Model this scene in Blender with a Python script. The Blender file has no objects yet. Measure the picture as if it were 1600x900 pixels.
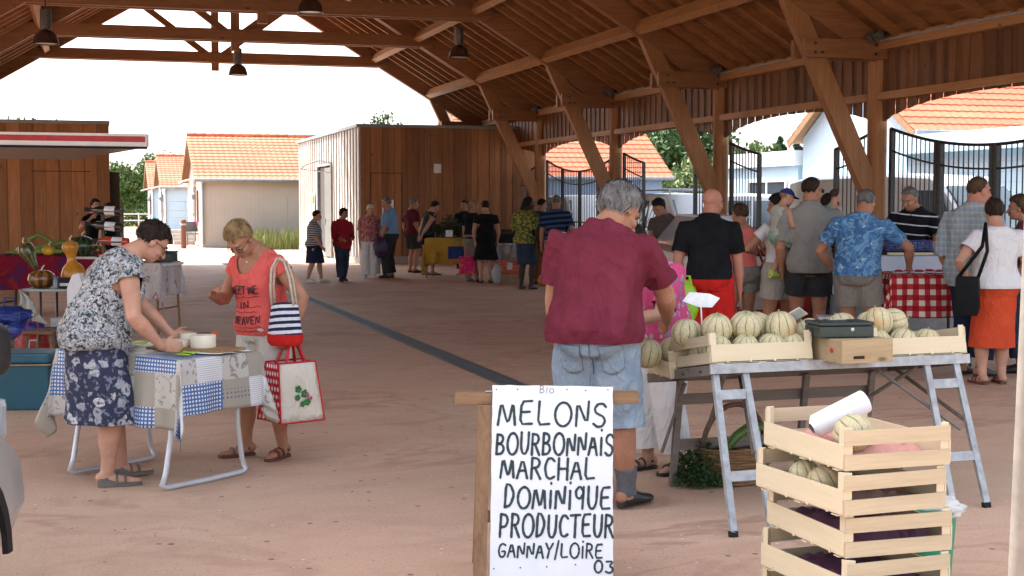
import bpy, bmesh, math, random
import numpy as np
from mathutils import Vector, Matrix, Euler, noise as mnoise
from mathutils.bvhtree import BVHTree
R = math.radians
random.seed(7)
S = bpy.context.scene
COL = S.collection
# ---------------------------------------------------------------- camera
YAW, PITCH, FPX, CAMZ = R(16.9), math.atan(132/2205), 2205.0, 1.6
ca, sa = math.cos(YAW), math.sin(YAW)
cd = bpy.data.cameras.new('camera'); cam = bpy.data.objects.new('camera', cd); COL.objects.link(cam)
cam.location = (0, 0, CAMZ); cam.rotation_euler = (R(90)-PITCH, 0, -YAW)
cd.sensor_width = 36; cd.lens = FPX/1600*36; cd.clip_start = .1; cd.clip_end = 3000
cd.dof.use_dof = False
S.camera = cam
# ---------------------------------------------------------------- sky, sun, exposure
SUN_EL, SUN_AZ = 56, -38        # azimuth measured clockwise from +Y (the hall axis)
w = bpy.data.worlds.new('World'); S.world = w; w.use_nodes = True
wt = w.node_tree; bg = wt.nodes['Background']
sky = wt.nodes.new('ShaderNodeTexSky'); sky.sky_type = 'NISHITA'; sky.sun_disc = False
sky.sun_elevation = R(SUN_EL); sky.sun_rotation = R(SUN_AZ)
sky.dust_density = 3.0; sky.air_density = 1.0; sky.ozone_density = 1.0
hsv = wt.nodes.new('ShaderNodeHueSaturation'); hsv.inputs['Saturation'].default_value = .45; hsv.inputs['Value'].default_value = 1.25
wt.links.new(sky.outputs[0], hsv.inputs['Color']); wt.links.new(hsv.outputs[0], bg.inputs['Color'])
bg.inputs['Strength'].default_value = .15
sl = bpy.data.lights.new('sun', 'SUN'); sl.energy = 3.4; sl.angle = R(1.5); sl.color = (1, .95, .87)
so = bpy.data.objects.new('sun', sl); COL.objects.link(so)
sd = Vector((math.sin(R(SUN_AZ))*math.cos(R(SUN_EL)), math.cos(R(SUN_AZ))*math.cos(R(SUN_EL)), math.sin(R(SUN_EL))))
so.rotation_euler = (-sd).to_track_quat('-Z', 'Y').to_euler(); so.location = (0, 0, 30)
S.view_settings.view_transform = 'Standard'; S.view_settings.look = 'None'
S.view_settings.exposure = 1.8; S.view_settings.gamma = 1; S.view_settings.use_curve_mapping = False
S.render.engine = 'CYCLES'
cy = S.cycles; cy.use_denoising = True; cy.max_bounces = 7; cy.diffuse_bounces = 5; cy.glossy_bounces = 3
cy.transparent_max_bounces = 8; cy.transmission_bounces = 4; cy.caustics_reflective = False; cy.caustics_refractive = False
cy.sample_clamp_indirect = 6; cy.use_adaptive_sampling = True; cy.adaptive_threshold = .02

# ---------------------------------------------------------------- placing: x to the right of the view, d metres away along it
def W(xc, d): return (xc*ca + d*sa, d*ca - xc*sa)
def XD(px, d): return (px-800)/FPX*d
def PX(px, d): return W(XD(px, d), d)
def heading(deg):                       # 0 looks away from the photographer, 90 to the right of the view; returns rotation about z
    t = R(deg); dx, dy = W(math.sin(t), math.cos(t)); return math.atan2(-dx, dy)
# ---------------------------------------------------------------- objects
def tag(o, label=None, cat=None, group=None, kind=None):
    if label: o['label'] = label
    if cat: o['category'] = cat
    if group: o['group'] = group
    if kind: o['kind'] = kind
    return o
def thing(name, label, cat, loc=(0, 0, 0), rz=0, group=None, rot=None):
    o = bpy.data.objects.new(name, None); COL.objects.link(o); o.empty_display_size = .1
    o.location = loc if len(loc) == 3 else (loc[0], loc[1], 0); o.rotation_euler = rot or (0, 0, rz)
    return tag(o, label, cat, group)
def kids(o): return [c for c in bpy.data.objects if c.parent == o]
def dup(root, loc=None, rz=None, label=None, group=None, parent=None):
    allk = {}
    for c in bpy.data.objects:
        if c.parent: allk.setdefault(c.parent, []).append(c)
    def rec(o, p):
        c = o.copy(); COL.objects.link(c)
        if p: c.parent = p
        for k in allk.get(o, []): rec(k, c)
        return c
    r = rec(root, parent)
    if loc is not None: r.location = loc if len(loc) == 3 else (loc[0], loc[1], 0)
    if rz is not None: r.rotation_euler = (0, 0, rz)
    if label: r['label'] = label
    if group: r['group'] = group
    return r
def rotm(d):                            # matrix whose z axis follows d
    return Vector(d).normalized().to_track_quat('Z', 'Y').to_matrix()

class MB:
    def __init__(s): s.v = []; s.f = []; s.uv = None
    def add(s, vs, fs):
        b = len(s.v); s.v += [tuple(v) for v in vs]; s.f += [tuple(i+b for i in f) for f in fs]; return s
    def box(s, c, size, rot=None):
        hx, hy, hz = size[0]/2, size[1]/2, size[2]/2
        vs = [Vector((x, y, z)) for x in (-hx, hx) for y in (-hy, hy) for z in (-hz, hz)]
        if rot is not None:
            m = rot if isinstance(rot, Matrix) else Euler(rot).to_matrix(); vs = [m @ v for v in vs]
        c = Vector(c)
        return s.add([v+c for v in vs], [(0, 1, 3, 2), (4, 6, 7, 5), (0, 4, 5, 1), (2, 3, 7, 6), (0, 2, 6, 4), (1, 5, 7, 3)])
    def span(s, a, b): return s.box([(p+q)/2 for p, q in zip(a, b)], [abs(q-p) for p, q in zip(a, b)])
    def bar(s, a, b, wd, ht, up=(0, 0, 1)):         # squared bar from a to b; wd sideways, ht along up
        a, b = Vector(a), Vector(b); d = (b-a); L = d.length; d.normalize(); u = Vector(up)
        sd_ = d.cross(u)
        if sd_.length < 1e-4: sd_ = d.cross(Vector((1, 0, 0)))
        sd_.normalize(); u = sd_.cross(d).normalized()
        m = Matrix((sd_, d, u)).transposed()
        return s.box((a+b)/2, (wd, L, ht), m)
    def loft(s, rings, cap=True, closed=True):
        n = len(rings[0]); b = len(s.v)
        for r in rings: s.v += [tuple(p) for p in r]
        for i in range(len(rings)-1):
            for j in range(n if closed else n-1):
                k = (j+1) % n
                s.f.append((b+i*n+j, b+i*n+k, b+(i+1)*n+k, b+(i+1)*n+j))
        if cap and closed:
            s.f.append(tuple(b+j for j in reversed(range(n)))); s.f.append(tuple(b+(len(rings)-1)*n+j for j in range(n)))
        return s
    def tube(s, pts, rad, n=10, flat=1.0, round_ends=False):
        pts = [Vector(p) for p in pts]
        if not isinstance(rad, (list, tuple)): rad = [rad]*len(pts)
        rad = list(rad)
        if round_ends:
            d0 = (pts[0]-pts[1]).normalized(); d1 = (pts[-1]-pts[-2]).normalized()
            p2, r2 = [], []
            for k in (1.0, .8, .45): p2.append(pts[0]+d0*rad[0]*k); r2.append(rad[0]*math.sqrt(max(.02, 1-k*k)))
            e2, q2 = [], []
            for k in (.45, .8, 1.0): e2.append(pts[-1]+d1*rad[-1]*k); q2.append(rad[-1]*math.sqrt(max(.02, 1-k*k)))
            pts = p2+pts+e2; rad = r2+rad+q2
        rings = []; up = None
        for i, p in enumerate(pts):
            t = (pts[min(i+1, len(pts)-1)]-pts[max(i-1, 0)]).normalized()
            if up is None:
                up = Vector((0, 0, 1)) if abs(t.z) < .9 else Vector((0, 1, 0))
            sd_ = t.cross(up).normalized(); up = sd_.cross(t).normalized()
            rings.append([p + sd_*(rad[i]*math.cos(2*math.pi*j/n)) + up*(rad[i]*flat*math.sin(2*math.pi*j/n)) for j in range(n)])
        return s.loft(rings)
    def lathe(s, prof, c=(0, 0, 0), n=20, m=None, cap=True):
        rings = []
        for r, z in prof:
            ring = [Vector((r*math.cos(2*math.pi*j/n), r*math.sin(2*math.pi*j/n), z)) for j in range(n)]
            if m is not None: ring = [m @ p for p in ring]
            rings.append([p+Vector(c) for p in ring])
        return s.loft(rings, cap=cap)
    def ell(s, c, r, m=None, nu=14, nv=9):
        if not isinstance(r, (list, tuple)): r = (r, r, r)
        rings = []
        for i in range(nv):
            ph = math.pi*(i+.06)/(nv-1+.12) - math.pi/2
            ring = [Vector((r[0]*math.cos(ph)*math.cos(2*math.pi*j/nu), r[1]*math.cos(ph)*math.sin(2*math.pi*j/nu), r[2]*math.sin(ph))) for j in range(nu)]
            if m is not None: ring = [m @ p for p in ring]
            rings.append([p+Vector(c) for p in ring])
        return s.loft(rings)
    def prism(s, poly, y0, y1, axis='y'):
        n = len(poly)
        def pt(p, q):
            return (p[0], q, p[1]) if axis == 'y' else ((q, p[0], p[1]) if axis == 'x' else (p[0], p[1], q))
        vs = [pt(p, y0) for p in poly]+[pt(p, y1) for p in poly]
        fs = [tuple(range(n)), tuple(range(2*n-1, n-1, -1))]+[(i, i+n, (i+1) % n+n, (i+1) % n) for i in range(n)]
        return s.add(vs, fs)
    def grid(s, fn, nu, nv, uvfn=None):
        b = len(s.v)
        for i in range(nu+1):
            for j in range(nv+1): s.v.append(tuple(fn(i/nu, j/nv)))
        for i in range(nu):
            for j in range(nv):
                a = b+i*(nv+1)+j; s.f.append((a, a+nv+1, a+nv+2, a+1))
        if uvfn: s.uv = {b+i*(nv+1)+j: uvfn(i/nu, j/nv) for i in range(nu+1) for j in range(nv+1)}
        return s
    def mesh(s, name):
        me = bpy.data.meshes.new(name); me.from_pydata(s.v, [], s.f); me.update()
        bm = bmesh.new(); bm.from_mesh(me); bmesh.ops.recalc_face_normals(bm, faces=bm.faces); bm.to_mesh(me); bm.free()
        if s.uv:
            ul = me.uv_layers.new(name='UVMap')
            for l in me.loops: ul.data[l.index].uv = s.uv.get(l.vertex_index, (0, 0))
        return me
    def build(s, name, mat, parent=None, smooth=False, bevel=0, loc=None, rot=None):
        me = s.mesh(name)
        if bevel:
            bm = bmesh.new(); bm.from_mesh(me)
            es = [e for e in bm.edges if len(e.link_faces) == 2 and e.calc_face_angle(0) > .6]
            bmesh.ops.bevel(bm, geom=es, offset=bevel, segments=2, affect='EDGES', profile=.6, clamp_overlap=True)
            bm.to_mesh(me); bm.free()
        return link(name, me, mat, parent, smooth, loc, rot)
def link(name, me, mat, parent=None, smooth=False, loc=None, rot=None):
    o = bpy.data.objects.new(name, me); COL.objects.link(o)
    if mat: me.materials.append(mat)
    if smooth == 'auto':
        bm = bmesh.new(); bm.from_mesh(me)
        for f in bm.faces: f.smooth = True
        for e in bm.edges: e.smooth = not (len(e.link_faces) == 2 and e.calc_face_angle(0) > .7)
        bm.to_mesh(me); bm.free()
    elif smooth:
        for p in me.polygons: p.use_smooth = True
    if parent: o.parent = parent
    if loc is not None: o.location = loc
    if rot is not None: o.rotation_euler = rot
    return o
# ---------------------------------------------------------------- materials
_mats = {}
class NT:
    def __init__(s, name):
        s.m = bpy.data.materials.new(name); s.m.use_nodes = True; s.t = s.m.node_tree
        s.b = s.t.nodes['Principled BSDF']
    def put(s, sock, v):
        if isinstance(v, bpy.types.NodeSocket): s.t.links.new(v, sock)
        elif isinstance(v, (tuple, list)):
            sock.default_value = tuple(v)+((1,) if len(v) == 3 and len(sock.default_value) == 4 else ())
        else: sock.default_value = v
    def n(s, typ, out=0, attrs=None, **ins):
        nd = s.t.nodes.new('ShaderNode'+typ)
        for k, v in (attrs or {}).items(): setattr(nd, k, v)
        for k, v in ins.items(): s.put(nd.inputs[int(k[1:])] if k[0] == '_' else nd.inputs[k.replace('__', ' ')], v)
        return nd.outputs[out]
    def co(s, kind='Object', scale=(1, 1, 1), rot=(0, 0, 0), loc=(0, 0, 0)):
        c = s.n('TexCoord', out=kind)
        if kind == 'Object': pass
        return s.n('Mapping', Vector=c, Scale=scale, Rotation=rot, Location=loc)
    def noise(s, v, scale=5, detail=4, rough=.55, out=0, dist=0):
        return s.n('TexNoise', out=out, Vector=v, Scale=scale, Detail=detail, Roughness=rough, Distortion=dist)
    def mix(s, f, a, b, mode='MIX'):
        nd = s.t.nodes.new('ShaderNodeMix'); nd.data_type = 'RGBA'; nd.blend_type = mode; nd.clamp_factor = True
        s.put(nd.inputs[0], f); s.put(nd.inputs[6], a); s.put(nd.inputs[7], b); return nd.outputs[2]
    def ma(s, op, a, b=0.0, c=0.0):
        nd = s.t.nodes.new('ShaderNodeMath'); nd.operation = op
        s.put(nd.inputs[0], a); s.put(nd.inputs[1], b)
        if op in ('MULTIPLY_ADD', 'SMOOTH_MIN', 'COMPARE'): s.put(nd.inputs[2], c)
        return nd.outputs[0]
    def sep(s, v):
        nd = s.t.nodes.new('ShaderNodeSeparateXYZ'); s.put(nd.inputs[0], v); return nd.outputs
    def step(s, v, lo, hi):
        return s.n('MapRange', Value=v, **{'From__Min': lo, 'From__Max': hi, 'To__Min': 0.0, 'To__Max': 1.0})
    def bump(s, h, strength=.3, dist=.01):
        nd = s.t.nodes.new('ShaderNodeBump'); s.put(nd.inputs['Height'], h)
        nd.inputs['Strength'].default_value = strength; nd.inputs['Distance'].default_value = dist
        s.t.links.new(nd.outputs[0], s.b.inputs['Normal']); return nd
    def fin(s, col, rough=.7, metal=0, spec=.4):
        s.put(s.b.inputs['Base Color'], col); s.put(s.b.inputs['Roughness'], rough); s.put(s.b.inputs['Metallic'], metal)
        s.put(s.b.inputs['Specular IOR Level'], spec); return s.m
def mul(c, k): return tuple(min(1, x*k) for x in c[:3])
def M(name, col=None, rough=.65, metal=0, ns=12, na=.25, bump=0, bs=None, stretch=(1, 1, 1), island=0, spec=.4, bd=.006):
    """plain surface with uneven tone, optional per-piece variation and relief"""
    if name in _mats: return _mats[name]
    t = NT(name); v = t.co(scale=stretch)
    nz = t.noise(v, ns, 5, .6)
    c = t.mix(t.step(nz, .25, .75), mul(col, 1-na), mul(col, 1+na))
    if island:
        ri = t.n('NewGeometry', out='Random Per Island')
        c = t.mix(1.0, c, t.mix(ri, (1-island,)*3, (1+island*.6, 1+island*.55, 1+island*.5)), 'MULTIPLY')
    if bump: t.bump(t.noise(v, bs or ns*3, 6, .65), bump, bd)
    t.fin(c, rough, metal, spec); _mats[name] = t.m; return t.m
def wood(name, col, dark, axis=2, gs=1.0, island=.3, rough=.62, knots=True, na=.35):
    """sawn timber: grain drawn out along one axis, knots, each board its own tone"""
    if name in _mats: return _mats[name]
    t = NT(name); st = [9*gs]*3; st[axis] = .7*gs
    ri = t.n('NewGeometry', out='Random Per Island')
    base = t.co(scale=(1, 1, 1))
    off = t.n('CombineXYZ', X=t.ma('MULTIPLY', ri, 37.0), Y=t.ma('MULTIPLY', ri, 91.0), Z=t.ma('MULTIPLY', ri, 53.0))
    v0 = t.n('VectorMath', attrs={'operation': 'ADD'}, _0=base, _1=off)
    v = t.n('VectorMath', attrs={'operation': 'MULTIPLY'}, _0=v0, _1=tuple(st))
    g = t.noise(v, 2.2, 7, .62, dist=.6); g2 = t.noise(v, 9, 3, .5)
    c = t.mix(t.step(t.ma('ADD', t.ma('MULTIPLY', g, .75), t.ma('MULTIPLY', g2, .25)), .34, .66), dark, col)
    big = t.noise(v0, .9, 3, .5)
    c = t.mix(t.step(big, .3, .75), t.mix(na, c, dark), c)
    if knots:
        ks = [5.5*gs]*3; ks[axis] = 2.2*gs
        vk = t.n('VectorMath', attrs={'operation': 'MULTIPLY'}, _0=v0, _1=tuple(ks))
        kd = t.n('TexVoronoi', out=0, Vector=vk, Scale=1.0)
        kc = t.n('TexVoronoi', out=1, Vector=vk, Scale=1.0)
        kf = t.ma('MULTIPLY', t.step(kd, .13, .06), t.step(t.sep(kc)[0], .55, .6))
        c = t.mix(kf, c, mul(dark, .45))
    c = t.mix(1.0, c, t.mix(ri, (1-island,)*3, (1+island*.5,)*3), 'MULTIPLY')
    t.bump(g, .25, .004)
    t.fin(c, rough, 0, .35); _mats[name] = t.m; return t.m
# ================================================================ materials of the place
m_glulam = wood('glulam', (.41, .19, .078), (.245, .102, .042), axis=0, island=.22)
m_glulam_z = wood('glulam_upright', (.45, .215, .09), (.29, .125, .05), axis=2, island=.22)
m_rafter = wood('rafter_wood', (.46, .21, .08), (.29, .12, .043), axis=0, island=.25)
m_deckb = wood('deck_boards', (.40, .19, .08), (.25, .108, .044), axis=1, island=.35)
m_purl = wood('purlin_wood', (.54, .275, .115), (.37, .17, .065), axis=1, island=.2)
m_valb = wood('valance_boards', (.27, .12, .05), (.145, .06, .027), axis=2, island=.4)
m_shedb = wood('shed_boards', (.43, .20, .082), (.27, .112, .043), axis=2, island=.35)
m_slat = wood('weathered_slats', (.60, .59, .575), (.44, .425, .40), axis=2, island=.25)
m_steel = M('dark_steel', (.055, .052, .05), .5, .5, 20, .3)
m_galv = M('galvanised', (.45, .46, .47), .42, .8, 25, .25)
m_zinc = M('zinc', (.25, .27, .29), .5, .4, 6, .2)
m_terra_out = M('roof_cover', (.55, .17, .08), .8, 0, 4, .2)
m_conc = M('concrete', (.36, .33, .30), .85, 0, 5, .2, .3)

def floor_mat():
    t = NT('pink_concrete'); v = t.co()
    a = t.noise(v, .16, 4, .55); b = t.noise(v, 1.3, 6, .6, dist=.8); f = t.noise(v, 60, 4, .7)
    c = t.mix(t.step(a, .35, .65), (.55, .342, .232), (.61, .408, .292))
    s2 = t.noise(t.co(scale=(1, .8, 1), rot=(0, 0, R(-25)), loc=(4, 9, 0)), .34, 4, .5, dist=1.2)
    c = t.mix(t.ma('MULTIPLY', t.step(s2, .46, .66), .6), c, (.52, .40, .27))            # dusty beige patches
    sv = t.co(scale=(.55, .9, 1), rot=(0, 0, R(28)))
    s1 = t.noise(sv, .62, 4, .55, dist=2.4)                     # water and dirt marks
    rid = t.ma('ABSOLUTE', t.ma('SUBTRACT', s1, .5)); c = t.mix(t.ma('MULTIPLY', t.step(rid, .05, .005), t.ma('MULTIPLY', t.step(t.noise(v, .5, 3), .42, .62), .55)), c, (.30, .165, .115))
    c = t.mix(t.ma('MULTIPLY', t.step(s1, .56, .74), .32), c, (.36, .215, .15))
    c = t.mix(t.ma('MULTIPLY', t.step(b, .45, .75), .3), c, (.29, .17, .12))
    c = t.mix(t.ma('MULTIPLY', t.step(f, .50, .64), .34), c, (.26, .155, .12)); g2 = t.noise(v, 170, 3, .7); c = t.mix(t.ma('MULTIPLY', t.step(g2, .55, .7), .3), c, (.62, .45, .36))
    wv = t.noise(t.co(scale=(.35, 2.6, 1), rot=(0, 0, R(31))), 1.2, 5, .65, dist=1.2); c = t.mix(t.ma('MULTIPLY', t.step(wv, .60, .74), .22), c, (.25, .145, .11))
    sp = t.n('TexVoronoi', out=0, Vector=v, Scale=2.3); sc = t.sep(t.n('TexVoronoi', out=1, Vector=v, Scale=2.3))[0]
    c = t.mix(t.ma('MULTIPLY', t.step(sp, .05, .03), t.step(sc, .6, .62)), c, (.14, .09, .07))
    for sc_, cc_, th_ in ((9.0, (.20, .13, .10), .80), (14.0, (.66, .56, .48), .86), (31.0, (.17, .11, .085), .78)):
        d_ = t.n('TexVoronoi', out=0, Vector=v, Scale=sc_); q_ = t.sep(t.n('TexVoronoi', out=1, Vector=v, Scale=sc_))[1]; c = t.mix(t.ma('MULTIPLY', t.step(d_, .16, .10), t.ma('GREATER_THAN', q_, th_)), c, cc_)
    t.bump(t.noise(v, 45, 6, .7), .25, .004)
    return t.fin(c, t.mix(t.step(b, .3, .7), (.62,)*3, (.8,)*3), 0, .3)
def ground_mat():
    t = NT('outside_ground'); v = t.co(); a = t.noise(v, .25, 5, .6); f = t.noise(v, 30, 4, .7)
    c = t.mix(t.step(a, .35, .65), (.40, .30, .22), (.47, .37, .28)); c = t.mix(t.step(f, .4, .75), c, (.30, .21, .155))
    t.bump(f, .3, .01); return t.fin(c, .9, 0, .2)
def grassy(name, c1, c2):
    t = NT(name); v = t.co(); a = t.noise(v, .3, 5, .6); f = t.noise(v, 25, 4, .7)
    c = t.mix(t.step(a, .3, .7), c1, c2); c = t.mix(t.step(f, .4, .7), c, mul(c1, .6)); t.bump(f, .5, .03)
    return t.fin(c, .95, 0, .2)
# ================================================================ ground
def sheet(name, x0, y0, x1, y1, z, mat):
    o = MB().add([(x0, y0, z), (x1, y0, z), (x1, y1, z), (x0, y1, z)], [(0, 1, 2, 3)]).build(name, mat)
    return tag(o, kind='structure')
g0 = sheet('ground', -700, -300, 700, 1500, -.02, ground_mat())
hf = MB().span((-8.5, -14, -.016), (12.6, 41.3, 0)).build('hall_floor', floor_mat()); tag(hf, kind='structure')
sheet('car_park', 12.9, -40, 60, 60, -.008, M('asphalt', (.22, .21, .20), .9, 0, 3, .2, .3, 40))
sheet('paved_path', -9, 41.6, 4.1, 100, -.008, M('red_paving', (.40, .235, .18), .9, 0, 2.0, .18, .3, 30))
sheet('sandy_strip', -20, 41.35, 6.9, 45.5, -.004, M('pale_sand', (.60, .50, .38), .95, 0, 3, .12, .2, 40))
sheet('meadow', -60, 100, 60, 240, -.008, grassy('meadow_grass', (.18, .17, .05), (.30, .25, .09)))
sheet('lawn', 18, 40, 60, 95, .0, grassy('lawn_grass', (.10, .15, .035), (.16, .22, .06)))
# drain channel: frame and cross bars
dr = thing('drain_channel', 'dark steel drain grating running along the pink concrete floor', 'drain', (3.61, 0, 0))
y0, y1 = 8.6, 38.5
MB().span((-.11, y0, .0005), (.11, y1, .003)).build('channel', M('drain_dark', (.03, .03, .032), .7), dr)
b = MB()
for s in (-1, 1): b.span((s*.10-.012, y0, .003), (s*.10+.012, y1, .008))
b.build('frame', M('drain_edge', (.16, .165, .17), .5, .5), dr)
b = MB(); y = y0
while y < y1: b.span((-.086, y, .003), (.086, y+.02, .007)); y += .055
b.build('grating', M('grate_steel', (.09, .095, .10), .55, .4), dr)
# ================================================================ market hall
RX, RZ, SL, HALF = 3.61, 8.3, .60, 7.79
TY = [40.4-5.42*k for k in range(7)]
hall = thing('market_hall', 'open timber market hall with exposed orange brown roof trusses', 'market hall', (RX, 20, 0))
H0 = Vector((RX, 20, 0))
def hz(dx): return RZ-SL*abs(dx)                    # underside of the main rafters
tr = bpy.data.objects.new('roof_truss', None); COL.objects.link(tr); tr.parent = hall
for s in (-1, 1):
    b = MB(); e = HALF+1.15
    b.prism([(0, hz(0)), (s*(HALF+.02), hz(HALF+.02)), (s*(HALF+.02), hz(HALF+.02)+.45), (0, hz(0)+.45)], -.10, .10)
    b.build('rafter', m_glulam, tr)
    MB().bar((s*.10, 0, 5.66), (s*2.05, 0, hz(2.05)+.05), .14, .16).build('strut', m_glulam, tr)
    MB().bar((s*(HALF-.09), 0, 1.72), (s*6.28, 0, hz(6.28)+.12), .16, .29).build('brace', m_glulam_z, tr)
    b = MB()
    for q in (-1, 1): b.span((s*6.45, q*.165-.045, 3.73), (s*(HALF+.15), q*.165+.045, 4.0))
    b.build('bracket_beam', m_glulam, tr)
    b = MB()
    for q in (-1, 1):
        for (xx, zz) in ((6.62, 3.80), (6.62, 3.93), (6.74, 3.80), (7.62, 3.80), (7.62, 3.93)):
            b.lathe([(.022, 0), (.022, .012), (.012, .02)], (s*xx, q*.21, zz), 8, rotm((0, q, 0)))
    b.build('bolt', m_steel, tr)
b = MB()
for q in (-1, 1): b.span((-4.85, q*.155-.055, 5.52), (4.85, q*.155+.055, 5.80))
b.build('tie_beam', m_glulam, tr)
MB().span((-.1, -.09, 5.30), (.1, .09, 8.42)).build('king_post', m_glulam_z, tr)
for k, yy in enumerate(TY):
    o = tr if k == 0 else dup(tr, parent=hall)
    o.location = (0, yy-20, 0)
post = MB().lathe([(.145, .12), (.145, 3.74)], n=24).build('post', m_glulam_z, hall, smooth='auto')
MB().lathe([(.11, 0), (.11, .12)], n=16).span((-.18, -.18, 0), (.18, .18, .012)).build('post_shoe', m_galv, post)
first = True
for s in (1, -1):
    for k, yy in enumerate(TY):
        o = post if first else dup(post, parent=hall)
        o.location = (s*HALF, yy-20, 0); first = False
# deck boards, common rafters, purlins, outer covering
b = MB(); yA, yB = TY[-1]-1.0-20, TY[0]+.7-20; e = HALF+1.2
for s in (-1, 1):
    n = int(e/.125)
    for i in range(n):
        xa, xb = i*.125+.003, (i+1)*.125-.003
        yc = yA
        while yc < yB:
            ye = min(yc+random.choice((3.6, 4.2, 5.4)), yB)
            b.add([(s*xa, yc, hz(xa)+.452), (s*xb, yc, hz(xb)+.452), (s*xb, ye-.004, hz(xb)+.452), (s*xa, ye-.004, hz(xa)+.452),
                   (s*xa, yc, hz(xa)+.474), (s*xb, yc, hz(xb)+.474), (s*xb, ye-.004, hz(xb)+.474), (s*xa, ye-.004, hz(xa)+.474)],
                  [(0, 1, 2, 3), (4, 5, 6, 7), (0, 1, 5, 4), (1, 2, 6, 5), (2, 3, 7, 6), (3, 0, 4, 7)])
            yc = ye
b.build('roof_deck', m_deckb, hall)
b = MB()
for s in (-1, 1):
    b.add([(0, yA-.1, hz(0)+.50), (s*(e+.1), yA-.1, hz(e+.1)+.50), (s*(e+.1), yB+.1, hz(e+.1)+.50), (0, yB+.1, hz(0)+.50),
           (0, yA-.1, hz(0)+.58), (s*(e+.1), yA-.1, hz(e+.1)+.58), (s*(e+.1), yB+.1, hz(e+.1)+.58), (0, yB+.1, hz(0)+.58)],
          [(0, 1, 2, 3), (4, 5, 6, 7), (0, 1, 5, 4), (1, 2, 6, 5), (2, 3, 7, 6), (3, 0, 4, 7)])
b.build('roof_covering', m_terra_out, hall)
for k in range(6):
    b = MB()
    for s in (-1, 1):
        for i in range(1, 8):
            yy = TY[k]-5.42*i/8-20
            b.prism([(s*.05, hz(.05)+.30), (s*(e-.05), hz(e-.05)+.30), (s*(e-.05), hz(e-.05)+.449), (s*.05, hz(.05)+.449)], yy-.04, yy+.04)
    b.build('common_rafters', m_rafter, hall)
    for s in (-1, 1):
        for xx in (2.25, 4.5, 6.12):
            MB().bar((s*xx, TY[k]-20-.1, hz(xx)+.165), (s*xx, TY[k+1]-20+.1, hz(xx)+.165), .15, .23, (s*SL, 0, 1)).build('purlin', m_purl, hall)
    # right side: rails, board valance with an arched lower edge
    ya, yb = TY[k+1]-20, TY[k]-20
    x = HALF
    b = MB(); b.span((x-.12, ya+.15, 3.86), (x+.06, yb-.15, 4.04)); b.span((x-.10, ya+.14, 3.13), (x-.01, yb-.14, 3.24))
    b.build('wall_rail', m_purl, hall)
    b = MB(); n = 36; wd = (yb-ya)/n
    for i in range(n):
        c = ya+(i+.5)*wd; u0 = 2*(i*wd)/(yb-ya)-1; u1 = 2*((i+1)*wd)/(yb-ya)-1
        zl = lambda u: 2.66+.44*math.sqrt(max(0, 1-u*u*.97))
        off = .0 if i % 2 else .024
        g = .004 if i % 9 else .010
        b.add([(x+.0+off, c-wd/2+g, zl(u0)), (x+.0+off, c+wd/2-g, zl(u1)), (x+.0+off, c+wd/2-g, 4.25), (x+.0+off, c-wd/2+g, 4.25),
               (x+.023+off, c-wd/2+g, zl(u0)), (x+.023+off, c+wd/2-g, zl(u1)), (x+.023+off, c+wd/2-g, 4.25), (x+.023+off, c-wd/2+g, 4.25)],
              [(0, 1, 2, 3), (4, 5, 6, 7), (0, 1, 5, 4), (1, 2, 6, 5), (2, 3, 7, 6), (3, 0, 4, 7)])
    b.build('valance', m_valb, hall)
    MB().tube([(x-.16, ya+.3, 3.985), (x-.16, yb-.3, 3.985)], .018, 8).build('cable_duct', M('duct_grey', (.35, .35, .36), .5), hall)
# twin spot lights above the posts
for k in range(1, 5):
    t_ = thing('floodlight', ['', 'twin floodlight fixed above the timber post nearest the tall board shed', 'twin floodlight above the timber post behind the grey haired customer', 'twin floodlight above the timber post behind the bald man',
               'twin floodlight above the timber post beside the white delivery van'][k], 'floodlight', (RX+HALF-.24, TY[k]-.42, 4.06), group='floodlights under the eaves')
    MB().span((-.03, -.14, -.02), (.03, .14, .02)).build('mount', m_steel, t_)
    for q in (-1, 1): MB().lathe([(.02, .06), (.065, .03), (.07, -.07), (.06, -.075)], (-.06, q*.1, -.02), 12, rotm((.8, .0, .6))).build('lamp_head', M('lamp_grey', (.18, .18, .18), .4, .5), t_, smooth='auto')
# hanging bell lamps
def bell():
    t_ = thing('pendant_lamp', 'x', 'lamp', (0, 0, 0))
    MB().lathe([(.085, .26), (.10, .30), (.10, .62), (.07, .64)], n=20).build('ballast_housing', M('lamp_case', (.12, .10, .09), .45, .4), t_, smooth='auto')
    MB().lathe([(.03, .24), (.03, .27)], n=10).tube([(0, 0, .62), (0, 0, 1.0)], .012, 6).build('hanger', m_steel, t_)
    MB().lathe([(.04, .25), (.09, .245), (.16, .20), (.205, .13), (.225, .05), (.235, 0), (.25, -.012), (.25, -.02), (.232, -.02), (.222, .04), (.2, .12), (.15, .19), (.05, .235)], n=28).build('shade', M('lamp_bronze', (.13, .08, .06), .4, .6), t_, smooth='auto')
    MB().lathe([(.21, .0), (.205, .012)], n=24).build('diffuser', M('lamp_glass', (.7, .7, .66), .3), t_)
    return t_
bl = bell()
def lamp_at(px, py, d, lab, o):
    x, y = PX(px, d); o.location = (x, y, CAMZ+(318-py)/FPX*d); o['label'] = lab; o['group'] = 'bell lamps under the roof'
bl2, bl3, bl4 = dup(bl), dup(bl), dup(bl)
lamp_at(375, 118, 35, 'bronze bell lamp hanging below the middle tie beam by the king post', bl)
lamp_at(78, 70, 26.5, 'bronze bell lamp at the left slope of the roof, over the red striped awning', bl2)
lamp_at(488, 22, 26.5, 'bronze bell lamp hanging half cut off at the top of the picture', bl3)
lamp_at(718, 91, 32, 'bronze bell lamp against the right roof slope, its glass rim shining white', bl4)
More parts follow.
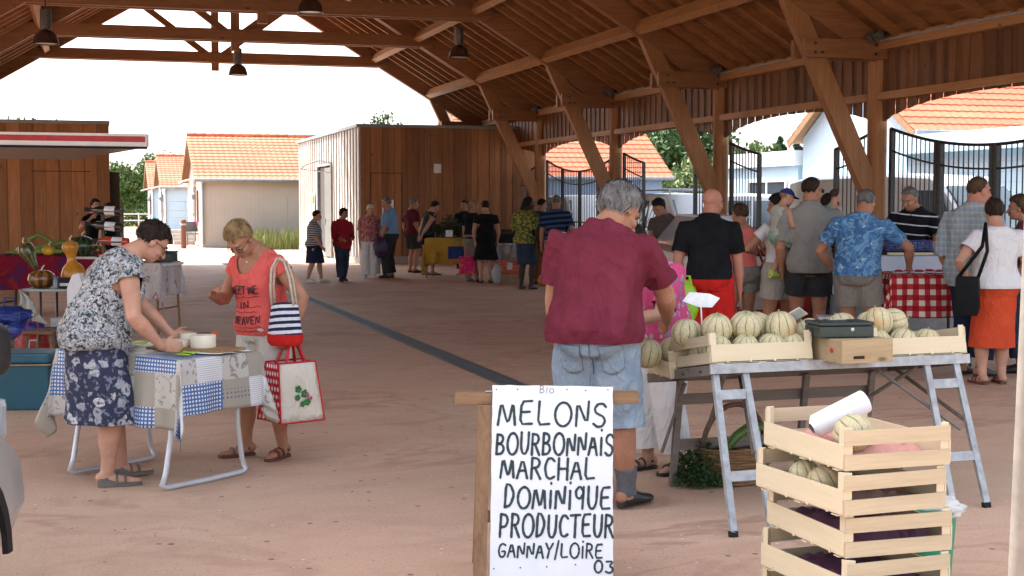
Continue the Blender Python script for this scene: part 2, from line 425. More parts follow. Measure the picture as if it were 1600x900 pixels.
# ================================================================ the two board sheds
def board_wall(b, x0, x1, y, z0, z1, wd, th=.022, axis='x', batten=True):
    n = max(1, round(abs(x1-x0)/wd)); wd = (x1-x0)/n
    for i in range(n):
        a0, a1 = x0+i*wd, x0+(i+1)*wd
        o = 0 if i % 2 else .018
        if axis == 'x': b.span((a0+.003, y-th-o, z0), (a1-.003, y-o, z1))
        else: b.span((y-th-o, a0+.003, z0), (y-o, a1-.003, z1))
sh = thing('board_shed', 'tall flat roofed shed of orange brown boards with a white notice on its front', 'shed', (7.0, 37, 0))
MB().span((.06, .06, .1), (4.9, 11, 3.62)).build('core_wall', M('shed_core', (.05, .035, .025), .9), sh)
MB().span((.02, .02, 0), (4.95, 11, .18)).build('plinth', m_conc, sh)
b = MB(); board_wall(b, .0, 4.92, .055, .18, 3.62, .165); b.build('front_boards', m_shedb, sh)
b = MB(); y = .0
while y < 10.95:
    if not (4.15 < y < 6.6): b.span((.008, y, .18), (.055, y+.26, 3.62))
    else: b.span((.008, y, 2.82), (.055, y+.26, 3.62))
    y += .44
b.build('side_slats', m_slat, sh)
dm = M('door_dark', (.045, .04, .035), .6)
MB().span((.03, 4.2, .02), (.058, 6.55, 2.68)).build('doorway', dm, sh)
b = MB(); b.span((-.05, 4.12, .02), (.05, 4.2, 2.72)); b.span((-.05, 6.55, .02), (.05, 6.63, 2.72)); b.span((-.05, 4.12, 2.72), (.05, 6.63, 2.80)); b.build('door_frame', m_zinc, sh)
dl = MB().span((-.035, 4.25, .03), (.025, 5.3, 2.66)).build('door', M('door_grey', (.12, .125, .12), .5), sh)
MB().span((-.07, 5.15, 1.0), (-.036, 5.2, 1.15)).build('handle', m_galv, dl)
b = MB(); b.tube([(-.03, 4.3, 2.78), (-.35, 4.3, 2.85), (-.75, 4.3, 2.72), (-.9, 4.3, 2.6)], .02, 6); b.tube([(-.03, 4.3, 2.5), (-.4, 4.3, 2.55), (-.9, 4.3, 2.6)], .015, 6); b.build('canopy_bracket', m_galv, sh)
MB().span((-.06, -.04, 3.62), (5.0, 11.05, 3.70)).build('roof_edge', m_zinc, sh)
MB().span((2.05, .0, 2.42), (2.25, .012, 2.66)).build('notice', M('notice_white', (.75, .74, .72), .6), sh)
b = MB(); b.span((.32, .0, 2.40), (1.18, .008, 2.415)); b.span((.32, .0, .2), (.335, .008, 2.4)); b.span((1.165, .0, .2), (1.18, .008, 2.4)); b.build('door_joint', M('joint_dark', (.03, .015, .01), .9), sh)
po = thing('poster', 'white poster with red and yellow blocks on the pale slatted shed side', 'poster', (6.975, 39.6+5.0, 1.55))
MB().span((-.012, -.35, -.35), (0, .35, .35)).build('sheet', M('poster_white', (.75, .75, .75), .6), po)
b = MB(); b.span((-.016, -.30, .05), (-.0125, .02, .30)); b.build('red_block', M('poster_red', (.6, .05, .04), .6), po)
b = MB(); b.span((-.016, .04, -.28), (-.0125, .30, .25)); b.build('yellow_block', M('poster_yellow', (.75, .6, .06), .6), po)
sg = thing('notice_sheet', 'small white and red notice on the shed boards beside the blue shirted man', 'notice', (7.62, 36.99, 1.5))
MB().span((0, -.012, -.2), (.32, 0, .2)).build('sheet', M('poster_white'), sg); MB().span((.05, -.016, -.15), (.27, -.0125, -.02)).build('red_block', M('poster_red'), sg)
b2 = thing('board_shed', 'flat roofed shed of orange brown boards behind the bottles and gourds', 'shed', (-9, 35.4, 0))
MB().span((.05, .06, .1), (9.6, 6, 3.5)).build('core_wall', M('shed_core'), b2)
MB().span((.02, .03, 0), (9.62, 6, .2)).build('plinth', m_conc, b2)
b = MB(); board_wall(b, 0, 9.64, .055, .2, 3.5, .29); b.build('front_boards', m_shedb, b2)
MB().span((-.1, -.05, 3.5), (9.66, 6.05, 3.58)).build('roof_edge', m_zinc, b2)
MB().span((9.645, .15, .05), (9.87, .5, 2.36)).build('door', M('door_leaf_dark', (.05, .034, .022), .7), b2)
b = MB(); b.span((7.85, .012, 2.36), (9.2, .02, 2.376)); b.build('door_joint', M('joint_dark'), b2)
# ================================================================ iron gates along the right side
GZ = lambda u: 2.38+.34*u*u              # u from -1 (one post) to 1 (the next)
def gate_leaf(parent, ua, ub, span, nbar, fold=0.0):
    """leaf between two places of the bay; local y runs along the bay"""
    ya, yb = ua*span/2, ub*span/2
    def yz(t):
        u = ua+(ub-ua)*t; return (0, ya+(yb-ya)*t, GZ(u))
    for t in (0, 1):
        p = yz(t); MB().span((-.03, p[1]-.06 if t else p[1], .06), (.03, p[1] if t else p[1]+.06, p[2])).build('stile', m_steel, parent)
    for pts_, r_ in (([Vector(yz(t/8)) for t in range(9)], .024), ([Vector(yz(t/8))-Vector((0, 0, .32)) for t in range(9)], .015), ([(0, ya, .16), (0, yb, .16)], .024), ([(0, ya, 1.15), (0, yb, 1.15)], .02)): MB().tube(pts_, r_, 6).build('rail', m_steel, parent)
    b = MB()
    for i in range(1, nbar):
        p = yz(i/nbar); b.tube([(0, p[1], .12), p], .0105, 5)
    b.build('bar', m_steel, parent)
def bay_gate(k, leaves, lab):
    yc = (TY[k]+TY[k+1])/2
    g = thing('iron_gate', lab, 'gate', (RX+HALF+.12, yc, 0), group='iron gates between the posts')
    for (ua, ub, nb) in leaves: gate_leaf(g, ua, ub, 5.1, nb)
closed = [(-.99, -.5, 11), (-.495, 0, 11), (.005, .5, 11), (.505, .99, 11)]
bay_gate(1, closed, 'closed dark iron gate in front of the grey blue house, behind the striped shirt man')
bay_gate(2, [(-.99, -.5, 10), (.52, .99, 10)], 'dark iron gate folded open either side of the woman selling behind glass')
bay_gate(3, [(-.99, -.5, 10), (.52, .99, 10)], 'dark iron gate standing open before the low annex with a white window')
bay_gate(4, closed, 'closed dark iron gate in front of the white delivery van')
bay_gate(0, closed, 'closed dark iron gate beside the tall board shed')
# ================================================================ houses
def tiles():
    t = NT('orange_tiles'); v = t.co()
    ri = t.n('NewGeometry', out='Random Per Island')
    a = t.noise(v, .7, 5, .6); f = t.noise(v, 14, 3, .6)
    c = t.mix(t.step(a, .3, .7), (.46, .125, .065), (.53, .165, .09)); c = t.mix(t.step(f, .45, .75), c, (.42, .11, .05))
    c = t.mix(1.0, c, t.mix(ri, (.82,)*3, (1.1,)*3), 'MULTIPLY')
    return t.fin(c, .75, 0, .3)
m_tile = tiles()
def tile_plane(b, p0, ux, L, up, Hh, course=.29):
    """overlapping courses of rolled tiles from the eave p0, along ux for L, climbing by up for Hh"""
    p0, ux, up = Vector(p0), Vector(ux).normalized(), Vector(up).normalized(); nm = ux.cross(up).normalized()
    if nm.z < 0: nm = -nm
    n = int(Hh/course+.5); c = Hh/n; m = int(L/.22)
    for i in range(n):
        rows = []
        for (s, h) in ((i*c-.02, .0), (i*c-.02, .034), ((i+1)*c, .012)):
            rows.append([p0+ux*(L*j/(2*m))+up*s+nm*(h+(.013 if j % 2 else 0)) for j in range(2*m+1)])
        b.loft(rows, cap=False, closed=False)
def house(name, lab, cat, loc, Wx, Dy, ze, wallm, gable_m=None, pitch=.62, group=None, ov=.28, trimc=None):
    """ridge along x; local origin at the front left corner, front faces -y"""
    h = thing(name, lab, cat, loc, 0, group)
    zr = ze+pitch*Dy/2
    b = MB(); b.prism([(0, 0), (Dy, 0), (Dy, ze), (Dy/2, zr), (0, ze)], 0, Wx, 'x'); b.build('wall', wallm, h)
    r = bpy.data.objects.new('roof', None); COL.objects.link(r); r.parent = h
    hy = ov; b = MB()
    L = Wx+2*ov; sl = math.hypot(Dy/2+hy, pitch*(Dy/2+hy))
    tile_plane(b, (-ov, -hy, ze-pitch*hy+.10), (1, 0, 0), L, (0, 1, pitch), sl)
    tile_plane(b, (-ov, Dy+hy, ze-pitch*hy+.10), (1, 0, 0), L, (0, -1, pitch), sl)
    n = int(L/.35)
    for i in range(n): b.tube([(-ov+L*i/n, Dy/2, zr+.12), (-ov+L*(i+1)/n+.03, Dy/2, zr+.135)], [.09, .10], 8)
    b.build('tiles', m_tile, r)
    b = MB(); sof = M('soffit_wood', (.25, .14, .07), .7)
    for s in (0, 1):
        yb_, ye = (-hy, Dy/2) if s == 0 else (Dy+hy, Dy/2)
        for xx in (-ov, Wx+ov):
            b.bar((xx+(.02 if xx < 0 else -.02), yb_, ze-pitch*hy+.01), (xx+(.02 if xx < 0 else -.02), ye, zr+.03), .04, .15)
        b.add([(-ov, yb_, ze-pitch*hy+.05), (Wx+ov, yb_, ze-pitch*hy+.05), (Wx+ov, ye, zr+.07), (-ov, ye, zr+.07)], [(0, 1, 2, 3)])
    b.build('verge_board', sof, r)
    b = MB(); b.tube([(-ov, -hy-.06, ze-pitch*hy+.06), (Wx+ov, -hy-.06, ze-pitch*hy+.06)], .06, 8)
    b.tube([(.03, -.06, ze-.15), (.03, -.06, .1)], .04, 8); b.tube([(.03, -.06, ze-.15), (.03, -hy-.06, ze-pitch*hy)], .04, 8)
    b.build('gutter', m_zinc, h)
    return h
def cladding(name, col, rough=.6, per=.16, ax=0, dk=.84):
    if name in _mats: return _mats[name]
    t = NT(name); v = t.co(); x = t.sep(v)[ax]
    fr = t.ma('FRACT', t.ma('DIVIDE', x, per)); g = t.step(fr, .0, .07)
    nz = t.noise(v, 1.2, 5, .6)
    c = t.mix(t.step(nz, .3, .7), mul(col, .94), mul(col, 1.05)); c = t.mix(g, mul(col, dk), c)
    t.bump(g, .5, .01); t.fin(c, rough, 0, .35); _mats[name] = t.m; return t.m
m_cream = cladding('cream_cladding', (.47, .425, .365)); m_creamy = cladding('cream_gable', (.62, .57, .48), ax=1)
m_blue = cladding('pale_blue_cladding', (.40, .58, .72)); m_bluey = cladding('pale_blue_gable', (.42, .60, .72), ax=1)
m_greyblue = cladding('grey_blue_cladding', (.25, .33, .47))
m_white = M('white_paint', (.75, .75, .74), .45, 0, 4, .06)
m_dkwin = M('window_dark', (.04, .05, .06), .15, 0, 3, .2, spec=.6)
def windowp(h, x, y, z, wd, ht, face='-x', fm=None, panes=2):
    """a framed window on a wall facing -x or -y"""
    f = MB(); t = .05
    def bx(a0, a1, z0, z1, d0, d1):
        if face == '-x': f.span((x-d1, a0, z0), (x-d0, a1, z1))
        else: f.span((a0, y-d1, z0), (a1, y-d0, z1))
    a = y if face == '-x' else x
    for k in range(panes+1):
        c = a+(wd-t)*k/panes; bx(c, c+t, z, z+ht, .005, .05)
    bx(a+t, a+wd-t, z, z+t, .005, .045); bx(a+t, a+wd-t, z+ht-t, z+ht, .005, .045)
    w_ = f.build('window', fm or m_white, h)
    p = MB()
    if face == '-x': p.span((x-.02, a+t, z+t), (x-.003, a+wd-t, z+ht-t))
    else: p.span((a+t, y-.02, z+t), (a+wd-t, y-.003, z+ht-t))
    p.build('pane', m_dkwin, w_); return w_
GH = 'low houses with orange tiled roofs'
h1 = house('house', 'cream clad house with long orange tiled roof behind the tall grass', 'house', (4.2, 53, 0), 14, 7.0, 2.52, m_cream, pitch=.46, group=GH)
h2 = house('house', 'narrow cream house just behind the corner of the long cream one', 'house', (4.95, 64, 0), 10, 7.0, 2.7, m_creamy, pitch=.46, group=GH)
h3 = house('house', 'pale blue house with orange roof behind the steel ramp railing', 'house', (4.2, 77, 0), 10, 7.0, 2.5, m_blue, pitch=.46, group=GH)
h4 = house('house', 'last and farthest pale blue house of the row beside the trees', 'house', (4.2, 91, 0), 10, 7.0, 2.55, m_blue, pitch=.46, group=GH)
for h, y in ((h1, 0), (h2, 0), (h3, 0), (h4, 0)):
    windowp(h, 0, 1.6, .9, .28, 1.2, '-x', M('frame_brown', (.14, .08, .05), .6), 1)
    d = MB().span((-.03, 3.0, .15), (-.004, 3.95, 2.25)).build('door', M('door_brown', (.16, .10, .07), .5), h)
    MB().span((-.06, 3.75, 1.1), (-.031, 3.8, 1.22)).build('handle', m_galv, d)
    MB().prism([(-.55, 2.40), (-.005, 2.55), (-.005, 2.62), (-.55, 2.47)], 2.6, 4.3).build('porch_roof', m_white, h)
    la = MB().lathe([(.05, 0), (.09, .06), (.09, .2), (.03, .26)], (-.13, 2.3, 1.75), 10).build('wall_lamp', m_zinc, h)
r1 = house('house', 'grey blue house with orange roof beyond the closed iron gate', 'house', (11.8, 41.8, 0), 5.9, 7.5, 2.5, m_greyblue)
r2 = house('house', 'bright pale blue gabled house behind the white van', 'house', (17.0, 26.3, 0), 12, 5.0, 3.2, m_bluey)
windowp(r2, 0, 1.2, 1.75, .5, .42, '-x', M('frame_red', (.22, .03, .03), .6), 1)
windowp(r2, 0, 2.2, 1.75, 2.2, .40, '-x', M('frame_brown'), 3)
an = thing('annex', 'low flat roofed pale blue annex with a white framed window', 'annex', (17.0, 31.55, 0))
MB().span((0, 0, 0), (7, 4.2, 2.55)).build('wall', m_bluey, an); MB().span((-.12, -.05, 2.55), (7.1, 4.3, 2.92)).build('fascia', cladding('white_cladding', (.68, .73, .76), ax=1), an)
windowp(an, 0, .55, .75, 2.1, 1.45, '-x', m_white, 2)
an2 = thing('annex', 'long flat roofed pale blue block right behind the closed gate and van', 'annex', (16.6, 8, 0))
def tilewall():
    t = NT('pale_blue_panels'); v = t.co(); s = t.sep(v)
    g1 = t.step(t.ma('FRACT', t.ma('DIVIDE', s[1], .6)), 0, .03); g2 = t.step(t.ma('FRACT', t.ma('DIVIDE', s[2], .2)), 0, .07)
    g = t.ma('MULTIPLY', g1, g2); c = t.mix(g, (.30, .42, .52), t.mix(t.noise(v, 2), (.42, .58, .70), (.48, .64, .74))); t.bump(g, .4, .01)
    return t.fin(c, .5, 0, .4)
MB().span((0, 0, 0), (9, 18.1, 2.62)).build('wall', tilewall(), an2); MB().span((-.35, -.2, 2.62), (9.2, 18.2, 3.0)).build('fascia', cladding('pale_blue_gable', (0, 0, 0)), an2)
windowp(an2, 0, 2.0, .6, 3.0, 1.5, '-x', m_white, 3)
# white fence rails, ramp railing, steps, bollard, bench by the houses
ra = thing('ramp_railing', 'thin steel railing of the ramp beside the pale blue house', 'railing', (3.2, 60.5, 0))
b = MB()
for xx in (0, .9, 1.7, 2.5): b.span((xx-.02, -.02, 0), (xx+.02, .02, 1.7))
b.build('railing_post', m_galv, ra)
b = MB()
for zz in (1.68, 1.3, 1.0, .7): b.tube([(-.02, 0, zz), (2.52, 0, zz)], .018, 6)
b.tube([(2.5, 0, 1.68), (2.95, -1.8, .95)], .02, 6); b.tube([(2.95, -1.8, .95), (2.95, -1.8, 0)], .02, 6); b.build('rail', m_galv, ra)
stp = thing('steps', 'pale concrete steps below the ramp railing by the cream house', 'steps', (4.6, 58, 0))
b = MB()
for i in range(4): b.span((-1.2, -1.2+i*.3, i*.14), (.9, .3+i*.02, (i+1)*.14))
b.build('flight', M('pale_concrete', (.50, .47, .43), .85, 0, 5, .15), stp)
x, y = PX(287, 50.5)
bo = thing('bollard', 'short brown wooden bollard standing on the red paving', 'bollard', (x, y, 0))
MB().lathe([(.10, 0), (.10, .98), (.085, 1.02), (.02, 1.05)], n=16).build('bollard_post', wood('bollard_wood', (.24, .12, .07), (.14, .06, .035)), bo, smooth='auto')
MB().lathe([(.104, .82), (.107, .83), (.107, .88), (.104, .89)], n=16).build('band', m_galv, bo)
x, y = PX(318, 54)
be = thing('bench', 'grey metal bench with the seated magenta woman outside the cream house', 'bench', (x-.0, y, 0), heading(150))
b = MB(); b.span((-.75, -.22, .43), (.75, .22, .47)); b.build('seat', M('bench_grey', (.16, .17, .18), .5), be)
b = MB(); b.box((0, -.26, .72), (1.5, .03, .38), (R(-8), 0, 0)); b.build('backrest', M('bench_grey'), be)
for sx in (-.68, .68):
    for sy in (-.2, .2): MB().span((sx-.02, sy-.02, 0), (sx+.02, sy+.02, .43)).build('leg', M('bench_grey'), be)
x, y = PX(270, 56)
db = thing('sack', 'small black sack lying on the paving near the ramp', 'sack', (x, y, 0))
b = MB(); b.ell((0, 0, .13), (.35, .22, .16)).ell((.25, .05, .1), (.25, .2, .12)); b.build('cloth', M('black_plastic', (.02, .02, .022), .4), db, smooth=True)
# ================================================================ trees
def leaf_mat(name, c1, c2):
    if name in _mats: return _mats[name]
    t = NT(name); ri = t.n('NewGeometry', out='Random Per Island')
    big = t.noise(t.co(), .55, 3, .5)
    c = t.mix(t.ma('MULTIPLY_ADD', ri, .6, t.ma('MULTIPLY', big, .4)), c1, c2)
    t.put(t.b.inputs['Transmission Weight'], 0.0); t.fin(c, .6, 0, .25); _mats[name] = t.m; return t.m
m_bark = M('bark', (.12, .085, .06), .9, 0, 10, .35, .5, 30, (1, 1, .3))
def crown_mesh(rx, rz, zc, nclump, nleaf, ls, rng, conic=False, hang=False):
    b = MB(); cl = []
    for i in range(nclump):
        while True:
            p = Vector((rng.uniform(-1, 1), rng.uniform(-1, 1), rng.uniform(-1, 1)))
            if p.length < 1 and p.length > .25: break
        if conic:
            t = (p.z+1)/2; k = (1-t)*.95+.05; q = Vector((p.x*rx*k, p.y*rx*k, zc+p.z*rz))
            r = .22*rx*(k+.35)
        else:
            q = Vector((p.x*rx, p.y*rx, zc+p.z*rz)); r = rng.uniform(.22, .38)*rx
        cl.append((q, r))
    for i in range(nleaf):
        q, r = cl[rng.randrange(nclump)]
        d = Vector((rng.gauss(0, 1), rng.gauss(0, 1), rng.gauss(0, 1))).normalized()*r*(rng.random()**.45)
        if hang: d.z *= 1.5
        p = q+d; s = ls*rng.uniform(.6, 1.3)
        m = Euler((rng.uniform(0, 6.3), rng.uniform(0, 6.3), rng.uniform(0, 6.3))).to_matrix()
        u, v = m @ Vector((s, 0, 0)), m @ Vector((0, s*.55, 0)); nn_ = m @ Vector((0, 0, s*.12))
        b.add([p-u, p-v*.9+nn_, p+u, p+v*.9+nn_], [(0, 1, 2), (0, 2, 3)])
    return b, cl
def tree(lab, x, y, ht, rx, trunk, mats, seed, nclump=45, nleaf=4200, ls=.16, conic=False, hang=False, name='tree', group=None, trunk_r=.16):
    rng = random.Random(seed); t_ = thing(name, lab, 'tree', (x, y, 0), 0, group)
    rz = (ht-trunk)/2; zc = trunk+rz
    b, cl = crown_mesh(rx, rz, zc, nclump, nleaf, ls, rng, conic, hang); b.build('crown', mats, t_)
    b = MB(); b.tube([(0, 0, 0), (.05, 0, trunk*.6), (0, .05, trunk+rz*.9), (0, 0, trunk+rz*1.7)], [trunk_r*1.2, trunk_r, trunk_r*.6, trunk_r*.15], 9)
    if not conic:
        for q, r in cl[:12]:
            z0 = min(q.z-.2, trunk+rz*.3*rng.random()); b.tube([(0, 0, max(.3, z0)), q*.5+Vector((0, 0, max(.3, z0)))*.5+Vector((0, 0, .2)), q], [trunk_r*.45, trunk_r*.3, .02], 5)
    b.build('trunk', m_bark, t_, smooth=True); return t_
lf_a = leaf_mat('leaf_mid', (.045, .085, .022), (.12, .18, .055)); lf_b = leaf_mat('leaf_dark', (.025, .055, .018), (.07, .12, .035))
lf_c = leaf_mat('leaf_pale', (.12, .16, .06), (.26, .31, .13)); lf_d = leaf_mat('leaf_conifer', (.018, .04, .022), (.05, .085, .04))
TG = 'trees beyond the row of houses'
def tree_px(lab, px, d, ytop, rx, trunk, mats, seed, **k):
    x, y = PX(px, d); ht = CAMZ+(318-ytop)/FPX*d; return tree(lab, x, y, ht, rx, trunk, mats, seed, **k)
tree_px('round green tree with bare trunk, nearest the board shed corner', 208, 112, 256, 2.1, 1.4, lf_a, 1, group=TG)
tree_px('taller green tree between the round tree and the blue house', 238, 125, 247, 2.4, 1.5, lf_a, 2, group=TG)
tree_px('dark green tree topping the roof of the farthest blue house', 258, 140, 243, 3.2, 1.6, lf_b, 3, group=TG)
tree_px('low dark tree half hidden by the edge of the board shed', 180, 128, 262, 2.6, 1.0, lf_b, 4, group=TG)
tree_px('distant leafy tree whose top shows above the left board shed', 40, 95, 180, 2.4, 3, lf_a, 5, nleaf=2500)
tree_px('distant tree showing only its tip above the long cream house roof', 415, 120, 212, 2.6, 3, lf_a, 6, nleaf=2500)
tree_px('distant tree peeping over the tall board shed roof', 600, 110, 183, 2.2, 4, lf_b, 7, nleaf=2500)
tree_px('big dense dark green tree behind the grey blue house', 1062, 66, 196, 3.0, .8, lf_b, 8, nleaf=9000, nclump=60)
tree_px('pale feathery willow beside the grey blue house', 1085, 52, 262, 1.6, .4, lf_c, 9, nleaf=6000, hang=True, ls=.13)
tree_px('leafy green tree behind the open gate, between willow and annex', 1150, 62, 225, 2.2, .6, lf_a, 10, nleaf=7000)
tree_px('broad dark tree at the left rear of the big dense one', 1010, 85, 205, 4.0, 1, lf_b, 14, nleaf=6000)
tree_px('dark pointed conifer over the annex roof', 1218, 85, 208, 1.3, .5, lf_d, 11, conic=True, nclump=90, nleaf=5000, name='conifer')
tree_px('second dark conifer next to the gable of the blue house', 1245, 88, 205, 1.2, .5, lf_d, 12, conic=True, nclump=90, nleaf=5000, name='conifer')
tree_px('small light green tree left of the two conifers', 1192, 80, 226, 1.4, .6, lf_a, 13)
# far wood behind everything, and low hedge
rng = random.Random(5); b = MB()
for i in range(9000):
    a = rng.uniform(-150, 150); dd = 250+rng.uniform(-8, 8); z = abs(rng.gauss(0, 1))*1.6+.3; s = rng.uniform(.4, .9)
    x, y = W(a, dd); m = Euler((rng.uniform(0, 6), rng.uniform(0, 6), rng.uniform(0, 6))).to_matrix()
    b.add([Vector((x, y, z))+m @ Vector(q) for q in ((-s, 0, 0), (0, -s, 0), (s, 0, 0), (0, s, 0))], [(0, 1, 2, 3)])
tag(b.build('far_wood', lf_b), kind='stuff')
x, y = PX(228, 100)
hd = thing('hedge', 'clipped green hedge at the end of the path beyond the houses', 'hedge', (x, y, 0))
b = MB()
for i in range(2600):
    p = Vector((rng.uniform(-1.7, 3.4), rng.uniform(-.4, .4), rng.uniform(0, 1.15)+.05*math.sin(i))); s = rng.uniform(.06, .13); m = Euler((rng.uniform(0, 6), rng.uniform(0, 6), rng.uniform(0, 6))).to_matrix()
    b.add([p+m @ Vector(q) for q in ((-s, 0, 0), (0, -s*.6, 0), (s, 0, 0), (0, s*.6, 0))], [(0, 1, 2, 3)])
b.build('foliage', lf_a, hd)
wf = thing('fence', 'low white rail fence across the end of the path', 'fence', PX(205, 92))
b = MB()
for i in range(7): b.span((-4+i*1.5-.04, -.04, 0), (-4+i*1.5+.04, .04, 1.0))
b.build('fence_post', m_white, wf); b = MB()
for zz in (.5, .92): b.span((-4, -.02, zz-.04), (5, .02, zz+.04))
b.build('fence_rail', m_white, wf)
# tall grass by the cream house
def blades(name, n, x0, x1, y0, y1, h0, h1, mat, seed, kind='stuff'):
    rng = random.Random(seed); b = MB()
    for i in range(n):
        x, y = rng.uniform(x0, x1), rng.uniform(y0, y1); h = rng.uniform(h0, h1)*(.6+.4*mnoise.noise(Vector((x*.7, y*.7, 3)))+.3)
        a = rng.uniform(0, 6.3); l = rng.uniform(0, .3)*h; wd = rng.uniform(.008, .02)
        dx, dy = math.cos(a), math.sin(a); px_, py_ = -dy*wd, dx*wd
        b.add([(x-px_, y-py_, -.01), (x+px_, y+py_, -.01), (x+dx*l*.4+px_*.8, y+dy*l*.4+py_*.8, h*.6), (x+dx*l*.4-px_*.8, y+dy*l*.4-py_*.8, h*.6), (x+dx*l, y+dy*l, h)], [(0, 1, 2, 3), (3, 2, 4)])
    return tag(b.build(name, mat), kind=kind)
blades('tall_grass', 9000, 5.4, 15, 49.6, 52.4, .22, .85, leaf_mat('grass_blade', (.15, .18, .05), (.34, .35, .15)), 3)
tag(MB().tube([(7.0, 51, 0), (7.05, 51, 1.5), (7.06, 51, 1.9)], [.012, .012, .004], 5).build('grass_stem', lf_c), kind='stuff')
for i in range(26):
    pass
# ================================================================ vehicles
def carpaint(name, col): return M(name, col, .28, 0, 3, .04, spec=.55)
m_glass = M('car_glass', (.10, .13, .15), .08, 0, 2, .2, spec=.7)
m_tyre = M('tyre', (.02, .02, .02), .8); m_plast = M('black_plastic_trim', (.016, .016, .017), .55, spec=.15)
def car(name, lab, cat, loc, rz, prof, wid, paint, wheels, wr, wins, rails=False, front=0, lamp_z=.75, mirror=None, group=None):
    """prof: list of (y, z_bottom, z_top, half width at the top) stations along the car, nose at the greatest y"""
    c = thing(name, lab, cat, loc, rz, group)
    rings = []
    for (y, zb, zt, tw) in prof:
        h = wid/2; zs = min(zt-.02, .95) if zt > 1.0 else zt-.05
        pts = [(-h*.92, zb), (-h, zb+.15), (-h, max(zb+.2, zs*.6)), (-h*.985, zs), (-tw, zt-.05), (-tw*.9, zt), (0, zt+.02), (tw*.9, zt), (tw, zt-.05), (h*.985, zs), (h, max(zb+.2, zs*.6)), (h, zb+.15), (h*.92, zb)]
        k = 1
        rings.append([(p[0], y, p[1]) for p in pts])
    y0, y1 = prof[0][0], prof[-1][0]
    def nar(r, f, dy): return [(p[0]*f, p[1]+dy, p[2]) for p in r]
    rings = [nar(rings[0], .86, -.10), nar(rings[0], .95, -.06)]+rings+[nar(rings[-1], .93, .10), nar(rings[-1], .78, .2)]
    b = MB(); b.loft(rings); body = b.build('body', paint, c, smooth='auto')
    for (yw, sx) in [(yy, s) for yy in wheels for s in (-1, 1)]:
        w_ = MB(); m = rotm((sx, 0, 0)); w_.lathe([(wr*.62, -.10), (wr*.95, -.11), (wr, -.07), (wr, .07), (wr*.95, .11), (wr*.62, .10)], (sx*(wid/2-.10), yw, wr), 24, m)
        o = w_.build('wheel', m_tyre, c, smooth='auto')
        r_ = MB(); r_.lathe([(wr*.62, .085), (wr*.55, .07), (wr*.2, .1), (.02, .1)], (sx*(wid/2-.10), yw, wr), 20, m); r_.build('rim', m_galv, o, smooth='auto')
        a = MB(); n = 14
        for i in range(n):
            t0, t1 = math.pi*i/n, math.pi*(i+1)/n; q = sx*(wid/2+.004)
            a.add([(q, yw+wr*1.08*math.cos(t0), wr+wr*1.08*math.sin(t0)), (q, yw+wr*1.08*math.cos(t1), wr+wr*1.08*math.sin(t1)), (q, yw+wr*1.3*math.cos(t1), wr+wr*1.3*math.sin(t1)), (q, yw+wr*1.3*math.cos(t0), wr+wr*1.3*math.sin(t0)),
                   (q+sx*.02, yw+wr*1.1*math.cos(t0), wr+wr*1.1*math.sin(t0)), (q+sx*.02, yw+wr*1.1*math.cos(t1), wr+wr*1.1*math.sin(t1)), (q+sx*.02, yw+wr*1.26*math.cos(t1), wr+wr*1.26*math.sin(t1)), (q+sx*.02, yw+wr*1.26*math.cos(t0), wr+wr*1.26*math.sin(t0))],
                  [(0, 1, 5, 4), (4, 5, 6, 7), (6, 7, 3, 2)])
        a.build('wheel_arch', m_plast, c)
    for (nm, poly) in wins:                 # glass panels given as four world-like local corners
        g = MB(); n_ = (Vector(poly[1])-Vector(poly[0])).cross(Vector(poly[2])-Vector(poly[0])).normalized()
        ctr = sum((Vector(p) for p in poly), Vector())/4
        if n_.dot(ctr-Vector((0, ctr.y*.7, .8))) < 0: n_ = -n_
        g.add([Vector(p)+n_*.012 for p in poly]+[Vector(p)-n_*.03 for p in poly], [(0, 1, 2, 3), (4, 5, 6, 7), (0, 1, 5, 4), (1, 2, 6, 5), (2, 3, 7, 6), (3, 0, 4, 7)])
        g.build(nm, m_glass, c)
    for s in (-1, 1):
        MB().box((s*(wid/2-.28), y1+.10, lamp_z), (.34, .10, .17)).build('headlight', M('lamp_lens', (.32, .34, .36), .15, spec=.5), c, bevel=.03)
        MB().box((s*(wid/2-.12), y0-.05, lamp_z+.1), (.12, .06, .34)).build('tail_light', M('tail_red', (.4, .02, .02), .2), c, bevel=.02)
        if mirror:
            mm = MB(); mm.tube([(s*(wid/2-.05), mirror[0], mirror[1]), (s*(wid/2+(.2 if len(mirror) > 2 else .08)), mirror[0], mirror[1]+.02)], .03, 8); mm.box((s*(wid/2+.18), mirror[0]-.02, mirror[1]+.05), (.24, .13, .17)) if len(mirror) < 3 else mm.loft([[(s*(wid/2+mirror[2])+k*.125*math.copysign(abs(math.cos(a))**.55, math.cos(a)), mirror[0]-.02+dy, mirror[1]+.05+k*.09*math.copysign(abs(math.sin(a))**.55, math.sin(a))) for a in [2*math.pi*j/28 for j in range(28)]] for dy, k in ((-.075, .86), (-.07, .96), (-.045, 1), (0, .97), (.04, .85), (.07, .6), (.085, .25))]); mm.build('mirror', m_plast, c, bevel=0 if len(mirror) > 2 else .045, smooth='auto')
    MB().box((0, y1+.2, .42), (wid*.75, .07, .16)).build('bumper', m_plast, c, bevel=.03)
    if rails:
        b = MB()
        for s in (-1, 1): b.tube([(s*.55, rails[0], rails[2]-.03), (s*.55, rails[0]+.05, rails[2]+.07), (s*.55, rails[1]-.05, rails[2]+.07), (s*.55, rails[1], rails[2]-.03)], .018, 6)
        for yy in (rails[0]+.4, rails[1]-.4): b.tube([(-.6, yy, rails[2]+.09), (.6, yy, rails[2]+.09)], .02, 6)
        b.build('roof_rack', m_galv, c)
    return c
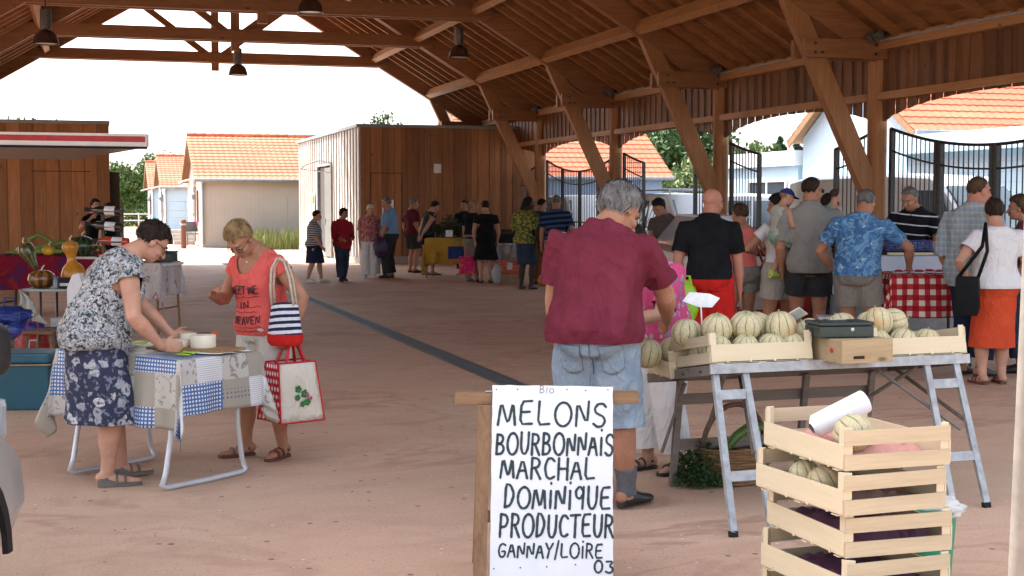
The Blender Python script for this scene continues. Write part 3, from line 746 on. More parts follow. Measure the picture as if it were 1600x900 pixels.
small_van = [(-2.0, .3, 1.75, .66), (-1.6, .25, 1.80, .68), (-.2, .22, 1.82, .68), (.55, .22, 1.78, .66), (.95, .22, 1.30, .70), (1.15, .22, 1.06, .74), (1.75, .24, .92, .72), (1.95, .3, .78, .70)]
sv_wins = [('windscreen', ((-.66, 1.10, 1.10), (.66, 1.10, 1.10), (.60, .62, 1.68), (-.60, .62, 1.68))),
           ('rear_window', ((-.58, -2.09, 1.12), (.58, -2.09, 1.12), (.54, -2.08, 1.66), (-.54, -2.08, 1.66)))]
for s in (-1, 1):
    sv_wins.append(('side_window', ((s*.835, .85, 1.02), (s*.835, -.05, 1.02), (s*.70, -.02, 1.66), (s*.69, .48, 1.66))))
    sv_wins.append(('side_window', ((s*.835, -.15, 1.02), (s*.835, -1.0, 1.02), (s*.71, -1.0, 1.66), (s*.70, -.12, 1.66))))
x, y = PX(1062, 31)
car('parked_car', 'white tall car with roof rack parked beyond the gate behind the bending seller', 'car', (x, y), heading(155), small_van, 1.68, carpaint('white_car_paint', (.72, .74, .76)), (-1.25, 1.3), .30, sv_wins, rails=(-1.7, .5, 1.82), mirror=(.75, 1.05))
x, y = PX(905, 38.5)
car('parked_car', 'white van parked behind the closed gate, beside the striped shirt man', 'van', (x, y), heading(158), small_van, 1.68, carpaint('white_car_paint', (0, 0, 0)), (-1.25, 1.3), .30, sv_wins, mirror=(.75, 1.05))
big_van = [(-2.6, .35, 2.15, .80), (-2.2, .3, 2.22, .82), (0, .28, 2.25, .82), (1.0, .28, 2.2, .80), (1.35, .28, 1.95, .80), (1.95, .28, 1.25, .82), (2.15, .3, 1.12, .82), (2.6, .35, .98, .78), (2.75, .4, .8, .74)]
bv_wins = [('windscreen', ((-.78, 1.97, 1.30), (.78, 1.97, 1.30), (.72, 1.30, 2.02), (-.72, 1.30, 2.02)))]
for s in (-1, 1): bv_wins.append(('side_window', ((s*.955, 1.75, 1.15), (s*.955, .75, 1.15), (s*.86, .78, 1.95), (s*.85, 1.3, 1.95))))
x, y = PX(1436, 24.2)
v1 = car('delivery_van', 'large white delivery van nose to the right behind the closed gate', 'van', (x, y), heading(150), big_van, 1.92, carpaint('white_car_paint', (0, 0, 0)), (-1.7, 1.75), .34, bv_wins, lamp_z=.9, mirror=(1.55, 1.25))
v1.scale = (.94, .94, .93)
x, y = PX(1296, 34)
v2 = car('delivery_van', 'pale van standing half hidden behind the grey shirt man', 'van', (x, y), heading(-20), big_van, 1.92, carpaint('grey_car_paint', (.66, .68, .70)), (-1.7, 1.75), .34, bv_wins, lamp_z=.9, mirror=(1.55, 1.25))
v2.scale = (.88, .88, .85)
x, y = PX(1180, 33)
car('parked_car', 'pale car parked before the annex, seen past the salmon vest woman', 'car', (x, y), heading(100), small_van, 1.68, carpaint('grey_car_paint', (0, 0, 0)), (-1.25, 1.3), .30, sv_wins, mirror=(.75, 1.05))
# the silver car at the left edge of the frame
low_car = [(-2.3, .3, .95, .60), (-1.9, .25, 1.05, .62), (-1.2, .22, 1.42, .56), (-.2, .2, 1.47, .56), (.35, .2, 1.30, .60), (.85, .2, .96, .70), (1.3, .22, .88, .72), (1.75, .26, .80, .68), (1.95, .3, .66, .60)]
lw = [('windscreen', ((-.66, .84, .99), (.66, .84, .99), (.56, .08, 1.40), (-.56, .08, 1.40)))]
for s in (-1, 1): lw.append(('side_window', ((s*.82, .6, .98), (s*.82, -.9, .98), (s*.60, -.9, 1.38), (s*.60, .0, 1.38))))
x, y = W(-2.775, 3.48)
car('parked_car', 'silver car with black door mirror and dark wheel arch cut off by the left edge', 'car', (x, y), heading(1), low_car, 1.70, M('silver_paint', (.50, .51, .52), .3, .6, 3, .05), (-1.3, 1.38), .30, lw, mirror=(.72, 1.12, .31))
# striped flap of the market truck on the left, with the truck it belongs to outside the frame
A = Vector((*PX(233, 15.2), 0)); Bf = Vector((*PX(118, 19.4), 0)); dirl = Vector((*PX(-420, 14.7), 0))-A; dirl.normalize()
ac = thing('truck_awning', 'white awning flap with a red stripe along its edge, over the left stall', 'awning', (A.x, A.y, 0))
Lf = 5.2; q0 = Vector((0, 0, 0)); q1 = dirl*Lf; q2 = Bf-A; q3 = q2+dirl*(Lf-.6)
z0 = 2.20
def up(p, z): return (p.x, p.y, z)
b = MB(); b.add([up(q0, z0), up(q1, z0+.05), up(q3, z0+.06), up(q2, z0), up(q0, z0+.06), up(q1, z0+.11), up(q3, z0+.12), up(q2, z0+.06)], [(0, 1, 2, 3), (4, 5, 6, 7), (0, 1, 5, 4), (1, 2, 6, 5), (2, 3, 7, 6), (3, 0, 4, 7)])
b.build('panel', M('awning_panel', (.42, .36, .31), .35, 0, 3, .1), ac)
nrm = Vector((dirl.y, -dirl.x, 0))
if nrm.y > 0: nrm = -nrm
b = MB(); b.bar(up(q0+nrm*.02, z0+.075), up(q1+nrm*.02, z0+.125), .03, .135); b.bar(up(q0, z0+.075), up(q2, z0+.075), .03, .135); b.build('edge_trim', m_white, ac)
b = MB(); b.bar(up(q0+nrm*.038+dirl*.02, z0+.085), up(q1+nrm*.038, z0+.135), .008, .06); b.build('red_stripe', M('stripe_red', (.42, .02, .03), .35), ac)
b = MB(); b.bar(up(q0+nrm*.03, z0-.008), up(q1+nrm*.03, z0+.042), .05, .022); b.build('seal', m_plast, ac)
b = MB(); b.bar(up(dirl*.95+q2*.1, z0+.14), up(dirl*.70+q2*.1, z0+.08), .05, .03); b.bar(up(dirl*.65+q2*.12, z0+.125), up(dirl*.45+q2*.1, z0+.09), .06, .03); b.build('hinge', m_galv, ac)
tk = thing('market_truck', 'white market truck the striped awning flap hangs from, outside the left edge', 'truck', up(A+dirl*(Lf+1.1)+q2*.5, 0), math.atan2(q2.y, q2.x)-math.pi/2)
MB().span((-1.05, -2.6, .5), (1.05, 2.6, 2.5)).build('body', m_white, tk, bevel=.08)
for yy in (-1.6, 1.6):
    for s in (-1, 1): MB().lathe([(.2, -.1), (.36, -.1), (.36, .1), (.2, .1)], (s*.95, yy, .36), 20, rotm((1, 0, 0))).build('wheel', m_tyre, tk)
b = MB(); b.span((-1.06, -2.2, .8), (-1.05, 2.2, 2.2)); b.build('counter', m_plast, tk)
b = MB(); 
for k in (.35,): b.bar(up(Vector((-2.2, -2.3, 0)), 2.22), up(Vector((-1.0, -2.3, 0)), 1.4), .04, .04)
b.build('stay', m_galv, tk)
# pale post at the right edge
x, y = PX(1604, 3.9)
pp = thing('canopy_pole', 'pale beige pole cut by the right edge of the picture', 'pole', (x, y, 0))
MB().tube([(-.016, 0, .02), (.046, 0, 2.25)], [.030, .030], 14).build('pole_tube', M('pole_beige', (.22, .20, .175), .6), pp, smooth='auto')
MB().lathe([(.16, 0), (.16, .02), (.05, .04), (.04, .14)], n=18).build('foot', m_plast, pp, smooth='auto')
# ================================================================ people
def remesh(mb, voxel, smooth=4, fac=.5, wrinkle=None, cut=None, hems=()):
    me = mb.mesh('tmp'); o = bpy.data.objects.new('tmp', me); COL.objects.link(o)
    m = o.modifiers.new('r', 'REMESH'); m.mode = 'VOXEL'; m.voxel_size = voxel; m.use_smooth_shade = True
    if smooth:
        s = o.modifiers.new('s', 'SMOOTH'); s.factor = fac; s.iterations = smooth
    dg = bpy.context.evaluated_depsgraph_get()
    out = bpy.data.meshes.new_from_object(o.evaluated_get(dg))
    bpy.data.objects.remove(o); bpy.data.meshes.remove(me)
    n = len(out.vertices)
    if wrinkle:
        co = np.empty(n*3, np.float32); no = np.empty(n*3, np.float32)
        out.vertices.foreach_get('co', co); out.vertices.foreach_get('normal', no)
        co = co.reshape(-1, 3); no = no.reshape(-1, 3); amp, sx, sz, seed = wrinkle
        rs = np.random.RandomState(seed); d = np.zeros(n, np.float32)
        for i in range(14):
            k = rs.uniform(.5, 1.0); a = rs.uniform(0, 6.28)
            kx, ky, kz = sx*k*math.cos(a), sx*k*math.sin(a), sz*rs.uniform(-1, 1)
            ph = co[:, 0]*kx+co[:, 1]*ky+co[:, 2]*kz+rs.uniform(0, 6.28)+1.3*np.sin(co[:, 2]*9*rs.uniform(.4, 1)+rs.uniform(0, 6))
            d += np.sin(ph)**3
        co += no*(d*amp/2.2)[:, None]
        out.vertices.foreach_set('co', co.ravel()); out.update()
    if cut:
        bm = bmesh.new(); bm.from_mesh(out)
        bmesh.ops.delete(bm, geom=[v for v in bm.verts if cut(v.co)], context='VERTS'); bm.to_mesh(out); bm.free()
    if hems:                                    # cut the closed ends open along clean hem lines
        bm = bmesh.new(); bm.from_mesh(out)
        for co_, no_, rad_ in hems:
            co_, no_ = Vector(co_), Vector(no_).normalized()
            fs = [f for f in bm.faces if all((v.co-co_).length < rad_ for v in f.verts)]
            g_ = set(fs)
            for f in fs: g_.update(f.verts); g_.update(f.edges)
            if fs: bmesh.ops.bisect_plane(bm, geom=list(g_), plane_co=co_, plane_no=no_, clear_outer=True)
        bm.to_mesh(out); bm.free()
    for p in out.polygons: p.use_smooth = True
    return out
def ik(a, t, l1, l2, hint):
    a, t = Vector(a), Vector(t); d = t-a; L = d.length
    if L > (l1+l2)*.995: d = d.normalized()*(l1+l2)*.995; L = d.length; t = a+d
    L = max(L, abs(l1-l2)+.01)
    dn = d.normalized(); x = (l1*l1-l2*l2+L*L)/(2*L); h = math.sqrt(max(0, l1*l1-x*x))
    hv = Vector(hint); hv = (hv-dn*hv.dot(dn)); hv = hv.normalized() if hv.length > 1e-4 else Vector((0, -1, 0))
    return a+dn*x+hv*h, t
def skin_mat(name, col):
    if name in _mats: return _mats[name]
    t = NT(name); v = t.co(); a = t.noise(v, 9, 4, .6); f = t.noise(v, 90, 3, .6)
    c = t.mix(t.step(a, .3, .7), mul(col, .80), mul(col, 1.12)); c = t.mix(t.ma('MULTIPLY', t.step(f, .5, .75), .3), c, (col[0]*.8, col[1]*.6, col[2]*.55)); c = t.mix(t.ma('MULTIPLY', t.step(t.noise(v, 22, 4), .5, .7), .35), c, (col[0]*.95, col[1]*.72, col[2]*.66))
    t.bump(f, .12, .003); _mats[name] = t.fin(c, .58, 0, .22); return t.m
SK = {'fair': (.50, .27, .185), 'tan': (.40, .195, .12), 'brown': (.30, .14, .085), 'pink': (.52, .27, .20), 'black': (.055, .028, .018), 'red': (.44, .20, .135)}
def hair_mat(name, c1, c2):
    if name in _mats: return _mats[name]
    t = NT(name); v = t.co(scale=(1, 1, .35)); a = t.noise(v, 34, 5, .6, dist=.5); b = t.noise(v, 120, 3, .6)
    c = t.mix(t.step(t.ma('ADD', t.ma('MULTIPLY', a, .7), t.ma('MULTIPLY', b, .3)), .35, .65), c1, c2)
    t.bump(b, .7, .01); _mats[name] = t.fin(c, .62, 0, .12); return t.m
HR = {'black': ((.008, .007, .007), (.028, .022, .02)), 'dark': ((.012, .008, .006), (.045, .03, .022)), 'grey': ((.055, .052, .05), (.30, .285, .27)), 'white': ((.45, .43, .40), (.75, .73, .70)),
      'blond': ((.13, .075, .03), (.42, .27, .13)), 'brown': ((.035, .02, .012), (.10, .06, .035)), 'salt': ((.05, .05, .05), (.22, .21, .20))}
m_eyew = M('eye_white', (.42, .38, .35), .2, 0, 5, .02); m_iris = M('iris_dark', (.03, .02, .015), .15, 0, 5, .1)
m_lip = M('lips', (.34, .10, .085), .45, 0, 30, .1); m_gl = M('spectacle_frame', (.03, .02, .035), .3)

def person(label, px, d, H, face, lean=0, side=0, head=(0, 0), headroll=0, rh=None, lh=None, rel=(.5, -1, -.2), lel=(-.5, -1, -.2), rf=None, lf=None, rtoe=8, ltoe=-8, pel=(0, 0, 0),
           fat=1.0, female=False, bust=0, belly=0, skin='tan', hair=('short', 'dark'), top=None, bottom=None, shoes=None, vox=.011, glasses=None, z=0, faceparts=True, twist=0, curl=.6, seat=None, at=None, group=None, rhd=None, lhd=None, sh_w=1.0, hsc=1.0):
    x, y = at if at else PX(px, d)
    P = thing('person', label, 'person', (x, y, z), heading(face), group)
    fx = 1.0 if female else 1.06
    sk = skin_mat('skin_'+skin, SK[skin])
    X = lambda a: a*H
    hip = Vector((pel[0], pel[1], X(.515)+pel[2]))
    # spine, integrated upwards with a growing lean
    N = 26; s0, s1 = -.05, .335
    lean_r, side_r = R(lean), R(side)
    def frame(s):
        k = min(1, max(0, (s+.02)/.17)); k = k*k*(3-2*k)
        th = lean_r*k; ph = side_r*k; tw = R(twist)*min(1, max(0, s/.3))
        m = Matrix.Rotation(ph, 3, 'Y') @ Matrix.Rotation(-th, 3, 'X') @ Matrix.Rotation(tw, 3, 'Z')
        return m
    pts = {}; p = hip.copy(); ds = .005
    s = 0.0; tab = [(0.0, p.copy())]
    while s < .36: p = p+frame(s) @ Vector((0, 0, ds*H)); s += ds; tab.append((s, p.copy()))
    p = hip.copy(); s = 0.0; low = []
    while s > -.12: p = p-frame(s) @ Vector((0, 0, ds*H)); s -= ds; low.append((s, p.copy()))
    tab = list(reversed(low))+tab
    def spos(s):
        i = int(round((s+.12)/ds)); i = max(0, min(len(tab)-1, i)); return tab[i][1]
    # s measured in stature above the hip joint line
    hw = 1.03 if female else .94
    secs = [(-.055, .066*hw, .062, 0), (-.02, .092*hw, .074, -.008), (.02, .098*hw, .078, -.008), (.07, (.083 if female else .087), .064, 0), (.12, (.077 if female else .087), .060, .004), (.17, (.084 if female else .094), .066, .004),
            (.22, .094*fx, .066, .002), (.262, .103*fx, .058, -.004), (.290, .099*fx*sh_w, .049, -.008), (.311, .073, .046, -.010), (.328, .043, .039, -.006), (.342, .034, .035, -.002)]
    def ring(s, w_, d_, off, grow=0, n=22, k2=2.4):
        f = frame(s); c = spos(s); mid = math.exp(-((s-.08)/.11)**2)
        ff = 1+(fat-1)*(.45+.75*mid) if s < .29 else 1
        w_, d_ = X(w_)*ff+grow, X(d_)*ff*(1+(fat-1)*.3)+grow; out = []
        for j in range(n):
            t = 2*math.pi*j/n; cx, sx_ = math.cos(t), math.sin(t)
            px_ = math.copysign(abs(cx)**(2/k2), cx)*w_; py_ = math.copysign(abs(sx_)**(2/k2), sx_)*d_
            if sx_ > 0: py_ += belly*mid*sx_*H
            out.append(c+f @ Vector((px_, py_+X(off), 0)))
        return out
    def interp(s):
        for a, b_ in zip(secs, secs[1:]):
            if a[0] <= s <= b_[0]:
                t = (s-a[0])/(b_[0]-a[0]); return tuple(a[i]+(b_[i]-a[i])*t for i in range(1, 4))
        return secs[0][1:] if s < secs[0][0] else secs[-1][1:]
    fC = frame(.28); cC = spos(.275)
    shj = {q: cC+fC @ Vector((q*X(.107)*fx*sh_w*(1+(fat-1)*.25), X(-.006), X(-.012))) for q in (-1, 1)}
    l1, l2 = X(.172), X(.150)
    hands, elb, wri = {}, {}, {}
    for q, tgt, el in ((1, rh, rel), (-1, lh, lel)):
        if tgt is None: tgt = (q*X(.155*fx), X(.03)+pel[1]*.6, X(.475))
        e_, w_ = ik(shj[q], tgt, l1, l2, el); elb[q], wri[q] = e_, w_
    hj = {q: hip+Vector((q*X(.052*hw), 0, 0)) for q in (-1, 1)}
    ft = {1: Vector((X(.06), 0, X(.045))) if rf is None else Vector(rf)+Vector((0, 0, X(.045))), -1: Vector((-X(.06), 0, X(.045))) if lf is None else Vector(lf)+Vector((0, 0, X(.045)))}
    kn, an_ = {}, {}
    for q in (-1, 1): kn[q], an_[q] = ik(hj[q], ft[q], X(.245), X(.232), (q*.12, 1, .1))
    toe = {1: R(rtoe), -1: R(ltoe)}
    # ---- body
    B = MB(); B.loft([ring(*s) for s in secs])
    lim = 1+(fat-1)*.5
    thigh = [.056, .053, .045, .035]; shank = [.0335, .036, .033, .024, .0205]
    def limb(a, b_, rad, grow=0, n=14):
        return [a.lerp(b_, i/(len(rad)-1)) for i in range(len(rad))], [X(r)*lim+grow for r in rad]
    for q in (-1, 1):
        p1, r1_ = limb(hj[q], kn[q], thigh); p2, r2_ = limb(kn[q], an_[q], shank)
        for i in (1, 2): p2[i] = p2[i]+Vector((0, -X(.008), 0))
        B.tube([p1[0]+Vector((0, 0, X(.04)))]+p1+p2[1:], [X(.036)]+r1_+r2_[1:], 14)
        td = Vector((math.sin(toe[q]), math.cos(toe[q]), 0)); a = an_[q]
        B.tube([a+Vector((0, 0, -X(.012)))-td*X(.018), a-Vector((0, 0, X(.026)))+td*X(.045), a-Vector((0, 0, X(.034)))+td*X(.105)], [X(.022), X(.020), X(.0145)], 10, round_ends=True)
        ua = [.033, .031, .027, .0245]; fa = [.0245, .0255, .022, .0165, .0155]
        p1, r1_ = limb(shj[q], elb[q], ua); p2, r2_ = limb(elb[q], wri[q], fa)
        B.tube(p1+p2[1:], [r*fx for r in r1_+r2_[1:]], 12, round_ends=True)
        B.ell(shj[q], X(.028)*fx*lim)
        # hand: palm, four unequal bent fingers, thumb leaving the side of the palm
        hd = (rhd if q == 1 else lhd); fdir = Vector(hd).normalized() if hd else (wri[q]-elb[q]).normalized()
        side_ = fdir.cross(Vector((0, 0, 1)));
        if side_.length < .3: side_ = Vector((0, 1, 0)) if True else side_
        side_.normalize()
        inn = Vector((-q, 0, 0)); inn = (inn-fdir*inn.dot(fdir)); inn = inn.normalized() if inn.length > .2 else fdir.cross(side_).normalized()
        wv = fdir.cross(inn).normalized()
        if wv.y < 0: wv = -wv                       # thumb side forward
        pw = wri[q]+fdir*X(.026); hs_ = H/1.72
        m = Matrix((wv, inn, fdir)).transposed()
        B.ell(wri[q]+fdir*.042*hs_, (.040*hs_, .017*hs_, .052*hs_), m, 12, 7)
        for i, (o, ln) in enumerate(((.030, .066), (.010, .074), (-.010, .069), (-.029, .054))):
            base = wri[q]+fdir*.078*hs_+wv*o*hs_
            d1 = (fdir*math.cos(curl*.5)+inn*math.sin(curl*.5)); d2 = (fdir*math.cos(curl*1.5)+inn*math.sin(curl*1.5)); d3 = (fdir*math.cos(curl*2.3)+inn*math.sin(curl*2.3))
            a1 = base+d1*ln*.45*hs_; a2 = a1+d2*ln*.32*hs_; a3 = a2+d3*ln*.26*hs_
            B.tube([base-fdir*.02*hs_, base, a1, a2, a3], [.0095*hs_, .0092*hs_, .0085*hs_, .0078*hs_, .0065*hs_], 7, round_ends=True)
        tb = wri[q]+fdir*.022*hs_+wv*.028*hs_; t1 = tb+(fdir*.7+wv*.7+inn*.25)*.036*hs_; t2 = t1+(fdir*.95+wv*.15+inn*.45)*.034*hs_
        B.tube([tb-wv*.012*hs_, tb, t1, t2], [.012*hs_, .0125*hs_, .0105*hs_, .0085*hs_], 8, round_ends=True)
    # ---- neck and head
    hp, hy = R(head[0]), R(head[1])
    hm = frame(.33) @ Matrix.Rotation(-hy, 3, 'Z') @ Matrix.Rotation(R(headroll), 3, 'Y') @ Matrix.Rotation(-hp, 3, 'X')
    hs = (H*.132/.232 if H > 1.3 else H*.165/.232)*1.05*hsc
    nb = spos(.325); hc = nb+frame(.33) @ Vector((0, X(.018), X(.003)))+hm @ Vector((0, .026*hs, .125*hs))
    HP = lambda a, b_, c_: hc+hm @ Vector((a*hs, b_*hs, c_*hs))
    he = lambda c, r: B.ell(HP(*c), tuple(q*hs for q in r), hm, 16, 11)
    nkr = .033 if female else .039
    B.tube([spos(.295), spos(.33), HP(0, -.02, -.06), HP(0, -.015, -.02)], [X(.045), X(nkr)*lim, X(nkr)*lim, X(.032)], 14)
    he((0, -.014, .030), (.074, .094, .084)); he((0, .024, -.045), (.057, .062, .068)); he((0, .060, -.088), (.024, .022, .019)); he((0, .030, -.03), (.063, .052, .05))
    B.tube([HP(0, .080, .012), HP(0, .096, -.012), HP(0, .106, -.032)], [.008*hs, .011*hs, .0135*hs], 8, round_ends=True)
    he((0, .074, .026), (.050, .014, .010))
    for q in (-1, 1): he((q*.076, -.006, -.012), (.010, .020, .031)); he((q*.036, .060, -.032), (.024, .022, .022))
    he((0, .078, -.060), (.026, .012, .013))
    body = link('body', remesh(B, vox, 5), sk, P)
    if faceparts:
        for q in (-1, 1):
            e_ = MB(); e_.ell(HP(q*.031, .0755, -.002), (.0125*hs, .0075*hs, .0065*hs), hm, 10, 7); eo = e_.build('eye', m_eyew, P, smooth=True)
            e_ = MB(); e_.ell(HP(q*.031, .0815, -.003), (.0058*hs, .003*hs, .0058*hs), hm, 8, 6); e_.build('iris', m_iris, eo, smooth=True)
            e_ = MB(); e_.tube([HP(q*.014, .087, .020), HP(q*.032, .085, .026), HP(q*.050, .072, .020)], [.003*hs, .004*hs, .0025*hs], 6); e_.build('eyebrow', hair_mat('hair_'+(hair[1] if hair else 'brown'), *HR[hair[1] if hair else 'brown']), P, smooth=True)
        e_ = MB(); e_.tube([HP(-.024, .084, -.062), HP(0, .0915, -.060), HP(.024, .084, -.062)], [.003*hs, .0065*hs, .003*hs], 8); e_.build('lips', m_lip, P, smooth=True)
    if glasses:
        e_ = MB()
        for q in (-1, 1):
            e_.tube([HP(q*.033+.024*math.cos(t), .096-.01*abs(math.cos(t)), -.004+.018*math.sin(t)) for t in [2*math.pi*i/14 for i in range(15)]], .0022*hs, 5)
            e_.tube([HP(q*.056, .088, .0), HP(q*.076, .04, .006), HP(q*.082, -.01, .004)], .0024*hs, 5)
        e_.tube([HP(-.01, .098, .004), HP(.01, .098, .004)], .002*hs, 5); go = e_.build('glasses', m_gl, P, smooth=True)
        if glasses == 'sun':
            e_ = MB()
            for q in (-1, 1): e_.ell(HP(q*.033, .093, -.004), (.024*hs, .006*hs, .018*hs), hm, 12, 7)
            e_.build('lens', M('sun_lens', (.01, .01, .012), .1, spec=.7), go, smooth=True)
    # ---- hair
    if hair:
        st, hcname = hair[0], hair[1]; k = hair[2] if len(hair) > 2 else 1.0
        hb = MB(); nu, nv = 36, 26; rngh = random.Random(hash(label) % 1000)
        oo = Vector((rngh.random()*9, 0, 0)); fuzz = {'short': .05, 'crop': .018, 'bob': .05, 'mop': .05, 'messy': .085, 'long': .045, 'cap': .02, 'bun': .04, 'bald': .01}[st]
        th_ = {'short': .16, 'crop': .055, 'bob': .20, 'mop': .26, 'messy': .20, 'long': .16, 'cap': .1, 'bun': .12, 'bald': .03}[st]*k
        def hr(u, v):
            ph = math.pi*(v-.5); t = 2*math.pi*u
            dv = Vector((math.cos(ph)*math.cos(t), math.cos(ph)*math.sin(t), math.sin(ph)))
            base = Vector((dv.x*.076, dv.y*.096, dv.z*.088)); c0 = Vector((0, -.014, .026))
            # hairline: front edge high on the brow, dropping in front of the ears to the nape
            fw = dv.y; low_ = {'short': -.62, 'crop': -.52, 'bob': -.9, 'mop': -.80, 'messy': -.75, 'long': -.9, 'cap': -.5, 'bun': -.6, 'bald': -.55}[st]
            fe_ = .46 if female and st in ('short', 'bob') else .55; edge = low_+(fe_-low_)*min(1, max(0, (fw+.25)/.85))
            if st == 'bald': edge = low_ if fw < .1 else .9
            edge += .16*mnoise.noise(Vector((dv.x*5, dv.y*5, 1.5))+oo)+.10*mnoise.noise(Vector((dv.x*13, dv.y*13, 4))+oo); m_ = min(1, max(0, (dv.z-edge)/.22+.5))
            if st == 'bald' and dv.z > .15: m_ = 0
            n_ = mnoise.noise(dv*3.2+oo)*fuzz+mnoise.noise(Vector((dv.x*9, dv.y*9, dv.z*3.5))+oo)*fuzz*.55
            g = 1+th_*(.75+.35*max(0, dv.z))+n_
            if st in ('bob', 'long', 'messy', 'mop') and dv.z < .2: g += .10*min(1, (.2-dv.z))
            sc_ = .80+(g-.80)*m_*m_*(3-2*m_)
            q_ = c0+base*sc_; return HP(*q_)
        rings = [[hr(j/nu, min(.995, max(.005, i/nv))) for j in range(nu)] for i in range(nv+1)]
        hb.loft(rings)
        if st != 'bald' and st != 'cap':
            for _ in range(900 if vox < .009 else (260 if vox < .0125 else 90)):
                u, v = rngh.random(), rngh.uniform(.25, .97); a0 = hr(u, v); rel_ = hm.transposed() @ (a0-hc)/hs
                if (rel_-Vector((0, -.014, .026))).length < .079: continue
                dn = hr(u+rngh.uniform(-.04, .04), max(.02, v-.1)); ou = (a0-hc).normalized(); dd_ = (dn-a0).normalized()
                L_ = rngh.uniform(.022, .055)*hs*(1.25 if vox < .009 else 1)*(1.5 if st in ('messy', 'mop', 'bob', 'long') else (.5 if st == 'crop' else 1)); sd_ = ou.cross(dd_).normalized()*rngh.uniform(.0016, .0034)*hs
                p0_ = a0-ou*.004*hs; p1_ = a0+dd_*L_*.55+ou*rngh.uniform(.003, .012)*hs; p2_ = a0+dd_*L_+ou*rngh.uniform(-.002, .008)*hs
                hb.add([p0_-sd_, p0_+sd_, p1_+sd_*.8, p1_-sd_*.8, p2_], [(0, 1, 2, 3), (3, 2, 4)])
        if st == 'bun': hb.ell(HP(0, -.125, .03), (.034*hs, .03*hs, .036*hs), hm)
        if st == 'long':
            hb.tube([HP(0, -.085, .0), HP(0, -.10, -.10), HP(0, -.10, -.24), HP(0, -.09, -.36)], [.055*hs, .062*hs, .05*hs, .018*hs], 14, .55, round_ends=True)
        ho = hb.build('hair', hair_mat('hair_'+hcname, *HR[hcname]), P, smooth=True)
    # ---- clothes
    vc = max(vox*1.05, .010) if vox < .009 else vox*1.1
    seed = int(d*31+px) % 1000
    def cloth(name, C, mat, wr=.0045, cut=None, smooth=None, fx_=32, hems=()):
        return link(name, remesh(C, vc, smooth or (11 if vox < .009 else 5), .5, (wr, fx_, 14, seed) if wr else None, cut, hems), mat, P)
    if bottom:
        kind, mat = bottom['kind'], bottom['mat']; g = bottom.get('loose', .014); hem = bottom.get('hem', .28); wst = min(bottom.get('waist', .085), (top or {}).get('hem', 0)+(.05 if bottom['kind'] == 'skirt' else .065))
        C = MB(); hems = []
        if kind == 'skirt':
            rr = []; flare = bottom.get('flare', .35); n = 48; zt = None
            for i in range(13):
                t = i/12
                if t < .3:
                    s_ = wst+(-.03-wst)*(t/.3); a_ = interp(s_); ff = 1+(fat-1)*(.45+.75*math.exp(-((s_-.08)/.11)**2)); rr.append((spos(s_)+frame(s_) @ Vector((0, X(a_[2]), 0)), frame(s_), X(a_[0])*ff+g, X(a_[1])*ff*(1+(fat-1)*.3)+g*1.2, 0))
                else:
                    u = (t-.3)/.7; top_ = spos(-.03); a_ = interp(-.03); mid = (kn[1]+kn[-1])/2; zh = X(hem)
                    zz = top_.z+(zh-top_.z)*u; ctr = Vector((top_.x+(mid.x-top_.x)*u, top_.y+(mid.y*.5+pel[1]*.3-top_.y)*u, zz))
                    ff = 1+(fat-1)*.73; wd = (X(a_[0])*ff+g)*(1+flare*u); dp = (X(a_[1])*ff*(1+(fat-1)*.3)+g*1.2)*(1+flare*1.25*u)
                    rr.append((ctr, Matrix.Identity(3), wd, dp, u))
            fold = bottom.get('fold', .05); rings = []
            for (c, f, wd, dp, u) in rr:
                rings.append([c+f @ Vector((wd*math.cos(2*math.pi*j/n)*(1+fold*u*math.sin(7*2*math.pi*j/n+seed)), dp*math.sin(2*math.pi*j/n)*(1+fold*u*math.sin(7*2*math.pi*j/n+seed)), -X(.008)*u*math.sin(3*2*math.pi*j/n))) for j in range(n)])
            C.loft(rings); hems.append((rr[-1][0]+Vector((0, 0, .018)), (0, 0, -1), .6))
        else:
            ss = [wst]+[s_ for s_ in (.075, .05, .03, .01, -.01, -.03) if s_ < wst-.008]+[-.05]
            C.loft([ring(s_, *interp(s_), grow=g) for s_ in ss])
            for q in (-1, 1):
                h_ = X(hem); pts_ = [hj[q]+Vector((0, 0, X(.05))), hj[q]+Vector((0, 0, X(.01)))]; rad_ = [X(.044)*lim+g, X(.060)*lim+g]
                chain = [hj[q], kn[q], an_[q]]
                for i in range(1, 13):
                    t = i/12*2; a = chain[0].lerp(chain[1], t) if t < 1 else chain[1].lerp(chain[2], t-1)
                    if a.z < h_ and seat is None: break
                    if seat is not None and t > seat: break
                    rb = X(.058-.018*t)*lim if t < 1 else X(.040-.008*(t-1))*lim
                    pts_.append(a); rad_.append(rb+g*(1+bottom.get('wide', .5)*t))
                C.tube(pts_, rad_, 16); dr_ = (pts_[-1]-pts_[-2]).normalized(); hems.append((pts_[-1]-dr_*.018, dr_, rad_[-1]*1.7))
        cloth(bottom.get('name', {'skirt': 'skirt', 'shorts': 'shorts', 'trousers': 'trousers'}[kind]), C, mat, bottom.get('wr', .004), hems=hems)
    if top:
        mat = top['mat']; g = top.get('loose', .014); hem = top.get('hem', .0); nk = top.get('neck', .329); C = MB(); hems = [(spos(hem)+frame(hem) @ Vector((0, 0, .02)), frame(hem) @ Vector((0, 0, -1)), .36)]
        ss = [hem]+[s_ for s_ in (-.02, .02, .07, .12, .17, .22, .262, .290, .312) if hem+.01 < s_ < nk-.004]+[nk]
        rings = []
        for s_ in ss:
            a_ = interp(s_); gg = g*(1+top.get('flare', .5)*max(0, (.15-s_)/.2)) if s_ < .2 else (g if s_ < .28 else g*.6)
            rings.append(ring(s_, *a_, grow=gg))
        if hem > -.3: C.loft(rings)
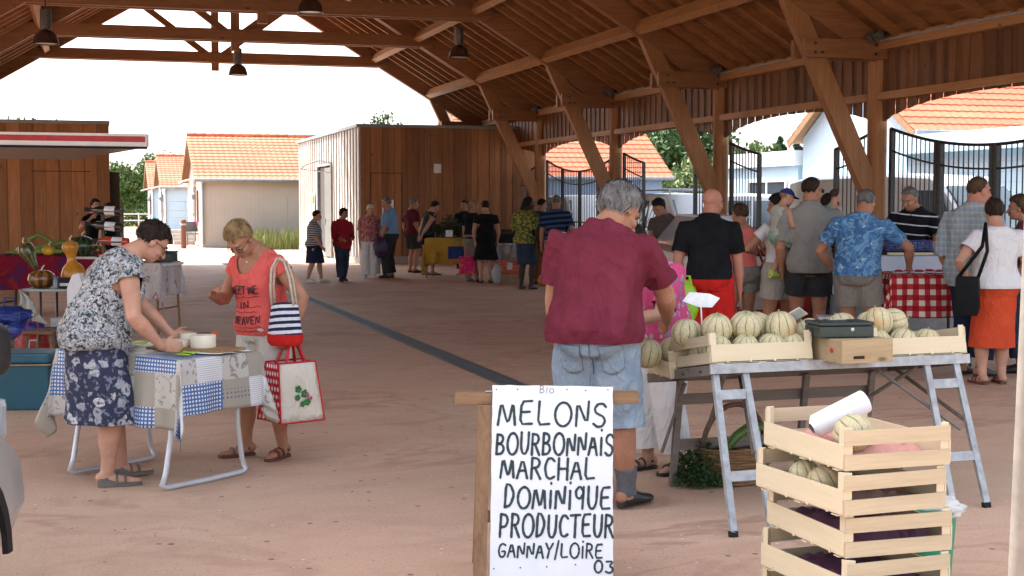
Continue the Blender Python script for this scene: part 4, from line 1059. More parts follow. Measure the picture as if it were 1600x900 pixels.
        if bust:
            for q in (-1, 1):
                C.ell(spos(.185)+frame(.185) @ Vector((q*X(.046), X(.045), 0)), (X(.046)*bust, X(.048)*bust, X(.045)*bust), frame(.185))
        sl_ = top.get('sleeve', .6)
        for q in (-1, 1):
            if sl_ > 0:
                chain = [shj[q], elb[q], wri[q]]; pts_, rad_ = [shj[q]-fC @ Vector((q*X(.03), 0, 0)), shj[q]], [X(.032)*fx*lim+g*.5, X(.0355)*fx*lim+g*.65]
                k = max(2, int(sl_*7))
                for i in range(1, k+1):
                    t = sl_*i/k; a = chain[0].lerp(chain[1], t) if t < 1 else chain[1].lerp(chain[2], t-1)
                    rb = X(.034-.007*t)*fx*lim if t < 1 else X(.028-.006*(t-1))*fx*lim
                    pts_.append(a); rad_.append(rb+g*(.5+.55*min(t, 1) if sl_ < 1.2 else .7))
                dr_ = (pts_[-1]-pts_[-2]).normalized(); hems.append((pts_[-1]-dr_*.016, dr_, rad_[-1]*1.22))
                C.tube(pts_, rad_, 16); C.ell(shj[q]-fC @ Vector((q*X(.006), 0, X(.004))), X(.032)*fx*lim+g*.6)
            else:
                if top.get('strap', True):
                    pass
        def cutf(v):
            if not top.get('scoop') and not top.get('tank'): return False
            r_ = fC.transposed() @ (v-spos(.318))
            if top.get('scoop'):
                a, b_ = top['scoop']            # half width and depth of the neck opening, in stature
                if r_.y > -.03*H and r_.z > -X(b_) and (r_.x/X(a))**2+(min(0, r_.z)/X(b_))**2 < 1: return True
                if r_.z > -.004 and abs(r_.x) < X(a): return True
            return False
        o = cloth(top.get('name', 'shirt'), C, mat, top.get('wr', .0045), cutf if top.get('scoop') else None, hems=hems)
        if top.get('collar'):
            cb = MB(); c_ = [spos(.318)+frame(.318) @ Vector((X(.047)*math.cos(t), X(.045)*math.sin(t)-X(.004), X(.006)+X(.008)*math.sin(-t))) for t in [math.pi*(.62+1.76*i/14) for i in range(15)]]
            cb.tube(c_, X(.011), 8, 1.4); cb.build('collar', mat, P, smooth=True)
    if shoes:
        mat = shoes['mat']; hgt = shoes.get('h', .05)
        for q in (-1, 1):
            td = Vector((math.sin(toe[q]), math.cos(toe[q]), 0)); sd_ = Vector((td.y, -td.x, 0)); a = an_[q].copy(); a.z -= X(.045); sb = MB(); n = 16; rings = []
            L0, L1 = -.055*H/1.72-.0, .205*H/1.72; k = H/1.72
            prof_ = [(L0, .022, .2), (L0+.015, .034, 1), (0, .036, 1.05), (.06*k, .040, .9), (.11*k, .046, .62), (.16*k, .043, .48), (L1-.012, .030, .38), (L1, .014, .25)]
            if shoes.get('sandal'):
                for (l, w_, hh) in prof_:
                    ht = .022+(.03 if shoes.get('wedge') and l < .05 else 0); c = a+td*l
                    rings.append([c+sd_*w_+Vector((0, 0, .002)), c+sd_*w_*1.04+Vector((0, 0, ht)), c-sd_*w_*1.04+Vector((0, 0, ht)), c-sd_*w_+Vector((0, 0, .002))])
                sb.loft(rings)
                for l in (.055, .105): 
                    c = a+td*l*k; sb.tube([c+sd_*.043+Vector((0, 0, .02)), c+sd_*.032+Vector((0, 0, .058-.12*l)), c+Vector((0, 0, .074-.18*l)), c-sd_*.032+Vector((0, 0, .058-.12*l)), c-sd_*.043+Vector((0, 0, .02))], .011, 6, .6)
                sb.tube([a+sd_*.036+Vector((0, 0, .05)), a+td*-.05+Vector((0, 0, .06)), a-sd_*.036+Vector((0, 0, .05))], .008, 6)
            else:
                for (l, w_, hh) in prof_:
                    c = a+td*l; hh = hh*hgt*1.6+.012
                    rings.append([c+sd_*(w_*math.cos(2*math.pi*j/n)*(1.06 if math.sin(2*math.pi*j/n) < 0 else 1))+Vector((0, 0, max(.001, hh*.5+hh*.5*math.sin(2*math.pi*j/n)*1.0))) for j in range(n)])
                sb.loft(rings)
            so_ = sb.build('shoe', mat, P, smooth='auto')
            if shoes.get('sock'):
                s2 = MB(); up_ = (kn[q]-an_[q]).normalized(); s2.tube([an_[q]-up_*.02, an_[q]+up_*.05, an_[q]+up_*shoes['sock']], [X(.029)*lim, X(.0275)*lim, X(.032)*lim], 14, round_ends=False)
                link('sock', remesh(s2, .008, 2, .5, (.002, 60, 60, 3)), M('grey_sock', (.11, .11, .12), .95, 0, 60, .2, .4), P)
    P_info = dict(P=P, hc=hc, hm=hm, hs=hs, shj=shj, elb=elb, wri=wri, kn=kn, an=an_, spos=spos, frame=frame, H=H, hj=hj, HP=HP)
    return P_info
# ---------------------------------------------------------------- cloth patterns
def fabric_fin(t, c, bump=.25, rough=.85, fold_=True):
    n1 = t.noise(t.co(scale=(1, 1, .42), rot=(0, R(14), 0)), 8.5, 4, .55, dist=1.8); n2 = t.noise(t.co(), 220, 3, .7)
    n3 = t.noise(t.co(scale=(1, 1, .6), rot=(0, R(-28), 0)), 5.5, 3, .5, dist=1.4); rg_ = t.ma('POWER', t.ma('SUBTRACT', 1.0, t.ma('ABSOLUTE', t.ma('MULTIPLY_ADD', n3, 2.0, -1.0))), 9.0)
    t.bump(t.ma('ADD', t.ma('ADD', t.ma('MULTIPLY', n1, .8), t.ma('MULTIPLY', rg_, .28)), t.ma('MULTIPLY', n2, .045)), .60 if fold_ else .12, .035 if fold_ else .01); return t.fin(c, rough, 0, .08)
def fab(name, col, na=.12, rough=.88):
    if name in _mats: return _mats[name]
    t = NT(name); v = t.co(); a = t.noise(v, 6, 4, .6); b = t.noise(v, 70, 3, .6)
    c = t.mix(t.step(a, .3, .7), mul(col, 1-na), mul(col, 1+na)); c = t.mix(t.ma('MULTIPLY', t.step(b, .5, .75), .25), c, mul(col, .7))
    _mats[name] = fabric_fin(t, c, .3, rough); return t.m
def stripes(name, ca_, cb_, per, duty, ax=2, wob=.01, thin=None):
    t = NT(name); v = t.co(rot=(.10, .09, 0)); x = t.sep(v)[ax]
    x = t.ma('ADD', x, t.ma('MULTIPLY', t.noise(v, 5), wob))
    fr = t.ma('FRACT', t.ma('DIVIDE', x, per)); k = t.ma('LESS_THAN', fr, duty)
    return fabric_fin(t, t.mix(k, ca_, cb_))
def blotch(name, cols, scale, ths, dist=1.2, detail=5):
    t = NT(name); v = t.co(); c = cols[0]
    for i, (col, th) in enumerate(zip(cols[1:], ths)):
        n_ = t.noise(t.co(loc=(3.1*i, 1.7*i, 5.3*i)), scale*(1+.13*i), detail, .65, dist=dist)
        c = t.mix(t.step(n_, th, th+.03), c, col)
    return fabric_fin(t, c)
def floral(name, base, petals, scale, second=None, keep=.45):
    t = NT(name); v = t.co(); dn = t.n('TexNoise', out=1, Vector=v, Scale=scale*1.4, Detail=2.0)
    vd = t.n('VectorMath', attrs={'operation': 'MULTIPLY_ADD'}, _0=dn, _1=(.9/scale,)*3, _2=v)
    vo = t.n('TexVoronoi', out=0, Vector=vd, Scale=scale); vc = t.sep(t.n('TexVoronoi', out=1, Vector=vd, Scale=scale))
    inside = t.ma('MULTIPLY', t.step(vo, .46, .40), t.step(vc[0], 1-keep-.02, 1-keep+.02)); heart = t.step(vo, .16, .10)
    c = t.mix(t.step(t.noise(v, scale*2.2, 3), .55, .6), base, second or mul(base, 2.2))
    pc = t.mix(vc[1], petals[0], petals[1]); pc = t.mix(t.step(t.noise(v, scale*4, 2), .5, .62), pc, mul(petals[0], .45))
    c = t.mix(inside, c, pc); c = t.mix(t.ma('MULTIPLY', inside, heart), c, mul(base, 1.4)); return fabric_fin(t, c)
def plaid(name, base, line1, line2, per=.055):
    t = NT(name); v = t.co(); s = t.sep(v); c = base
    xx = t.ma('ADD', s[0], s[1])
    for ax, o in ((xx, 0), (s[2], .3)):
        f = t.ma('FRACT', t.ma('DIVIDE', t.ma('ADD', ax, o), per))
        c = t.mix(t.ma('MULTIPLY', t.ma('LESS_THAN', f, .13), .7), c, line1)
        c = t.mix(t.ma('MULTIPLY', t.ma('LESS_THAN', t.ma('ABSOLUTE', t.ma('SUBTRACT', f, .5)), .2), .3), c, line2)
    return fabric_fin(t, c)
def uvdots(name, base, dot, per=.046, r=.30):
    t = NT(name); u = t.sep(t.co('UV'))
    row = t.ma('FLOOR', t.ma('DIVIDE', u[1], per)); off = t.ma('MULTIPLY', t.ma('FRACT', t.ma('MULTIPLY', row, .5)), 1.0)
    fx = t.ma('SUBTRACT', t.ma('FRACT', t.ma('ADD', t.ma('DIVIDE', u[0], per), off)), .5); fy = t.ma('SUBTRACT', t.ma('FRACT', t.ma('DIVIDE', u[1], per)), .5)
    d = t.ma('SQRT', t.ma('ADD', t.ma('MULTIPLY', fx, fx), t.ma('MULTIPLY', fy, fy)))
    return fabric_fin(t, t.mix(t.step(d, r+.04, r-.04), base, dot), .1, .5)
def gingham():
    t = NT('red_gingham'); u = t.sep(t.co('UV')); per = .105
    a = t.ma('LESS_THAN', t.ma('FRACT', t.ma('DIVIDE', u[0], per)), .5); b = t.ma('LESS_THAN', t.ma('FRACT', t.ma('DIVIDE', u[1], per)), .5)
    s_ = t.ma('ADD', a, b); c = t.mix(t.ma('MULTIPLY', s_, 1.0), (.70, .62, .52), (.42, .045, .05)); c = t.mix(t.ma('GREATER_THAN', s_, 1.5), c, (.33, .012, .02))
    return fabric_fin(t, c)
def patchwork():
    t = NT('patchwork_oilcloth'); uv = t.co('UV'); u = t.sep(uv); cell = .17
    cx = t.ma('FLOOR', t.ma('DIVIDE', u[0], cell)); cy_ = t.ma('FLOOR', t.ma('DIVIDE', u[1], cell*1.15))
    cv = t.n('CombineXYZ', X=cx, Y=cy_, Z=3.0); rn = t.n('TexWhiteNoise', Vector=cv); 
    def chk(p, lo=.5):
        a = t.ma('LESS_THAN', t.ma('FRACT', t.ma('DIVIDE', u[0], p)), lo); b = t.ma('LESS_THAN', t.ma('FRACT', t.ma('DIVIDE', u[1], p)), lo); return t.ma('MULTIPLY', a, b)
    taupe, white, blue, pale = (.30, .27, .22), (.62, .62, .62), (.035, .11, .30), (.44, .42, .38)
    vign = t.step(t.noise(uv, 16, 4, .6, dist=1.5), .56, .60)
    bl = t.mix(chk(.022, .55), blue, white); lines = t.mix(t.ma('LESS_THAN', t.ma('FRACT', t.ma('DIVIDE', u[0], .012)), .3), white, (.36, .36, .40))
    motif = t.mix(vign, pale, (.22, .20, .18)); dots = t.mix(t.ma('MULTIPLY', chk(.026, .4), t.ma('LESS_THAN', t.ma('ABSOLUTE', t.ma('SUBTRACT', t.ma('FRACT', t.ma('DIVIDE', u[0], cell)), .5)), .18)), taupe, (.06, .09, .16))
    c = t.mix(t.ma('GREATER_THAN', rn, .27), bl, dots); c = t.mix(t.ma('GREATER_THAN', rn, .52), c, motif); c = t.mix(t.ma('GREATER_THAN', rn, .76), c, taupe); c = t.mix(t.ma('GREATER_THAN', rn, .88), c, lines)
    return t.fin(c, .38, 0, .45)
f_blouse = blotch('mottled_blouse', [(.33, .34, .35), (.035, .037, .04), (.50, .50, .50), (.09, .14, .16), (.14, .07, .035)], 25, [.50, .535, .585, .62], 1.6)
f_navyfl = floral('navy_floral', (.04, .045, .075), ((.52, .51, .52), (.30, .31, .36)), 15, (.17, .18, .25), .88)
f_coral = fab('coral_jersey', (.66, .115, .10)); f_beige = fab('beige_cotton', (.56, .52, .45)); f_maroon = fab('maroon_jersey', (.145, .024, .040), .2)
def denim():
    t = NT('washed_denim'); v = t.co(); a = t.noise(v, 5, 4, .6); w_ = t.noise(t.co(scale=(3, 3, .6)), 60, 3, .6)
    c = t.mix(t.step(a, .3, .7), (.16, .23, .32), (.33, .41, .49)); c = t.mix(t.ma('MULTIPLY', t.step(w_, .45, .7), .4), c, (.36, .43, .50)); return fabric_fin(t, c, .5)
f_denim = denim()
f_pinkfl = floral('pink_floral', (.52, .07, .20), ((.55, .42, .46), (.08, .14, .36)), 27, (.55, .10, .09), .55)
f_white = fab('white_cotton', (.68, .67, .67), .05); f_black = fab('black_cotton', (.012, .012, .014), .3); f_navy = fab('navy_cotton', (.018, .025, .055), .25)
f_red = fab('red_canvas', (.52, .022, .018)); f_salmon = fab('salmon_jersey', (.80, .20, .17)); f_grey = fab('grey_linen', (.25, .245, .22)); f_dkgrey = fab('charcoal_cotton', (.035, .037, .04), .2)
f_khaki = fab('grey_khaki', (.21, .19, .165)); f_ltblue = fab('light_blue_cotton', (.17, .30, .46)); f_cardred = fab('red_cardigan', (.33, .02, .03), .2); f_jeans = fab('dark_jeans', (.035, .045, .075), .3)
f_orange = fab('orange_red_skirt', (.58, .075, .03)); f_stone = fab('stone_shorts', (.36, .335, .29)); f_magenta = fab('magenta_jersey', (.60, .03, .22)); f_mint = fab('mint_cotton', (.26, .42, .34)); f_pale = fab('pale_green_cotton', (.40, .43, .38))
f_blackstripe = stripes('black_white_stripes', (.012, .012, .016), (.62, .62, .63), .105, .13, 2, .004); f_navystripe = stripes('navy_stripes', (.012, .014, .022), (.035, .075, .18), .095, .5, 2, .006)
f_greystripe = stripes('grey_fine_stripes', (.10, .10, .12), (.50, .50, .52), .045, .4, 2, .004)
f_tiedye = blotch('blue_tie_dye', [(.08, .19, .36), (.045, .12, .27), (.15, .30, .46), (.42, .52, .55), (.20, .30, .30)], 5.5, [.5, .53, .62, .64], 2.5, 4)
f_plaid = plaid('pale_plaid', (.27, .34, .38), (.46, .42, .33), (.20, .26, .30)); f_pinkmix = blotch('pink_marl', [(.36, .11, .11), (.52, .30, .30), (.28, .05, .06)], 22, [.5, .56], .8)
f_kente = blotch('green_gold_print', [(.03, .10, .035), (.42, .30, .07), (.16, .22, .05), (.02, .025, .02)], 16, [.50, .55, .58], 1.2)
f_darkdenim = fab('dark_denim', (.03, .045, .075), .3); f_floralblk = blotch('black_sprig', [(.018, .017, .02), (.12, .10, .11)], 30, [.62], 1)
s_brown = M('brown_leather', (.11, .035, .025), .5, 0, 20, .3); s_black = M('black_leather', (.015, .014, .014), .45, 0, 20, .3); s_taupe = M('taupe_leather', (.13, .115, .10), .6, 0, 20, .2); s_white = M('white_shoe', (.60, .60, .58), .6); s_tan = M('tan_sandal', (.20, .12, .07), .6)

# ---------------------------------------------------------------- three near figures and the woman behind the melons
LW = person('person leaning on the patchwork table in mottled blouse and navy floral skirt', 164, 8.0, 1.62, 62, lean=29, head=(12, 4), pel=(0, -.06, 0), fat=1.24, female=True, bust=1.2, belly=.015, skin='fair', hair=('short', 'dark', 1.1),
            rh=(.25, .25, .80), lh=(-.10, .42, .80), rel=(.6, -.6, -.3), lel=(-.7, -.4, -.3), rhd=(-.1, 1, -.12), lhd=(.1, 1, -.1), rf=(.09, -.03, 0), lf=(-.13, .10, 0), curl=.35,
            top=dict(mat=f_blouse, sleeve=.30, hem=-.04, loose=.026, name='blouse', wr=.009, neck=.325), bottom=dict(kind='skirt', waist=-.005, mat=f_navyfl, hem=.215, flare=.30, fold=.06, loose=.024), shoes=dict(mat=s_taupe, sandal=True, wedge=True), glasses='clear', vox=.0065)
PW = person('person in coral printed T-shirt and beige shorts looking down at the cheeses', 410, 8.88, 1.575, 218, lean=11, side=2, head=(38, -12), pel=(0, -.02, 0), fat=1.16, female=True, bust=1.1, belly=.012, skin='tan', hair=('short', 'blond', 1.15),
            rh=(.20, .24, 1.02), rel=(.7, -.3, -.9), lh=(-.30, .05, .80), lel=(-.6, -.8, 0), rhd=(-.55, .3, .55), rf=(.10, .06, 0), lf=(-.13, -.04, 0), rtoe=20, ltoe=-14, curl=.75,
            top=dict(mat=f_coral, sleeve=.33, hem=-.035, loose=.016, name='t_shirt', wr=.0045, scoop=(.066, .075), neck=.326), bottom=dict(kind='shorts', mat=f_beige, hem=.305, loose=.022, wide=.55, waist=.05), shoes=dict(mat=s_brown, sandal=True), glasses='clear', vox=.0065)
MM = person('person seen from behind in maroon T-shirt and denim shorts choosing melons', 938, 7.35, 1.79, 14, lean=22, side=3, head=(20, 36), pel=(0, -.12, 0), fat=1.18, belly=.01, hsc=1.1, skin='tan', hair=('mop', 'grey', 1.0),
            rh=(.30, .38, .97), rel=(.5, -.6, -.4), lh=(-.25, .16, .84), lel=(-.6, -.8, 0), rf=(.14, .03, 0), lf=(-.15, .05, 0), rtoe=28, curl=.8,
            top=dict(mat=f_maroon, sleeve=.72, hem=-.025, loose=.034, flare=1.0, name='t_shirt', wr=.010), bottom=dict(kind='shorts', mat=f_denim, hem=.22, loose=.024, wide=.75, wr=.006, waist=.06), shoes=dict(mat=s_black, sock=.13, h=.05), vox=.0065, sh_w=1.06, glasses=None)
FW = person('person in pink floral blouse and white trousers half hidden by the maroon T-shirt', 1034, 8.4, 1.54, 232, lean=16, head=(25, -10), fat=1.25, female=True, bust=1.1, skin='fair', hair=('short', 'black', 1.1),
            rh=(.10, .40, .92), lh=(-.12, .42, .92), rel=(.6, -.6, -.6), rf=(.08, .02, 0), lf=(-.12, -.03, 0),
            top=dict(mat=f_pinkfl, sleeve=.85, hem=-.05, loose=.026, name='blouse'), bottom=dict(kind='trousers', mat=f_white, hem=.05, loose=.02), shoes=dict(mat=s_black, sandal=True), vox=.009)
# ---------------------------------------------------------------- customers along the right hand counters
BM_ = person('person with shaved head in black polo and red shorts seen from behind', 1108, 12.7, 1.76, 14, head=(4, 42), fat=1.12, skin='red', hair=None, rh=(.27, .10, .80), lh=(-.25, .06, .84), rf=(.10, 0, 0), lf=(-.12, .04, 0),
             top=dict(mat=f_black, sleeve=.75, hem=.0, loose=.026, collar=True, name='polo_shirt'), bottom=dict(kind='shorts', mat=f_red, hem=.26, loose=.032, wide=.7, waist=.04), shoes=dict(mat=s_black, h=.05), vox=.010, sh_w=1.05)
SW = person('person in salmon vest top and grey shorts with a red shoulder bag', 1160, 15.2, 1.62, -14, head=(5, -20), fat=1.06, female=True, skin='tan', hair=('short', 'brown', 1.0), rh=(.22, .05, .86), lh=(-.16, .20, .95),
            top=dict(mat=f_salmon, sleeve=0, hem=.02, loose=.010, neck=.312, scoop=(.05, .06), name='vest'), bottom=dict(kind='shorts', mat=f_grey, hem=.37, loose=.018, waist=.06), shoes=dict(mat=s_tan, sandal=True), vox=.010)
CW = person('person with dark hair in white top and stone shorts carrying a child', 1222, 14.6, 1.72, -20, head=(6, -40), fat=1.06, female=True, bust=.9, skin='tan', hair=('bob', 'black', 1.0), rh=(.10, .30, 1.12), lh=(-.22, .24, 1.10), rel=(1, -.4, -.5), lel=(-1, -.3, -.5),
            top=dict(mat=f_white, sleeve=.5, hem=.0, loose=.016, name='top'), bottom=dict(kind='shorts', mat=f_stone, hem=.33, loose=.03, wide=.5), shoes=dict(mat=s_tan, sandal=True), vox=.010)
CH = person('small child in blue cap and pale green clothes carried on a hip', 1217, 14.25, .98, 60, lean=8, head=(8, 20), pel=(0, 0, -.02), fat=1.1, skin='fair', hair=('crop', 'blond'), rh=(.16, .15, .56), lh=(-.12, .20, .62), rf=(.12, .14, .10), lf=(-.13, .02, .06),
            top=dict(mat=f_pale, sleeve=0, hem=.0, loose=.012, name='vest'), bottom=dict(kind='shorts', mat=f_mint, hem=.40, loose=.016), shoes=dict(mat=M('lime_shoe', (.42, .52, .10), .6), h=.05), vox=.008, z=.78)
GM = person('tall person in grey short sleeved shirt, charcoal shorts and sunglasses', 1265, 14.2, 1.89, 6, head=(2, 52), skin='tan', hair=('crop', 'dark'), rh=(.30, .18, 1.10), rel=(.8, -.8, -.4), lh=(-.26, .10, .92), rf=(.11, 0, 0), lf=(-.12, .03, 0), fat=1.08,
            top=dict(mat=f_grey, sleeve=.85, hem=-.045, loose=.036, collar=True, name='shirt', wr=.006), bottom=dict(kind='shorts', mat=f_dkgrey, hem=.33, loose=.03, wide=.6), shoes=dict(mat=s_black, h=.05), glasses='sun', vox=.010, sh_w=1.05)
HW = person('person with dark hair and bare arms hidden behind the tall grey shirted one', 1290, 15.0, 1.72, 40, head=(5, 10), female=True, skin='brown', hair=('bob', 'dark', 1.0), rh=(.26, .26, 1.05), rel=(.8, -.6, -.4),
            top=dict(mat=f_floralblk, sleeve=0, hem=.0, loose=.014, name='top', neck=.314), bottom=dict(kind='trousers', mat=f_jeans, hem=.06, loose=.015), shoes=dict(mat=s_black, h=.05), vox=.011)
TD = person('person in blue tie dyed T-shirt and khaki shorts resting a hand on the gingham table', 1347, 13.35, 1.79, 22, lean=14, side=3, head=(8, 12), pel=(-.03, -.06, 0), skin='tan', hair=('crop', 'salt', 1.5), fat=1.1, rh=(.40, .30, .98), rel=(1, -.3, .1), lh=(-.27, .18, .96), lel=(-1, -.5, 0),
            rf=(.14, 0, 0), lf=(-.14, .04, 0), top=dict(mat=f_tiedye, sleeve=.72, hem=-.01, loose=.030, name='t_shirt', wr=.006), bottom=dict(kind='shorts', mat=f_khaki, hem=.34, loose=.03, wide=.6), shoes=dict(mat=s_black, h=.05), vox=.010, sh_w=1.04)
VM = person('seller in black and white striped polo leaning over the counter of blue punnets', 1428, 15.75, 1.84, 205, lean=10, head=(16, 22), skin='tan', hair=('crop', 'salt', 1.3), fat=.94, rh=(.14, .34, 1.10), lh=(-.10, .40, 1.10), rel=(1, -.3, -.5), lel=(-1, -.3, -.5),
            top=dict(mat=f_blackstripe, sleeve=.8, hem=-.02, loose=.026, collar=True, name='polo_shirt'), bottom=dict(kind='trousers', mat=f_jeans, hem=.05, loose=.02), shoes=dict(mat=s_black, h=.05), vox=.010)
PM = person('person in pale checked shirt and dark trousers looking right', 1520, 13.0, 1.87, 52, head=(3, 22), skin='red', hair=('crop', 'brown', 1.0), fat=1.16, belly=.012, rh=(.24, .20, .96), lh=(-.26, .08, .90), rf=(.10, 0, 0), lf=(-.12, .05, 0),
            top=dict(mat=f_plaid, sleeve=1.1, hem=-.075, loose=.04, collar=True, name='shirt', wr=.006), bottom=dict(kind='trousers', mat=f_navy, hem=.05, loose=.022), shoes=dict(mat=s_black, h=.06), vox=.009)
OW = person('person in white top and long orange skirt with a black shoulder bag', 1556, 12.45, 1.66, -8, head=(2, 10), fat=1.2, female=True, skin='fair', hair=('short', 'dark', 1.0), rh=(.22, .16, .94), lh=(-.25, .02, .92), lel=(-1, -.6, 0), rf=(.09, .02, 0), lf=(-.10, 0, 0),
            top=dict(mat=f_white, sleeve=.6, hem=-.01, loose=.030, name='top', wr=.005), bottom=dict(kind='skirt', mat=f_orange, hem=.19, flare=.14, fold=.015, loose=.015, waist=.02), shoes=dict(mat=s_brown, sandal=True), vox=.009)
EW = person('person with brown bobbed hair at the right edge facing the orange skirt', 1602, 13.3, 1.70, 300, head=(4, -10), female=True, skin='tan', hair=('bob', 'brown', 1.1), top=dict(mat=fab('plum_cotton', (.14, .05, .06)), sleeve=.6, hem=-.02, loose=.02, name='top'), bottom=dict(kind='trousers', mat=f_jeans, hem=.05, loose=.018), shoes=dict(mat=s_black, h=.05), vox=.011)
VW = person('dark haired seller bending behind the slanted glass counter', 1042, 19.95, 1.74, 215, lean=14, head=(18, 10), female=True, bust=.9, skin='tan', hair=('short', 'black', 1.1), rh=(.10, .34, 1.05), lh=(-.16, .36, 1.05), top=dict(mat=fab('grey_brown_top', (.09, .075, .07)), sleeve=.5, hem=.0, loose=.016, name='top'), bottom=dict(kind='trousers', mat=f_jeans, hem=.05, loose=.018), vox=.012)
# ---------------------------------------------------------------- far customers
def far(*a, **k): k.setdefault('vox', .014); k.setdefault('faceparts', True); return person(*a, **k)
far('small elderly person in white cardigan, striped top and navy skirt', 491, 28.5, 1.48, 82, head=(8, 8), fat=1.22, female=True, bust=1.0, skin='fair', hair=('short', 'black', 1.0), rh=(.16, .16, .72), lf=(-.08, .14, 0), rf=(.08, -.14, 0), top=dict(mat=f_greystripe, sleeve=.9, hem=-.02, loose=.024, name='top'), bottom=dict(kind='skirt', mat=f_navy, hem=.26, flare=.2, loose=.018), shoes=dict(mat=s_white, h=.045))
far('person in red cardigan and jeans stepping forward with a badge on a cord', 535, 28.9, 1.52, 150, head=(4, -30), fat=1.1, female=True, skin='tan', hair=('bob', 'black', 1.15), rh=(.10, .22, .86), lh=(-.12, .22, .88), rf=(.12, .16, 0), lf=(-.06, -.14, 0), top=dict(mat=f_cardred, sleeve=1.8, hem=-.08, loose=.026, name='cardigan'), bottom=dict(kind='trousers', mat=f_jeans, hem=.04, loose=.014), shoes=dict(mat=s_black, h=.05))
far('white haired person in pink marl top and white trousers', 578, 30.5, 1.60, 175, head=(12, -20), fat=1.2, female=True, bust=1.0, skin='fair', hair=('short', 'white', 1.05), rh=(.22, .06, .74), lh=(-.20, .14, .86), top=dict(mat=f_pinkmix, sleeve=.9, hem=-.04, loose=.024, name='blouse'), bottom=dict(kind='trousers', mat=f_white, hem=.04, loose=.026, wide=.7), shoes=dict(mat=s_white, h=.045))
far('person in light blue shirt and dark trousers carrying a purple bag', 609, 30.4, 1.75, -72, head=(6, -5), fat=1.12, belly=.01, skin='red', hair=('crop', 'salt'), rh=(.18, .22, .96), lh=(-.20, .12, .82), top=dict(mat=f_ltblue, sleeve=.85, hem=.02, loose=.03, name='shirt', collar=True), bottom=dict(kind='trousers', mat=f_dkgrey, hem=.03, loose=.024), shoes=dict(mat=s_black, h=.06))
far('grey haired person in maroon vest and dark shorts by the yellow table', 644, 32.6, 1.74, 55, head=(4, 10), fat=1.12, skin='tan', hair=('crop', 'grey', 1.3), rh=(.22, .14, .88), top=dict(mat=fab('dark_maroon', (.11, .018, .028)), sleeve=.7, hem=-.02, loose=.026, name='t_shirt'), bottom=dict(kind='shorts', mat=f_dkgrey, hem=.29, loose=.03), shoes=dict(mat=s_black, h=.05))
far('person in sleeveless black outfit with both hands clasped behind the back', 668, 31.6, 1.70, 60, lean=12, head=(10, 10), fat=1.08, female=True, skin='fair', hair=('short', 'dark', .95), rh=(.05, -.20, .82), lh=(-.05, -.20, .82), rel=(1, -.6, 0), lel=(-1, -.6, 0), rf=(.08, .08, 0), lf=(-.08, -.05, 0), top=dict(mat=f_dkgrey, sleeve=.12, hem=.0, loose=.018, name='top'), bottom=dict(kind='shorts', mat=f_black, hem=.37, loose=.02), shoes=dict(mat=s_black, sandal=True))
far('person behind the yellow table, only the dark haired head showing', 727, 31.5, 1.70, 200, head=(6, 0), skin='tan', hair=('crop', 'black', 1.2), top=dict(mat=f_black, sleeve=.7, hem=.0, loose=.025, name='t_shirt'), bottom=dict(kind='trousers', mat=f_jeans, hem=.05, loose=.02))
far('fair haired person in black T-shirt and beige trousers with a pink shopping bag', 738, 28.9, 1.68, 40, head=(4, 10), fat=1.08, female=True, skin='tan', hair=('short', 'blond', 1.0), rh=(.20, .10, .82), lh=(-.23, .06, .74), top=dict(mat=f_black, sleeve=.6, hem=.0, loose=.022, name='t_shirt'), bottom=dict(kind='trousers', mat=f_khaki, hem=.05, loose=.03), shoes=dict(mat=s_taupe, h=.05))
far('person in loose black knee length dress seen from behind', 759, 28.5, 1.68, -10, head=(4, -14), fat=1.12, female=True, skin='fair', hair=('bun', 'dark', 1.0), rh=(.24, .05, .80), lh=(-.22, .04, .82), top=dict(mat=f_black, sleeve=.5, hem=.0, loose=.02, name='dress_bodice', scoop=(.05, .05)), bottom=dict(kind='skirt', mat=f_black, hem=.27, flare=.42, loose=.024, fold=.07, name='dress_skirt'), shoes=dict(mat=s_black, sandal=True))
far('person with long black hair in green and gold wrap and dark denim skirt', 822, 26.3, 1.74, 30, head=(5, 40), fat=1.1, female=True, bust=.9, skin='black', hair=('long', 'black', 1.0), rh=(.24, .06, .84), lh=(-.16, .20, .95), top=dict(mat=f_kente, sleeve=.9, hem=-.03, loose=.04, name='wrap', wr=.008), bottom=dict(kind='skirt', mat=f_darkdenim, hem=.26, flare=.10, loose=.02), shoes=dict(mat=s_black, h=.05))
far('person in plain navy T-shirt standing beyond the green and gold wrap', 842, 28.0, 1.72, 60, head=(8, 10), fat=1.1, skin='brown', hair=('crop', 'black', 1.2), rh=(.16, .26, .95), top=dict(mat=fab('royal_navy', (.02, .035, .10)), sleeve=.7, hem=-.02, loose=.026, name='t_shirt'), bottom=dict(kind='trousers', mat=fab('rust_trousers', (.16, .07, .04)), hem=.04, loose=.025), shoes=dict(mat=s_black, h=.05))
far('person in navy and black striped T-shirt seen from behind', 869, 26.0, 1.78, 5, head=(3, 5), fat=1.14, skin='tan', hair=('crop', 'salt', 1.2), rh=(.26, .08, .90), lh=(-.28, .06, .82), top=dict(mat=f_navystripe, sleeve=.8, hem=.0, loose=.03, name='t_shirt'), bottom=dict(kind='shorts', mat=f_khaki, hem=.28, loose=.03), shoes=dict(mat=s_black, h=.05))
far('person with long dark hair standing against the boards, hand raised', 147, 24.5, 1.70, 120, head=(2, 10), female=True, skin='fair', hair=('long', 'dark', 1.0), rh=(.26, .22, 1.35), rel=(1, -.2, -1), top=dict(mat=f_black, sleeve=.5, hem=.0, loose=.016, name='top'), bottom=dict(kind='trousers', mat=f_dkgrey, hem=.05, loose=.016), shoes=dict(mat=s_black, h=.05))
